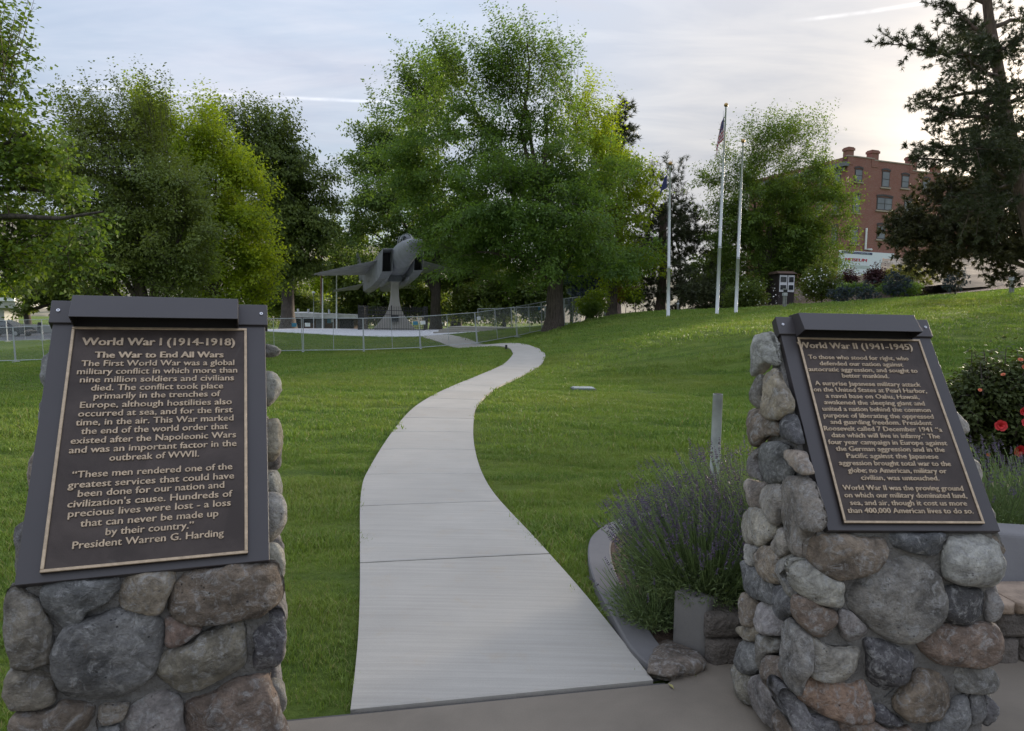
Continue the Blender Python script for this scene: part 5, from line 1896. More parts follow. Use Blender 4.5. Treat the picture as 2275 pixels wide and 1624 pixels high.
WALLB = mat_plain('brown_block_wall', (0.12, 0.075, 0.055), 0.9, var=0.35, scale=3, bmp=0.5, bscale=12, bdist=0.02)
ROOFW = mat_plain('weathered_white_roof', (0.50, 0.50, 0.48), 0.8, var=0.22, scale=1.2)
YS = 80
c0, c1_ = at(634, 706, YS), at(792, 704, YS)
zb = float(gz(c0[0], c0[1]))
st = empty('low_building', 'low flat-roofed brown building with pale roof edge behind the plaza', 'building', (c0[0], YS, zb))
x0, x1 = c0[0], c1_[0]
zt = at(634, 704, YS)[2]
MB().box(x0 + 0.5, x1 - 0.5, YS, YS + 5, zb - 0.5, zt).obj('wall', WALLB, st)
rf = MB().hexa([(x0 - 0.4, YS - 0.8, zt), (x1 + 0.3, YS - 0.8, zt), (x1 + 0.1, YS + 5.5, zt), (x0, YS + 5.5, zt), (x0 + 0.1, YS - 0.75, zt + 0.5), (x1 - 0.1, YS - 0.75, zt + 0.42), (x1 - 0.2, YS + 5.5, zt + 0.5), (x0 + 0.2, YS + 5.5, zt + 0.6)])
rfo = rf.obj('roof', ROOFW, st)
for k, (xx, ww) in enumerate(((0.1, 0.25), (0.25, 0.2), (0.55, 0.3))):
    MB().tube([(x0 + (x1 - x0) * xx, YS + 2, zt + 0.4), (x0 + (x1 - x0) * xx, YS + 2, zt + 0.95)], 0.13, 8).obj('roof_vent', GALV, rfo)
for xx, wd_, hh, mt in ((0.05, 0.8, 1.3, DARK), (0.42, 1.0, 1.2, GREY2), (0.60, 0.45, 0.45, PLB), (0.66, 0.3, 0.35, PLW), (0.80, 1.6, 1.1, DARK), (0.22, 1.2, 0.5, DARK)):
    xa = x0 + 0.5 + (x1 - x0 - 1) * xx
    MB().box(xa, xa + wd_, YS - 0.06, YS + 0.02, zt - 0.15 - hh, zt - 0.15).obj('wall_panel', mt, st)


def simple_pole(name, label, u, vt, Y, rad, mt, cat='pole', group=None):
    b = on(u, 720, Y)
    t = at(u, vt, Y)
    e = empty(name, label, cat, tuple(b), 0, group)
    MB().tube([b - np.array([0, 0, 0.3]), (b + np.array([t[0], t[1], t[2]])) / 2, t], [rad, rad * 0.85, rad * 0.6], 8).obj('shaft', mt, e, smooth=True)
    return e, t


WOODP = mat_bark('creosoted_wood', (0.16, 0.075, 0.045), 3)
e, t = simple_pole('utility_pole', 'brown wooden pole with a lamp cluster beyond the low building', 714, 545, 84, 0.16, WOODP)
MB().box(t[0] - 0.6, t[0] + 0.6, t[1] - 0.06, t[1] + 0.06, t[2] - 0.5, t[2] - 0.38).obj('crossarm', WOODP, e)
for dx in (-0.5, 0, 0.5):
    MB().tube([(t[0] + dx, t[1] - 0.1, t[2] - 0.38), (t[0] + dx, t[1] - 0.1, t[2] - 0.05)], [0.12, 0.18], 8).obj('lamp', GREY2, e)
simple_pole('utility_pole', 'plain brown wooden pole right of the white masts', 751, 588, 86, 0.15, WOODP)
e, t = simple_pole('mast', 'taller white mast beside the brown lamp pole', 716.5, 577, 79, 0.09, WHITEP)
MB().sphere(t + np.array([0, 0, 0.08]), 0.09).obj('finial', GALV, e)
e, t = simple_pole('mast', 'shorter white mast beside the plain brown pole', 747.5, 612, 79, 0.09, WHITEP)
MB().sphere(t + np.array([0, 0, 0.08]), 0.09).obj('finial', GALV, e)
e, t = simple_pole('park_lamp', 'slim lamp post with pale head above the low roof', 696.5, 652, 78, 0.05, GALV, 'lamp')
MB().sphere(t + np.array([0, 0, 0.1]), 0.2, sc=(1, 1, 0.6)).obj('lamp_head', WHITEP, e, smooth=True)

# road bridge far behind, seen under the crowns
BRC = mat_concrete('bridge_concrete', (0.42, 0.42, 0.40), stain=0.15)
br = empty('road_bridge', 'long pale concrete road bridge low behind the stage building', 'bridge', tuple(on(760, 700, 150)))
p0, p1 = at(520, 648, 150), at(1010, 650, 150)
MB().box(p0[0], p1[0], 150, 158, p0[2] - 1.1, p0[2] - 0.1).obj('deck', BRC, br)
MB().box(p0[0], p1[0], 149.7, 150.0, p0[2] - 0.1, p0[2] + 0.55).obj('parapet', BRC, br)
for k in range(6):
    xx = p0[0] + 4 + k * 8
    MB().box(xx, xx + 1.0, 152, 154, -3, p0[2] - 1.1).obj('pier', BRC, br)
b2 = empty('road_bridge', 'concrete bridge end with a stout pier at the far left edge', 'bridge', tuple(on(0, 700, 108)))
q0, q1 = at(-260, 660, 104), at(34, 660, 104)
zt2, zb2 = at(0, 661, 104)[2], at(0, 684, 104)[2]
MB().box(q0[0], q1[0], 104, 114, zb2, zt2 - 0.4).obj('deck', BRC, b2)
MB().box(q0[0], q1[0], 103.7, 104, zt2 - 0.5, zt2).obj('parapet', WHITEP, b2)
pp = at(11, 690, 106)
MB().box(pp[0] - 0.6, pp[0] + 0.6, 105, 108, -3, zb2).obj('pier', BRC, b2)

# ------------------------------------------------------------------ dark estate car on the parking ground
CARP = mat_plain('black_car_paint', (0.012, 0.013, 0.018), 0.22, var=0.05)
TYRE = mat_plain('rubber', (0.02, 0.02, 0.02), 0.85)
RIMM = mat_plain('alloy_rim', (0.35, 0.36, 0.38), 0.35, metal=0.7)
CG = mat_plain('car_glass', (0.10, 0.11, 0.12), 0.04, var=0.02)
nose = on(69, 745, 70)
zc_ = float(gz(nose[0] - 2.4, 70)) + 0.02
car = empty('parked_car', 'black car with pale reflecting windscreen parked at far left', 'car', (nose[0] - 2.4, 70, zc_), 0)
L2, W2 = 2.4, 0.93
lower = [(-2.4, 0.35), (-2.4, 0.75), (-2.3, 0.98), (-1.2, 1.02), (0.75, 1.0), (1.9, 0.92), (2.3, 0.78), (2.4, 0.55), (2.36, 0.32), (1.9, 0.26), (-2.1, 0.26)]
cabin = [(-2.25, 0.98), (-1.95, 1.42), (-1.3, 1.56), (0.0, 1.57), (0.45, 1.50), (1.25, 1.0)]


def side_ex(prof, w0, w1):
    n = len(prof)
    zmin, zmax = min(p[1] for p in prof), max(p[1] for p in prof)
    V = []
    for s in (-1, 1):
        for x, z in prof:
            f = (z - zmin) / (zmax - zmin)
            V.append((x, s * (w0 + (w1 - w0) * f), z))
    F = [tuple(range(n)), tuple(range(2 * n - 1, n - 1, -1))] + [(i + n, (i + 1) % n + n, (i + 1) % n, i) for i in range(n)]
    return V, F


bd = mob('body', *side_ex(lower, W2, W2 - 0.06), CARP, car, local=True)
bevel(bd, 0.05, 3)
cb = mob('cabin', *side_ex(cabin, W2 - 0.07, W2 - 0.24), CARP, car, local=True)
bevel(cb, 0.04, 2)
for s in (-1, 1):
    yq = s * (W2 - 0.115)
    for xs_ in (((-1.75, 1.08), (-0.75, 1.08), (-0.75, 1.46), (-1.60, 1.42)), ((-0.65, 1.08), (0.9, 1.08), (0.30, 1.47), (-0.65, 1.47))):
        V = [(x, s * (W2 - 0.07 - 0.17 * (z - 0.98) / 0.6 + 0.006), z) for x, z in xs_]
        mob('side_window', V + [(v[0], v[1] - s * 0.02, v[2]) for v in V], [(0, 1, 2, 3), (7, 6, 5, 4), (0, 4, 5, 1), (1, 5, 6, 2), (2, 6, 7, 3), (3, 7, 4, 0)], CG, car, local=True)
    MB().box(0.62, 0.80, s * 0.92 - 0.10 * (s < 0), s * 0.92 + 0.10 * (s > 0), 1.02, 1.16).obj('door_mirror', CARP, car, local=True)
    MB().box(2.18, 2.36, s * 0.62 - 0.18, s * 0.62 + 0.18, 0.68, 0.80).obj('headlight', GLASS, car, local=True)
    for xw in (-1.45, 1.5):
        wh = MB().tube([(xw, s * 0.72, 0.34), (xw, s * 0.95, 0.34)], 0.34, 20).obj('wheel', TYRE, car, local=True)
        MB().tube([(xw, s * 0.90, 0.34), (xw, s * 0.957, 0.34)], 0.21, 14).obj('rim', RIMM, wh, local=True)
ws = [(0.52, 1.47), (1.18, 1.03)]
V = [(ws[0][0], -0.62, ws[0][1]), (ws[0][0], 0.62, ws[0][1]), (ws[1][0], 0.80, ws[1][1]), (ws[1][0], -0.80, ws[1][1])]
V += [(a + 0.02, b, c + 0.02) for a, b, c in V]
mob('windscreen', V, [(3, 2, 1, 0), (4, 5, 6, 7), (0, 1, 5, 4), (1, 2, 6, 5), (2, 3, 7, 6), (3, 0, 4, 7)], CG, car, local=True)
simple_pole('litter_bin', 'dark bin on the parking ground beyond the car', 88, 716, 78, 0.3, BLACKM, 'bin')

# kerb wall behind the parking ground
kb = MB().box(-66, -22, 79.5, 80.0, -3, float(gz(-40, 79)) + 0.5)
kbo = kb.obj('retaining_kerb', BRC)
prop(kbo, 'pale low concrete edge wall behind the parked car', 'wall')

# ------------------------------------------------------------------ flagpoles and flags
POLEM = mat_plain('white_flagpole_paint', (0.58, 0.60, 0.60), 0.38, var=0.06)
GOLD = mat_plain('gold_ball', (0.42, 0.27, 0.10), 0.35, metal=0.7)
FLR_ = mat_plain('flag_red', (0.30, 0.022, 0.030), 0.8)
FLW_ = mat_plain('flag_white', (0.48, 0.45, 0.46), 0.8)
FLB_ = mat_plain('flag_blue', (0.022, 0.028, 0.095), 0.8)
YP = 36.0
tops = []
for (u0, v0, u1, v1, lab) in ((1484, 700, 1488, 372, 'shortest white flagpole, leftmost, with a furled dark blue flag'), (1592, 697, 1612, 242, 'tallest white flagpole flying the limp striped flag'), (1634, 695, 1650, 322, 'bare white flagpole, rightmost of the three')):
    b = on(u0, v0, YP)
    t = at(u1, v1, YP)
    e = empty('flagpole', lab, 'flagpole', tuple(b), 0, 'white flagpoles on the rise')
    mid = b + (t - b) * 0.33
    MB().tube([b - np.array([0, 0, 0.3]), mid], [0.092, 0.078], 14).obj('lower_section', POLEM, e, smooth=True)
    MB().tube([mid - (t - b) * 0.004, mid + (t - b) * 0.004], 0.088, 14).obj('joint_collar', GALV, e, smooth=True)
    MB().tube([mid, mid + (t - mid) * 0.5, t], [0.074, 0.062, 0.036], 14).obj('upper_section', POLEM, e, smooth=True)
    MB().tube([t, t + np.array([0, 0, 0.08])], 0.05, 10).obj('truck', GALV, e)
    MB().sphere(t + np.array([0, 0, 0.19]), 0.105, 14, 10).obj('gold_ball', GOLD, e, smooth=True)
    MB().tube([t + np.array([-0.13, -0.03, -0.1]), (t + b) / 2 + np.array([-0.11, -0.06, 0]), b + np.array([-0.10, -0.05, 1.3])], 0.006, 4).obj('halyard', WIRE, e)
    MB().tube([b + np.array([-0.10, -0.02, 1.3]), b + np.array([-0.10, 0.08, 1.3])], 0.02, 6).obj('cleat', GALV, e)
    tops.append((b, t))


def limp_flag(name, label, top, h, out, stars, seed):
    """hoist down the pole, fly collapsed into hanging folds; cloth with thickness, stripes as separate cloth faces"""
    e = empty(name, label, 'flag', tuple(top))
    nu, nv = 39, 26
    rr = np.random.default_rng(seed)
    P = np.zeros((nv + 1, nu + 1, 3))
    for i in range(nv + 1):
        v = i / nv                      # down the hoist
        for j in range(nu + 1):
            f = j / nu                  # along the fly
            drop = f * out * 1.55 * (0.65 + 0.35 * v)
            fold = math.sin(f * 13 + v * 2.0) * 0.10 * (0.3 + f) * (0.5 + 0.6 * v)
            x = -(0.05 + 0.42 * math.sin(min(1, f * 1.2) * math.pi * 0.5) * (0.35 + 0.65 * v) * (1 - 0.25 * f)) + 0.03 * math.sin(f * 9 + v)
            P[i, j] = (x, fold - 0.06, -v * h * (1 - 0.35 * f) - drop * 0.72)
    V = P.reshape(-1, 3)
    red, white, blue, st_ = [], [], [], []
    w_ = nu + 1
    for i in range(nv):
        for j in range(nu):
            q = (i * w_ + j, (i + 1) * w_ + j, (i + 1) * w_ + j + 1, i * w_ + j + 1)
            if not stars:
                blue.append(q)
                continue
            s = i * 13 // nv
            if j < nu * 0.4 and s < 7:
                blue.append(q)
                if (i % 2 == 0) and (j % 3 == (i // 2) % 2 + 0):
                    c = V[list(q)].mean(0)
                    st_.append([tuple(c + (V[k] - c) * 0.55 + np.array([0, -0.008, 0])) for k in q])
            elif s % 2 == 0:
                red.append(q)
            else:
                white.append(q)
    for nm, fs, mt in (('blue_cloth', blue, FLB_), ('red_stripes', red, FLR_), ('white_stripes', white, FLW_)):
        if fs:
            ids = sorted({k for q in fs for k in q})
            mp = {k: n for n, k in enumerate(ids)}
            o = mob(nm, [V[k] for k in ids], [tuple(mp[k] for k in q) for q in fs], mt, e, True, local=True)
            o.modifiers.new('cloth', 'SOLIDIFY').thickness = 0.004
    if st_:
        VV, FF = [], []
        for q in st_:
            FF.append(tuple(range(len(VV), len(VV) + 4)))
            VV += q
        o = mob('stars', VV, FF, FLW_, e, local=True)
        o.modifiers.new('cloth', 'SOLIDIFY').thickness = 0.004


limp_flag('flag', 'limp red, white and blue striped flag on the tallest pole', tops[1][1] + np.array([-0.04, 0, -0.25]), 1.25, 1.25, True, 2)
limp_flag('flag', 'furled dark blue flag on the shortest pole', tops[0][1] + np.array([-0.10, 0, -0.28]), 0.75, 0.7, False, 4)

# ------------------------------------------------------------------ brick hotel on the rise
def mat_brick():
    mt, t, b = mat_new('red_brick')
    co = t.n('ShaderNodeTexCoord').outputs['Object']
    br_ = t.n('ShaderNodeTexBrick', inputs={'Scale': 1.0, 'Mortar Size': 0.012, 'Brick Width': 0.21, 'Row Height': 0.075, 'Color1': (0.205, 0.060, 0.044, 1), 'Color2': (0.265, 0.084, 0.060, 1), 'Mortar': (0.25, 0.19, 0.16, 1)})
    sp = t.n('ShaderNodeSeparateXYZ')
    t.l(co, sp.inputs[0])
    cb_ = t.n('ShaderNodeCombineXYZ')
    t.l(t.math('ADD', sp.outputs[0], sp.outputs[1]), cb_.inputs[0])
    t.l(sp.outputs[2], cb_.inputs[1])
    t.l(cb_.outputs[0], br_.inputs['Vector'])
    c = t.mix(t.mapr(t.noise(co, 0.7, 6, 0.65), 0.35, 0.7, 0, 0.5), br_.outputs[0], (0.20, 0.066, 0.050))
    c = t.mix(t.mapr(t.noise(t.scalev(cb_.outputs[0], 1.5, 6, 1), 1.0, 5, 0.7), 0.5, 0.72, 0, 0.5), c, (0.33, 0.19, 0.16))
    t.l(c, b.inputs['Base Color'])
    b.inputs['Roughness'].default_value = 0.9
    bump(t, b, br_.outputs[1], -0.5, 0.02)
    return mt


BRICK = mat_brick()
TRIM = mat_plain('dark_window_trim', (0.045, 0.035, 0.035), 0.6)
PANE = mat_plain('window_pane', (0.15, 0.16, 0.175), 0.25, var=0.2, scale=0.5)
SILL = mat_plain('sandstone_sill', (0.33, 0.27, 0.22), 0.85)
c5 = lambda x, y: ((2900 + x / 2.03) / 1.7102, (450 + y / 2.03) / 1.7102)
YH = 105.0
cor = at(*c5(652, 290), YH)
ang = math.radians(20)
hx = np.array([math.cos(ang), math.sin(ang), 0])
hy = np.array([-math.sin(ang), math.cos(ang), 0])
zg = float(gz(cor[0], cor[1])) if abs(cor[0]) < 69 else 7.0
zbase = at(*c5(650, 1180), YH)[2] - 1.5
hotel = empty('brick_hotel', 'four-storey red brick hotel with stepped parapet on the rise', 'building', (cor[0], cor[1], zbase), ang)
ztop = cor[2] - zbase


def hp(x, y):
    """photograph position -> (distance along the front, height) on the hotel's front plane"""
    p = plane_hit(*c5(x, y), cor, hy)
    d = p - np.array([cor[0], cor[1], zbase])
    return d @ hx, d[2]


s1, s2 = hp(855, 320)[0], hp(1150, 380)[0]
z2, z3 = hp(990, 342)[1], hp(1240, 417)[1]
LH, DH = 30.0, 22.0
MB().prism([(0, 0), (s1, 0), (s1, DH), (0, DH)], -8, ztop - 0.02).obj('wall', BRICK, hotel, local=True)
MB().prism([(s1, 0), (s2, 0), (s2, DH), (s1, DH)], -8, z2).obj('wall', BRICK, hotel, local=True)
MB().prism([(s2, 0), (LH, 0), (LH, DH), (s2, DH)], -8, z3).obj('wall', BRICK, hotel, local=True)
for (a, b, z) in ((0, s1, ztop), (s1, s2, z2), (s2, LH, z3)):
    MB().box(a - 0.05, b + 0.0, -0.10, 0.4, z - 0.02, z + 0.14).obj('coping', SILL, hotel, local=True)
for xa, za, w_ in ((0.0, ztop, 1.0), (s1 - 0.55, ztop, 1.3), (s2 - 0.55, z2, 1.3), (hp(1325, 380)[0], z3, 1.1)):
    ch = MB().box(xa, xa + w_, -0.06, 1.0, za - 1.2, za + 1.35).obj('chimney', BRICK, hotel, local=True)
    MB().box(xa - 0.12, xa + w_ + 0.12, -0.18, 1.1, za + 0.85, za + 1.2).obj('chimney_cap', BRICK, ch, local=True)
cr = MB().box(-0.75, 0.0, -0.3, DH, ztop - 1.5, ztop - 0.9).obj('cornice', GREY2, hotel, local=True)
for k in range(14):
    MB().box(-0.5, 0.0, 0.4 + k * 1.5, 0.6 + k * 1.5, ztop - 2.1, ztop - 1.5).obj('bracket', GREY2, cr, local=True)


def hwin(x, y, w_, h_, dbl=False, arch=True, side=False):
    if side:
        xc, z0, ww, hh = x, y, w_, h_
        T_ = Matrix.Translation((0, xc, 0)) @ Matrix.Rotation(math.radians(-90), 4, 'Z')
    else:
        a, zt_ = hp(x - w_ / 2, y - h_ / 2)
        b, zb_ = hp(x + w_ / 2, y + h_ / 2)
        ww, hh = b - a, zt_ - zb_
        z0 = zb_
        T_ = Matrix.Translation(((a + b) / 2, 0, 0))
    def bx_(nm, x0, x1, y0, y1, z0_, z1_, mt, par):
        return MB().box(x0, x1, y0, y1, z0_, z1_, T_).obj(nm, mt, par, local=True)
    f = bx_('window', -ww / 2, ww / 2, -0.05, 0.06, z0, z0 + hh, TRIM, hotel)
    n = 2 if dbl else 1
    pw = (ww - 0.14 * (n + 1)) / n
    for k in range(n):
        xa = -ww / 2 + 0.14 + k * (pw + 0.14)
        bx_('pane', xa, xa + pw, -0.075, -0.052, z0 + 0.14, z0 + hh * 0.48, PANE, f)
        bx_('pane', xa, xa + pw, -0.085, -0.052, z0 + hh * 0.52, z0 + hh - 0.16, PANE, f)
    bx_('sill', -ww / 2 - 0.2, ww / 2 + 0.2, -0.2, 0.05, z0 - 0.22, z0 - 0.004, SILL, f)
    # flat arch of darker brick over the head
    pts = []
    for k in range(9):
        t_ = k / 8
        pts.append((-ww / 2 - 0.12 + (ww + 0.24) * t_, z0 + hh + 0.16 * math.sin(math.pi * t_)))
    V = [(p[0], -0.09, p[1]) for p in pts] + [(p[0], -0.09, p[1] + 0.28) for p in pts] + [(p[0], 0.02, p[1]) for p in pts] + [(p[0], 0.02, p[1] + 0.28) for p in pts]
    V = [tuple(T_ @ Vector(v)) for v in V]
    F = []
    for k in range(8):
        F += [(k, k + 1, k + 10, k + 9), (k + 18, k + 27, k + 28, k + 19), (k + 9, k + 10, k + 28, k + 27), (k, k + 18, k + 19, k + 1)]
    mob('arch', V, F, TRIM, f, local=True)


for (x, y, w_, h_, d_) in ((731, 441, 52, 104, False), (940, 470, 52, 130, False), (1090, 490, 50, 104, False), (712, 660, 52, 140, False), (930, 660, 112, 112, True), (696, 910, 52, 118, False), (905, 880, 60, 110, False), (1110, 690, 52, 120, False), (1110, 890, 52, 120, False), (1250, 520, 50, 104, False)):
    hwin(x, y, w_, h_, d_)
for z_ in (hp(700, 490)[1], hp(700, 730)[1], hp(700, 965)[1]):
    for yy in (1.8, 5.2, 8.6, 12.0, 15.4, 18.8):
        hwin(yy, z_, 1.25, 2.5, side=True)
# white downpipe
p1_, p2_, p3_ = hp(784, 848), hp(770, 1008), hp(812, 1012)
MB().tube([(p1_[0], -0.25, p1_[1]), (p1_[0], -0.25, p3_[1]), (p3_[0] + 0.3, -0.25, p3_[1])], 0.15, 8).obj('downpipe', WHITEP, hotel, local=True)
# white-painted ground storey with the sign
SW = mat_plain('sign_white', (0.66, 0.70, 0.74), 0.6, var=0.05)
NAVY = mat_plain('sign_navy', (0.018, 0.026, 0.095), 0.5)
SRED = mat_plain('sign_red', (0.42, 0.03, 0.05), 0.5)
SGREY = mat_plain('sign_grey_green', (0.42, 0.47, 0.46), 0.6)
a, zt_ = hp(588, 1018)
b, zb_ = hp(985, 1190)
bd_ = MB().box(a - 0.2, b, -0.30, 0.0, zb_ - 2.0, zt_).obj('painted_sign', SW, hotel, local=True)
na, nz1 = hp(590, 1024)
nb, nz0 = hp(818, 1054)
MB().box(na, nb + 0.15, -0.335, -0.302, nz0, nz1).obj('navy_band', NAVY, bd_, local=True)
# drawn outline of a long building under the words
ga, gz1_ = hp(585, 1118)
gb, gz0_ = hp(805, 1165)
MB().box(ga, gb, -0.315, -0.302, gz0_, gz0_ + (gz1_ - gz0_) * 0.75).obj('painted_house_drawing', SGREY, bd_, local=True)
for k in range(8):
    xx = ga + (gb - ga) * (0.06 + k * 0.118)
    MB().box(xx, xx + 0.35, -0.325, -0.316, gz0_ + 0.5, gz0_ + 1.2).obj('painted_window', SW, bd_, local=True)


def sign_text(txt, x0, x1, z0, z1, y, mt, par, name='lettering', shear=0.0, thin=False):
    me, C = text_mesh(txt, not thin)
    w0, w1 = C[:, 0].min(), C[:, 0].max()
    h0, h1 = C[:, 1].min(), C[:, 1].max()
    Q = np.zeros_like(C)
    Z = (C[:, 1] - h0) / (h1 - h0)
    Q[:, 0] = x0 + (C[:, 0] - w0) / (w1 - w0) * (x1 - x0) + shear * Z * (z1 - z0)
    Q[:, 2] = z0 + Z * (z1 - z0)
    Q[:, 1] = y - np.where(C[:, 2] > 0, 0.02, 0.0)
    me.vertices.foreach_set('co', Q.astype(np.float32).ravel())
    me.update()
    me.materials.clear()
    me.materials.append(mt)
    return mob(name, me, None, None, par, local=True)


x0_, zz1 = hp(598, 1029)
x1_, zz0 = hp(808, 1050)
sign_text('BALDWIN-HOTEL', x0_, x1_, zz0 + 0.02, zz1 - 0.02, -0.34, SW, bd_, thin=True)
x0_, zz1 = hp(614, 1076)
x1_, zz0 = hp(778, 1108)
for dx in (0, 0.09):
    sign_text('MUSEUM', x0_ + dx, x1_ + dx, zz0, zz1, -0.318 - dx * 0.05, SRED, bd_, shear=0.18)
# small porch building below
kc = on(1746, 655, 47)
kz1, kz0 = at(1746, 608, 47)[2], at(1746, 652, 47)[2]
ks = empty('kiosk', 'small dark kiosk with white window frames left of the flowering shrub', 'kiosk', tuple(kc))
MB().box(kc[0] - 0.56, kc[0] + 0.52, 47, 48.8, kz0 - 1.5, kz1).obj('wall', mat_plain('kiosk_brown', (0.035, 0.026, 0.024), 0.8), ks)
MB().hexa([(kc[0] - 0.66, 46.8, kz1), (kc[0] + 0.62, 46.8, kz1), (kc[0] + 0.62, 49, kz1), (kc[0] - 0.66, 49, kz1), (kc[0] - 0.6, 47.3, kz1 + 0.18), (kc[0] + 0.5, 47.3, kz1 + 0.18), (kc[0] + 0.5, 48.6, kz1 + 0.18), (kc[0] - 0.6, 48.6, kz1 + 0.18)]).obj('roof', WALLB, ks)
for (xa, xb) in ((-0.50, 0.0), (0.06, 0.48)):
    hz = (kz1 + kz0) / 2
    f = MB().box(kc[0] + xa, kc[0] + xb, 46.95, 46.99, kz0 + 0.1, kz1 - 0.1).obj('window', WHITEP, ks)
    MB().box(kc[0] + xa + 0.06, kc[0] + xb - 0.06, 46.92, 46.945, hz + 0.1, kz1 - 0.22).obj('pane', GLASS, f)
    MB().box(kc[0] + xa + 0.06, kc[0] + xb - 0.06, 46.92, 46.945, kz0 + 0.25, hz - 0.1).obj('pane', GLASS, f)

# bollard lights
BOLL = mat_plain('weathered_timber_grey', (0.24, 0.24, 0.23), 0.8, var=0.2)
for (u, vt, vb, Y, lab) in ((1742, 641, 681, 37, 'grey bollard light in front of the kiosk'), (2246, 606, 650, 34, 'grey bollard light at the far right lawn edge'), (1505, 667, 689, 44, 'small grey bollard light right of the shortest flagpole'), (1343, 677, 696, 48, 'small grey bollard light left of the slim maple trunk')):
    b = on(u, vb, Y)
    h = (vb - vt) * Y / FPX
    e = empty('bollard_light', lab, 'bollard', tuple(b), 0.1, 'bollard lights along the lawn edge')
    w_ = h * 0.16
    MB().box(-w_ / 2, -w_ * 0.08, -w_ / 2, w_ / 2, -0.15, h * 0.78).obj('post', BOLL, e, local=True)
    MB().box(w_ * 0.08, w_ / 2, -w_ / 2, w_ / 2, -0.15, h * 0.78).obj('post', BOLL, e, local=True)
    MB().box(-w_ * 0.75, w_ * 0.6, -w_ * 0.6, w_ * 0.6, h * 0.60, h * 0.76).obj('lamp_housing', GALV, e, local=True)
    MB().box(-w_ * 0.45, w_ * 0.45, -w_ * 0.45, w_ * 0.45, h * 0.79, h * 0.93).obj('lamp_lens', GLASS, e, local=True)
    MB().box(-w_ * 0.6, w_ * 0.6, -w_ * 0.6, w_ * 0.6, h * 0.93, h).obj('cap', BOLL, e, local=True)

# ------------------------------------------------------------------ hills behind
HILLM = mat_new('dry_hillside')
mt, t, b = HILLM
geo = t.n('ShaderNodeNewGeometry').outputs['Position']
c = t.mix(t.mapr(t.noise(geo, 0.012, 6, 0.6), 0.35, 0.65), (0.23, 0.20, 0.13), (0.34, 0.29, 0.20))
c = t.mix(t.mapr(t.noise(geo, 0.16, 5, 0.7), 0.52, 0.62, 0, 0.85), c, (0.075, 0.085, 0.05))
t.l(c, b.inputs['Base Color'])
b.inputs['Roughness'].default_value = 1.0
hx_ = np.linspace(-900, 900, 130)
hy_ = np.linspace(170, 900, 50)
HX, HY = np.meshgrid(hx_, hy_)
az = HX / HY
ridge = np.interp(az, [-1.4, -0.75, -0.45, -0.30, -0.1, 0.15, 0.35, 0.6, 0.8, 1.3], [0.145, 0.125, 0.115, 0.112, 0.09, 0.06, 0.035, 0.05, 0.07, 0.07])
HZ = np.clip((HY - 170) / 330, 0, 1) ** 1.3 * ridge * 500
HZ += np.array([[mnoise.noise(Vector((x * 0.008, y * 0.008, 3))) * 14 + mnoise.noise(Vector((x * 0.03, y * 0.03, 9))) * 4 for x in hx_] for y in hy_]) * np.clip((HY - 170) / 200, 0, 1)
HZ -= 3
ny, nx = HX.shape
idx = np.arange(ny * nx).reshape(ny, nx)
F = np.stack([idx[:-1, :-1].ravel(), idx[:-1, 1:].ravel(), idx[1:, 1:].ravel(), idx[1:, :-1].ravel()], 1)
mob('hills', np.stack([HX.ravel(), HY.ravel(), HZ.ravel()], 1), F, mt, smooth=True)['kind'] = 'structure'
# rocky bank at the far right
ROCKS = mat_stone('bank_rock')
rr = np.random.default_rng(77)
rock_objs = []
for k in range(26):
    u = rr.uniform(1970, 2290)
    v = rr.uniform(582, 622)
    Y = 46 + (622 - v) * 0.42 + rr.uniform(-1, 1)
    p = at(u, v, Y)
    s = rr.uniform(0.25, 0.75)
    m_ = MB()
    m_.sphere((0, 0, 0), s, 12, 8, (1.3, 1.0, 0.62))
    V = []
    for q in m_.v:
        nz = mnoise.noise_vector(Vector(q) * 1.7 / s + Vector((k * 3.1, 0, 0)))
        V.append(tuple(np.array(q) + np.array(nz) * s * 0.32))
    o = mob('rock', V, m_.f, ROCKS)
    o.location = (p[0], p[1], p[2])
    o.rotation_euler = (0, 0, rr.uniform(0, 6))
    kk = rr.choice(list('otnw'))
    o.color = (*[min(1, x * 1.25) for x in PAL[kk]], 1)
    rock_objs.append(o)
bx = [at(u, v, Y) for u, v, Y in ((1950, 634, 41), (2300, 628, 40), (2330, 560, 62), (1960, 572, 62))]
V, F = [], []
for i in range(16):
    for j in range(24):
        a, b_ = i / 15, j / 23
        p = (bx[0] * (1 - b_) + bx[1] * b_) * (1 - a) + (bx[3] * (1 - b_) + bx[2] * b_) * a
        p = p + np.array([0, 0, mnoise.noise(Vector(p * 0.7)) * 0.35 - 0.15])
        V.append(p)
for i in range(15):
    for j in range(23):
        F.append((i * 24 + j, i * 24 + j + 1, (i + 1) * 24 + j + 1, (i + 1) * 24 + j))
eb = mob('earth_bank', V, F, FARSOIL, smooth=True)
eb['kind'] = 'structure'
for o in rock_objs:
    o.parent = eb

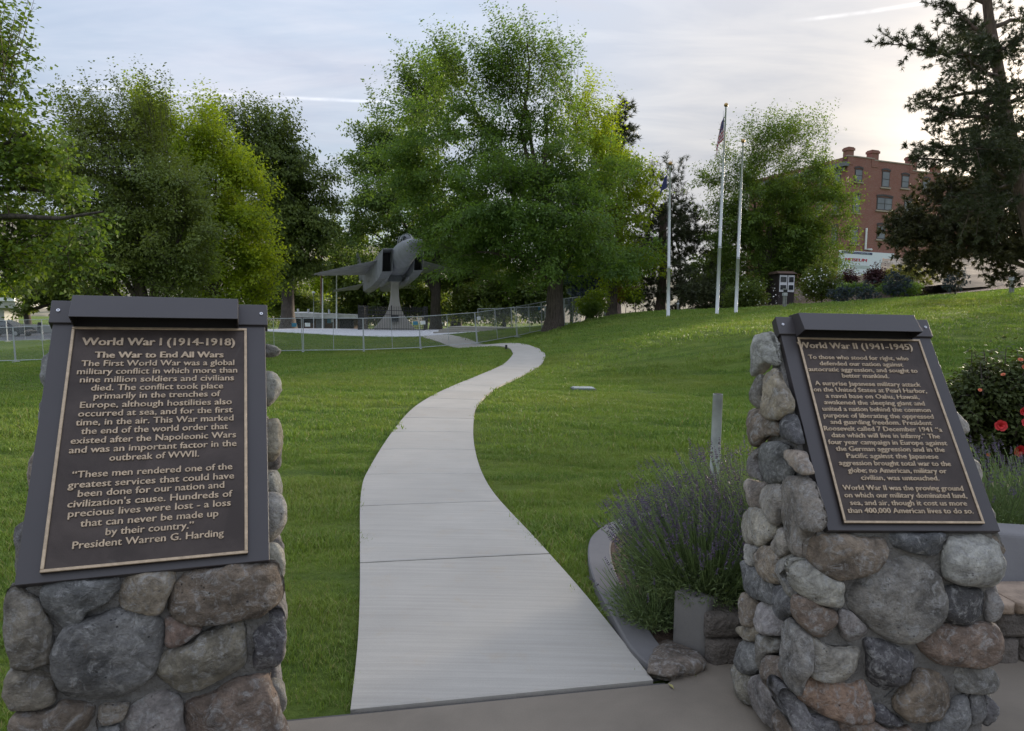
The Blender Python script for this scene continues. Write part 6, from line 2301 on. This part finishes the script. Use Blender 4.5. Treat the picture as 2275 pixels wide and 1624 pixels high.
# white irrigation box lid and small sprinkler in the lawn
q = [hit(1279, 862), hit(1308, 858), hit(1312, 866), hit(1281, 868)]
qc = sum(q) / 4
LIDM = mat_plain('green_grey_plastic', (0.34, 0.37, 0.36), 0.6)
lid = empty('valve_box', 'white irrigation box lid sunk in the lawn right of the path', 'box', tuple(qc), 0.1)
bevel(MB().box(-0.22, 0.22, -0.15, 0.15, -0.05, 0.035).obj('lid', LIDM, lid, local=True), 0.01)
MB().box(-0.25, 0.25, -0.18, 0.18, -0.06, 0.015).obj('rim', GREY2, lid, local=True)
sp_ = on(1124, 778, 30)
so_ = MB().tube([sp_ - np.array([0, 0, 0.1]), sp_ + np.array([0, 0, 0.16])], 0.05, 8).obj('sprinkler_head', BLACKM)
prop(so_, 'small black sprinkler head by the far bend of the path', 'sprinkler')
# ------------------------------------------------------------------ near bed: post, blocks, lavender, roses
SPLIT = mat_plain('split_face_block', (0.135, 0.115, 0.098), 0.95, var=0.35, scale=9, bmp=1.0, bscale=38, bdist=0.03)
CAPT = mat_plain('tan_cap_block', (0.30, 0.225, 0.165), 0.9, var=0.25, scale=14, bmp=0.7, bscale=80, bdist=0.01)
PLAINB = mat_concrete('plain_block', (0.17, 0.160, 0.150), stain=0.3)
cq = lambda x, y: ((2100 + x / 1.624) / 1.7102, (1650 + y / 1.624) / 1.7102)


def rough_block(x0, x1, y0, y1, z0, z1, amp, seed, round_=0.012, nx=10, nz=6):
    """block with a split front face (towards -y) and rounded arrises"""
    V, F = [], []
    sh = Vector((seed * 1.7, seed * 0.3, 0))
    ny_ = 4
    def P(i, j, k):
        x = x0 + (x1 - x0) * i / nx
        y = y0 + (y1 - y0) * j / ny_
        z = z0 + (z1 - z0) * k / nz
        ex = min(i, nx - i) == 0
        ez = min(k, nz - k) == 0
        ey = j in (0, ny_)
        if j == 0:
            y += round_ * (1.4 if ex or ez else 0) - amp * (0.6 + mnoise.noise(Vector((x * 14, z * 14, 0)) + sh) + 0.5 * mnoise.noise(Vector((x * 40, z * 40, 5)) + sh))
        x += (round_ * 0.5 if i == 0 else -round_ * 0.5 if i == nx else 0) * (1 if (ez or ey) else 0)
        z += -round_ * 0.4 if k == nz and (ex or ey) else 0
        z += 0.3 * amp * mnoise.noise(Vector((x * 20, y * 20, z * 20)) + sh) if k == nz else 0
        return (x, y, z)
    idx = {}
    def vid(i, j, k):
        if (i, j, k) not in idx:
            idx[(i, j, k)] = len(V)
            V.append(P(i, j, k))
        return idx[(i, j, k)]
    for i in range(nx):
        for k in range(nz):
            F.append((vid(i, 0, k), vid(i + 1, 0, k), vid(i + 1, 0, k + 1), vid(i, 0, k + 1)))
            F.append((vid(i, ny_, k + 1), vid(i + 1, ny_, k + 1), vid(i + 1, ny_, k), vid(i, ny_, k)))
        for j in range(ny_):
            F.append((vid(i, j, nz), vid(i + 1, j, nz), vid(i + 1, j + 1, nz), vid(i, j + 1, nz)))
            F.append((vid(i, j + 1, 0), vid(i + 1, j + 1, 0), vid(i + 1, j, 0), vid(i, j, 0)))
    for j in range(ny_):
        for k in range(nz):
            F.append((vid(0, j + 1, k), vid(0, j, k), vid(0, j, k + 1), vid(0, j + 1, k + 1)))
            F.append((vid(nx, j, k), vid(nx, j + 1, k), vid(nx, j + 1, k + 1), vid(nx, j, k + 1)))
    return V, F


c_base = hit(*cq(950, 1425))
wl = empty('block_wall', 'low two-course split-face block wall behind the right pillar', 'wall', (c_base[0], c_base[1], 0), math.radians(3))
hb = 0.118
bw = 0.30
for course in range(2):
    x = 0.0 if course == 0 else -0.012
    i = 0
    while x < 2.35:
        w_ = bw * (0.62 if (i == 0 and course == 1) else 1.0)
        V, F = rough_block(x + 0.003, x + w_ - 0.003, 0.012 * course, 0.20, course * hb + (0.002 if course else -0.03), (course + 1) * hb - 0.002, 0.012, course * 31 + i)
        mob('block', V, F, SPLIT, wl, smooth=True, local=True)
        x += w_
        i += 1
for i in range(4):
    V, F = rough_block(1.15 + 0.31 * i, 1.15 + 0.31 * i + 0.305, -0.015, 0.26, 2 * hb + 0.002, 2 * hb + 0.062, 0.006, 90 + i)
    mob('cap_block', V, F, CAPT, wl, smooth=True, local=True)
# end stone turned towards the walk
q0, q1 = hit(*cq(943, 1402)), hit(*cq(722, 1315))
d = (q1 - q0)
L = float(np.linalg.norm(d[:2]))
tb = empty('edging_block', 'upright plain concrete block at the left end of the low wall', 'block', (q1[0], q1[1], 0), math.atan2(-d[1], -d[0]))
V, F = rough_block(0, L, 0, 0.10, -0.03, 2 * hb + 0.045, 0.003, 120)
mob('block', V, F, PLAINB, tb, smooth=True, local=True)
# loose flat stone on the paving edge
fs = [hit(*cq(*q)) for q in ((650, 1318), (760, 1308), (930, 1435), (905, 1475), (720, 1535), (640, 1515), (588, 1488), (615, 1400))]
O = np.array([fs[0][0], fs[0][1], 0.0])
poly = [((p - O)[0], (p - O)[1]) for p in fs]
sl = stone_from(poly, np.array([1.0, 0, 0]), np.array([0, 1.0, 0]), np.array([0, 0, 1.0]), O + np.array([0, 0, 0.03]), 0.035, 0.035, (0.17, 0.145, 0.115), None, 700, 'flat_stone')
prop(sl, 'loose flat brown stone lying between kerb end and low wall', 'stone')
# raised soil behind the wall
raised = [(c_base[0] - 0.02, c_base[1] + 0.16), (c_base[0] + 2.4, c_base[1] + 0.30), (6.5, 3.9), (6.5, 6.6), (2.2, 5.6), (1.6, 4.2), (1.02, 3.75)]
drape('raised_bed', raised, 0.3, 0.19, SOIL, thick=0.25)

# galvanised post standing in the lavender
POSTM = mat_plain('bright_zinc', (0.62, 0.65, 0.67), 0.5, metal=0.0, var=0.2, scale=9)
pb_ = on(1589, 1000, 4.35)
pt_ = at(1589, 875, 4.35)
post = empty('steel_post', 'bare galvanised steel post rising from the lavender', 'post', (pb_[0], pb_[1], 0))
MB().tube([(pb_[0], pb_[1], -0.1), (pb_[0], pb_[1], pt_[2])], 0.0305, 20).obj('tube', POSTM, post, smooth=True)
MB().tube([(pb_[0], pb_[1], pt_[2] + 0.001), (pb_[0], pb_[1], pt_[2] + 0.003)], 0.024, 16).obj('end_shade_disc', DARK, post)  # near-black disc in place of the shade inside the hollow tube
hz_ = at(1596, 982, 4.35)[2]
MB().tube([(pb_[0] + 0.012, pb_[1] - 0.031, hz_), (pb_[0] + 0.012, pb_[1] - 0.024, hz_)], 0.006, 8).obj('hole_shade_disc', DARK, post)  # near-black disc painted on as a shaded hole

LAVS = mat_leaf('lavender_stems', (0.195, 0.275, 0.115), var=0.3, hue=(1.05, 1.05, 0.9), trans=0.2)
LAVF = mat_leaf('lavender_flowers', (0.125, 0.115, 0.175), var=0.4, hue=(1.1, 0.95, 1.05), trans=0.2)
LAVL = mat_leaf('lavender_foliage', (0.140, 0.190, 0.090), var=0.35, hue=(1.1, 1.1, 0.9), trans=0.2)


def lavender(label, c, R_, h, n, seed, fl=0.62, lean=(0, 0)):
    r = np.random.default_rng(seed)
    root = empty('lavender_plant', label, 'plant', tuple(c))
    sv, sf, fv, ff = [], [], [], []
    c = np.array(c, float)
    rs, rf = [], []
    SP, SA = [], []
    for i in range(n):
        a = r.uniform(0, 2 * math.pi)
        q = math.sqrt(r.random())
        b0 = c + np.array([math.cos(a), math.sin(a), 0]) * R_ * 0.28 * q
        th = q * 0.92 * r.uniform(0.75, 1.1)
        L = h * r.uniform(0.72, 1.12) * (1.0 + 0.10 * q)
        d0 = np.array([math.cos(a) * math.sin(th) + lean[0], math.sin(a) * math.sin(th) + lean[1], math.cos(th)])
        d0 /= np.linalg.norm(d0)
        bend = r.uniform(0.1, 0.5) * q
        pts = []
        for k in range(6):
            t = k / 5
            pts.append(b0 + d0 * L * t + np.array([0, 0, 1]) * bend * L * 0.35 * (t * t - t * 0.35) + r.normal(size=3) * 0.004 * (k > 0))
        # stem as a thin three-sided tube
        for k in range(6):
            p = pts[k]
            dd = unit(np.array(pts[min(k + 1, 5)]) - np.array(pts[max(k - 1, 0)]))
            s_ = unit(np.cross(dd, np.array([0.2, 0.3, 0.93])))
            u_ = np.cross(dd, s_)
            w_ = 0.0023 - 0.0009 * k / 5
            base = len(sv)
            for m_ in range(3):
                t = 2.094 * m_
                sv.append(p + (s_ * math.cos(t) + u_ * math.sin(t)) * w_)
            if k:
                for m_ in range(3):
                    m2 = (m_ + 1) % 3
                    sf.append((base - 3 + m_, base - 3 + m2, base + m2, base + m_))
        if r.random() < fl:
            dd = unit(pts[5] - pts[4])
            SP.append(pts[5])
            SA.append(dd)
    me = nmesh('stems', np.array(sv), np.array(sf))
    me.materials.append(LAVS)
    a_ = me.attributes.new('rnd', 'FLOAT', 'FACE')
    a_.data.foreach_set('value', np.repeat(r.random(n), len(sf) // n).astype(np.float32))
    mob('stems', me, None, None, root)['kind'] = 'stuff'
    SP, SA = np.array(SP), np.array(SA)
    # whorls of tiny buds up each spike
    wh = 6
    pos, ax, nr, ln = [], [], [], []
    for w_ in range(wh):
        off = (w_ * 0.0105 + (0.004 if w_ else -0.012))
        for m_ in range(6):
            rnd_ = unit(r.normal(size=SP.shape))
            pos.append(SP + SA * off)
            ax.append(unit(SA * 0.7 + unit(np.cross(SA, rnd_))))
            nr.append(rnd_)
            ln.append(r.uniform(0.008, 0.0135, len(SP)) * (1.0 - 0.08 * w_))
    pos, ax, nr, ln = map(np.concatenate, (pos, ax, nr, ln))
    leaf_mesh('flower_spikes', pos, ax, nr, ln, ln * 0.62, r.random(len(pos)), LAVF, root)['kind'] = 'stuff'
    # narrow grey leaves in the lower half
    m_ = n * 20
    a = r.uniform(0, 2 * math.pi, m_)
    q = np.sqrt(r.random(m_))
    th = q * 1.2
    Lh = h * r.uniform(0.03, 0.72, m_)
    dirs = np.stack([np.cos(a) * np.sin(th), np.sin(a) * np.sin(th), np.cos(th)], 1)
    pos = c + dirs * Lh[:, None] + np.stack([np.cos(a), np.sin(a), 0 * a], 1) * (R_ * 0.30 * q)[:, None]
    ax = unit(dirs + r.normal(size=(m_, 3)) * 0.45)
    ln = r.uniform(0.022, 0.05, m_)
    leaf_mesh('foliage', pos, ax, unit(r.normal(size=(m_, 3))), ln, ln * 0.13 + 0.0008, r.random(m_), LAVL, root)['kind'] = 'stuff'
    return root


lavender('big lavender clump spilling left of the right pillar', (1.05, 3.55, 0.15), 0.50, 0.47, 1200, 1, lean=(-0.02, 0))
lavender('taller lavender clump behind, round the steel post', (1.38, 3.88, 0.15), 0.44, 0.60, 850, 2)
lavender('low sparse lavender by the kerb end', (0.76, 3.48, 0.02), 0.24, 0.30, 150, 3, fl=0.3)
lavender('lavender clump at the left edge of the bed against the kerb', (1.00, 3.90, 0.04), 0.38, 0.44, 600, 4)
lavender('grey lavender partly hidden behind the right pillar', (1.45, 3.45, 0.2), 0.38, 0.60, 260, 7, fl=0.6)
lavender('sparse grey lavender under the rose bush, nearer one', (3.10, 4.35, 0.2), 0.45, 0.52, 330, 5, fl=0.55)
lavender('sparse grey lavender under the rose bush, farther right', (3.55, 4.55, 0.2), 0.42, 0.50, 280, 6, fl=0.5)

# rose bush
LF_ROSE = mat_leaf('rose_leaves', (0.038, 0.062, 0.022), var=0.4, hue=(1.3, 1.05, 0.8), trans=0.2, rough=0.62)
RSTEM = mat_plain('rose_stem', (0.09, 0.07, 0.04), 0.8)
YR = 5.6
rb = tree('rose_bush', 'dark-leaved rose bush with red blooms at the right edge', (3.95, 5.7, 0.2), blobs_at(YR, [(2250, 880, 110, 75), (2180, 900, 85, 70), (2340, 900, 110, 110), (2230, 980, 110, 60), (2150, 950, 50, 60)], 0.8), LF_ROSE, RSTEM, 0.02, 0.3, 2300, 9, 0.042, 0.66,
          spread=0.05, twl=0.10, clump=0.16, thr=-0.08, cl=5, cr=0.06, cz=0.8, seed=90, wind=(0, 0, 0.35), shoots=0.10, cat='bush', sub=4)
REDP = mat_plain('red_petals', (0.45, 0.010, 0.012), 0.6, var=0.25, scale=40)
ORP = mat_plain('orange_petals', (0.55, 0.14, 0.06), 0.6, var=0.25, scale=40)


def bloom(c, s, mt, parent, seed):
    r = np.random.default_rng(seed)
    V, F = [], []
    face = unit(np.array([-0.5, -0.8, 0.35]) + r.normal(size=3) * 0.25)
    t1 = unit(np.cross(face, np.array([0, 0, 1.0])))
    t2 = np.cross(face, t1)
    for ring, (rad, tilt, n) in enumerate(((0.45, 1.25, 4), (0.75, 0.85, 5), (1.0, 0.45, 6))):
        for k in range(n):
            a = 2 * math.pi * (k + 0.4 * ring + r.uniform(-0.15, 0.15)) / n
            out = t1 * math.cos(a) + t2 * math.sin(a)
            sd = -t1 * math.sin(a) + t2 * math.cos(a)
            L = s * rad
            b = len(V)
            for (u, w_) in ((0.05, 0.15), (0.55, 0.5), (0.95, 0.42), (1.12, 0.0)):
                h_ = L * u
                p = c + out * h_ * math.cos(tilt) + face * h_ * math.sin(tilt) * (1 - 0.25 * u)
                for sg in (-1, 1):
                    V.append(p + sd * sg * w_ * L * 0.95 + face * L * 0.05 * (1 if sg else 0))
            for i in range(3):
                F.append((b + 2 * i, b + 2 * i + 1, b + 2 * i + 3, b + 2 * i + 2))
    o = mob('bloom', V, F, mt, parent, smooth=True)
    return o


k_ = 0
for (u, v, s, mt) in ((2222, 946, 0.042, REDP), (2262, 1000, 0.045, REDP), (2272, 914, 0.03, REDP), (2281, 940, 0.036, REDP), (2266, 800, 0.018, ORP), (2228, 833, 0.016, ORP), (2176, 867, 0.014, ORP), (2274, 815, 0.016, ORP), (2300, 870, 0.04, REDP), (2195, 1010, 0.014, ORP), (2330, 960, 0.04, REDP)):
    bloom(at(u, v, YR - 0.62), s, mt, rb, 200 + k_)
    k_ += 1

# daylily leaves
LILY = mat_leaf('lily_leaves', (0.20, 0.27, 0.045), var=0.25, hue=(1.1, 1.05, 0.8), trans=0.4)


def blades(name, label, c, n, L, w_, seed, mat, cat='plant'):
    r = np.random.default_rng(seed)
    root = empty(name, label, cat, tuple(c))
    V, F, rn = [], [], []
    for i in range(n):
        a = r.uniform(0, 2 * math.pi)
        o = np.array([math.cos(a), math.sin(a), 0])
        s_ = np.array([-o[1], o[0], 0])
        l_ = L * r.uniform(0.6, 1.1)
        rise = r.uniform(0.75, 1.3)
        pts = []
        for k in range(7):
            t = k / 6
            pts.append(np.array(c) + o * l_ * (0.08 + 0.75 * t ** 1.3) * (1.35 - rise * 0.5) + np.array([0, 0, l_ * rise * (t - 0.62 * t ** 2.6)]))
        b = len(V)
        for k, p in enumerate(pts):
            ww = w_ * (0.6 + 0.8 * math.sin(math.pi * (0.15 + 0.8 * k / 6))) * (1 if k < 6 else 0.15)
            V += [p - s_ * ww / 2, p + np.array([0, 0, -ww * 0.25]), p + s_ * ww / 2]
        for k in range(6):
            q = b + 3 * k
            F += [(q, q + 1, q + 4, q + 3), (q + 1, q + 2, q + 5, q + 4)]
            rn += [r.random()] * 2
    me = nmesh('leaves', np.array(V), np.array(F), True)
    at_ = me.attributes.new('rnd', 'FLOAT', 'FACE')
    at_.data.foreach_set('value', np.array(rn, dtype=np.float32))
    me.materials.append(mat)
    mob('leaves', me, None, None, root)
    return root


blades('daylily_plant', 'arching yellow-green daylily leaves behind the right pillar shoulder', (2.78, 3.95, 0.2), 26, 0.34, 0.018, 5, LILY)
blades('daylily_plant', 'second daylily tuft at the very right edge', (3.05, 3.85, 0.2), 20, 0.30, 0.017, 6, LILY)
# sloping concrete seat block at right
cbk = MB()
cbk.hexa([(2.30, 3.42, 0.18), (3.7, 3.50, 0.18), (3.7, 3.95, 0.18), (2.30, 3.85, 0.18), (2.36, 3.60, 0.50), (3.7, 3.68, 0.42), (3.7, 3.92, 0.42), (2.36, 3.82, 0.50)])
cbo = cbk.obj('concrete_block', KERBC)
bevel(cbo, 0.02, 3)
prop(cbo, 'smooth grey concrete block sloping behind the right pillar, above the tan cap', 'block')

# fallen leaves and twigs on the paving
LITTER = mat_plain('dry_leaf', (0.30, 0.27, 0.10), 0.8, var=0.4, scale=200)
rr = np.random.default_rng(8)
spots = [hit(*cq(728, 1571))] + [np.array([rr.uniform(-0.5, 0.6), rr.uniform(2.95, 9), 0]) for _ in range(0)]
for i, p in enumerate(spots):
    z = float(gz(p[0], p[1])) + 0.012
    a = rr.uniform(0, 6)
    c_, s_ = math.cos(a), math.sin(a)
    l_, w_ = 0.022, 0.008
    V = [(p[0] + c_ * x - s_ * y, p[1] + s_ * x + c_ * y, z + h_) for x, y, h_ in ((-l_, 0, 0.0), (0, w_, 0.005), (l_, 0, 0.002), (0, -w_, 0.005), (0, 0, -0.001))]
    o = mob('fallen_leaf', V, [(0, 4, 1), (1, 4, 2), (2, 4, 3), (3, 4, 0)], LITTER)
    prop(o, 'small dry leaf lying on the terrace before the path', 'leaf')

# ------------------------------------------------------------------ grass


def mat_grass():
    mt = bpy.data.materials.new('grass_blades')
    mt.use_nodes = True
    t = NT(mt.node_tree)
    geo = t.n('ShaderNodeNewGeometry').outputs['Position']
    rn = t.n('ShaderNodeAttribute', attribute_name='rnd').outputs['Fac']
    streak = t.noise(t.scalev(geo, 0.35, 2.2, 1, 0.12), 1.0, 6, 0.65, 0.4)
    patch = t.noise(t.scalev(geo, 0.16, 0.35, 1), 1.0, 5, 0.6, 0.8)
    c = t.mix(rn, (0.078, 0.145, 0.028), (0.195, 0.295, 0.058))
    c = t.mix(t.mapr(streak, 0.40, 0.62, 0, 0.7), c, (0.205, 0.285, 0.052))
    c = t.mix(t.mapr(patch, 0.47, 0.68, 0, 0.6), c, (0.270, 0.305, 0.075))
    c = t.mix(t.mapr(rn, 0.955, 0.96), c, (0.30, 0.27, 0.12))
    b = t.n('ShaderNodeBsdfPrincipled')
    t.l(c, b.inputs['Base Color'])
    b.inputs['Roughness'].default_value = 0.5
    b.inputs['Specular IOR Level'].default_value = 0.25
    tr = t.n('ShaderNodeBsdfTranslucent')
    t.l(t.mix(1.0, c, (1.4, 1.4, 0.8), 'MULTIPLY'), tr.inputs['Color'])
    ms = t.n('ShaderNodeMixShader')
    ms.inputs[0].default_value = 0.35
    t.l(b.outputs[0], ms.inputs[1])
    t.l(tr.outputs[0], ms.inputs[2])
    t.l(ms.outputs[0], t.n('ShaderNodeOutputMaterial').inputs[0])
    return mt


GRASS = mat_grass()


def tuft(name, n, rad, h, w_, seed, segs=2):
    r = np.random.default_rng(seed)
    V, F, rn = [], [], []
    for i in range(n):
        a = r.uniform(0, 6.283)
        q = math.sqrt(r.random()) * rad
        b0 = np.array([math.cos(a) * q, math.sin(a) * q, -0.012])
        ph = r.uniform(0, 6.283)
        o = np.array([math.cos(ph), math.sin(ph), 0])
        s_ = np.array([-o[1], o[0], 0])
        hh = h * r.uniform(0.55, 1.15)
        ben = r.uniform(0.15, 0.95) * hh
        b = len(V)
        pts = [b0, b0 + o * ben * 0.3 + np.array([0, 0, hh * 0.62]), b0 + o * ben + np.array([0, 0, hh])]
        ww = w_ * r.uniform(0.7, 1.2)
        V += [pts[0] - s_ * ww / 2, pts[0] + s_ * ww / 2, pts[1] - s_ * ww * 0.4, pts[1] + s_ * ww * 0.4, pts[2]]
        F += [(b, b + 1, b + 3, b + 2), (b + 2, b + 3, b + 4, b + 4)]
        rn += [r.random()] * 2
    F = [f if f[2] != f[3] else f[:3] for f in F]
    me = nmesh(name, V, F)
    at_ = me.attributes.new('rnd', 'FLOAT', 'FACE')
    at_.data.foreach_set('value', np.array(rn, dtype=np.float32))
    me.materials.append(GRASS)
    return bpy.data.objects.new(name, me)


ZONES = [[tuple(e0 - dv * 1.2 - nv * 0.3), tuple(e1 + dv * 0.3 - nv * 0.3), tuple(e1 + dv * 0.3 + nv * 0.08), tuple(e0 - dv * 0.02 + nv * 0.08), tuple(e0 - dv * 1.2 + nv * 0.02)], PATHPOLY, TAILPOLY, TERRPOLY, PLAZAPOLY, BEDPOLY, BEDNEAR]


def in_mon(x, y):
    out = np.zeros(x.shape, bool)
    for fr in (FL, FR):
        dx, dy = x - fr.o[0], y - fr.o[1]
        lx, ly = dx * fr.X[0] + dy * fr.X[1], dx * fr.Y[0] + dy * fr.Y[1]
        out |= (lx > -0.13) & (lx < 0.63) & (ly > -0.02) & (ly < 0.5)
    return out


def grass_layer(x0, x1, y0, y1, step, tufts, s0, s1, seed, cond, keepoff, ylimit):
    r = np.random.default_rng(seed)
    gx, gy = np.meshgrid(np.arange(x0, x1, step), np.arange(y0, y1, step))
    x = gx.ravel() + r.uniform(-0.6, 0.6, gx.size) * step
    y = gy.ravel() + r.uniform(-0.6, 0.6, gx.size) * step
    k = cond(x, y) & ~in_mon(x, y)
    # only what lies within or near the field of view
    k &= (np.abs(x) < (y + 2.5) * 0.86 + 1.0)
    x, y = x[k], y[k]
    for z in ZONES:
        m_ = ~inside(x, y, z)
        x, y = x[m_], y[m_]
    dd = np.full(len(x), 9.0)
    for E_ in (LR[::3], RR[::3], tls[::2], trs[::2]):
        for i in range(0, len(x), 4000):
            dd[i:i + 4000] = np.minimum(dd[i:i + 4000], np.hypot(x[i:i + 4000, None] - E_[:, 0], y[i:i + 4000, None] - E_[:, 1]).min(1))
    m_ = (dd > keepoff) & ((y < ylimit) | (dd < 0.55))
    x, y = x[m_], y[m_]
    z = gz(x, y) - 0.026
    me = bpy.data.meshes.new('grass')
    me.vertices.add(len(x))
    me.vertices.foreach_set('co', np.stack([x, y, z], 1).astype(np.float32).ravel())
    sc_ = np.array([1.0 + 0.95 * mnoise.noise(Vector((a * 1.6, b * 2.6, 0.3))) + 0.5 * mnoise.noise(Vector((a * 5.5, b * 6.5, 7.3))) for a, b in zip(x, y)])
    sc_ *= r.uniform(s0, s1, len(x))
    at_ = me.attributes.new('sc', 'FLOAT', 'POINT')
    at_.data.foreach_set('value', sc_.astype(np.float32))
    me.update()
    o = bpy.data.objects.new('grass', me)
    COL.objects.link(o)
    o['kind'] = 'stuff'
    ng = bpy.data.node_groups.new('scatter_tufts', 'GeometryNodeTree')
    ng.interface.new_socket('Geometry', in_out='INPUT', socket_type='NodeSocketGeometry')
    ng.interface.new_socket('Geometry', in_out='OUTPUT', socket_type='NodeSocketGeometry')
    N = ng.nodes
    gi, go = N.new('NodeGroupInput'), N.new('NodeGroupOutput')
    iop = N.new('GeometryNodeInstanceOnPoints')
    g2i = N.new('GeometryNodeGeometryToInstance')
    for tf in tufts:
        oi = N.new('GeometryNodeObjectInfo')
        oi.inputs['Object'].default_value = tf
        ng.links.new(oi.outputs['Geometry'], g2i.inputs[0])
    ng.links.new(gi.outputs[0], iop.inputs['Points'])
    ng.links.new(g2i.outputs[0], iop.inputs['Instance'])
    iop.inputs['Pick Instance'].default_value = True
    rv = N.new('FunctionNodeRandomValue')
    rv.data_type = 'FLOAT_VECTOR'
    rv.inputs[0].default_value = (-0.12, -0.12, 0)
    rv.inputs[1].default_value = (0.12, 0.12, 6.283)
    ng.links.new(rv.outputs[0], iop.inputs['Rotation'])
    sv = N.new('GeometryNodeInputNamedAttribute')
    sv.data_type = 'FLOAT'
    sv.inputs[0].default_value = 'sc'
    ng.links.new(sv.outputs[0], iop.inputs['Scale'])
    ng.links.new(iop.outputs[0], go.inputs[0])
    md = o.modifiers.new('tufts', 'NODES')
    md.node_group = ng
    return len(x)


T1 = [tuft('grass_tuft', 26, 0.055, 0.044, 0.0042, s) for s in range(5)]
T2 = [tuft('grass_tuft', 34, 0.13, 0.050, 0.0085, 20 + s) for s in range(4)]
T3 = [tuft('grass_tuft', 40, 0.34, 0.060, 0.019, 40 + s) for s in range(4)]
cnt = [grass_layer(-7, 8, 1.0, 8.2, 0.046, T1, 0.7, 1.25, 1, lambda x, y: (y < 8) | (np.sin(x * 9 + y * 3) > 0), 0.03, 99),
       grass_layer(-15, 16, 7.6, 34, 0.105, T2, 0.7, 1.25, 2, lambda x, y: y > 7.6, 0.10, 18.5),
       grass_layer(-34, 36, 17.5, 60, 0.30, T3, 0.7, 1.2, 3, lambda x, y: y > 17.5, 0.36, 99)]
print('GRASS', cnt)
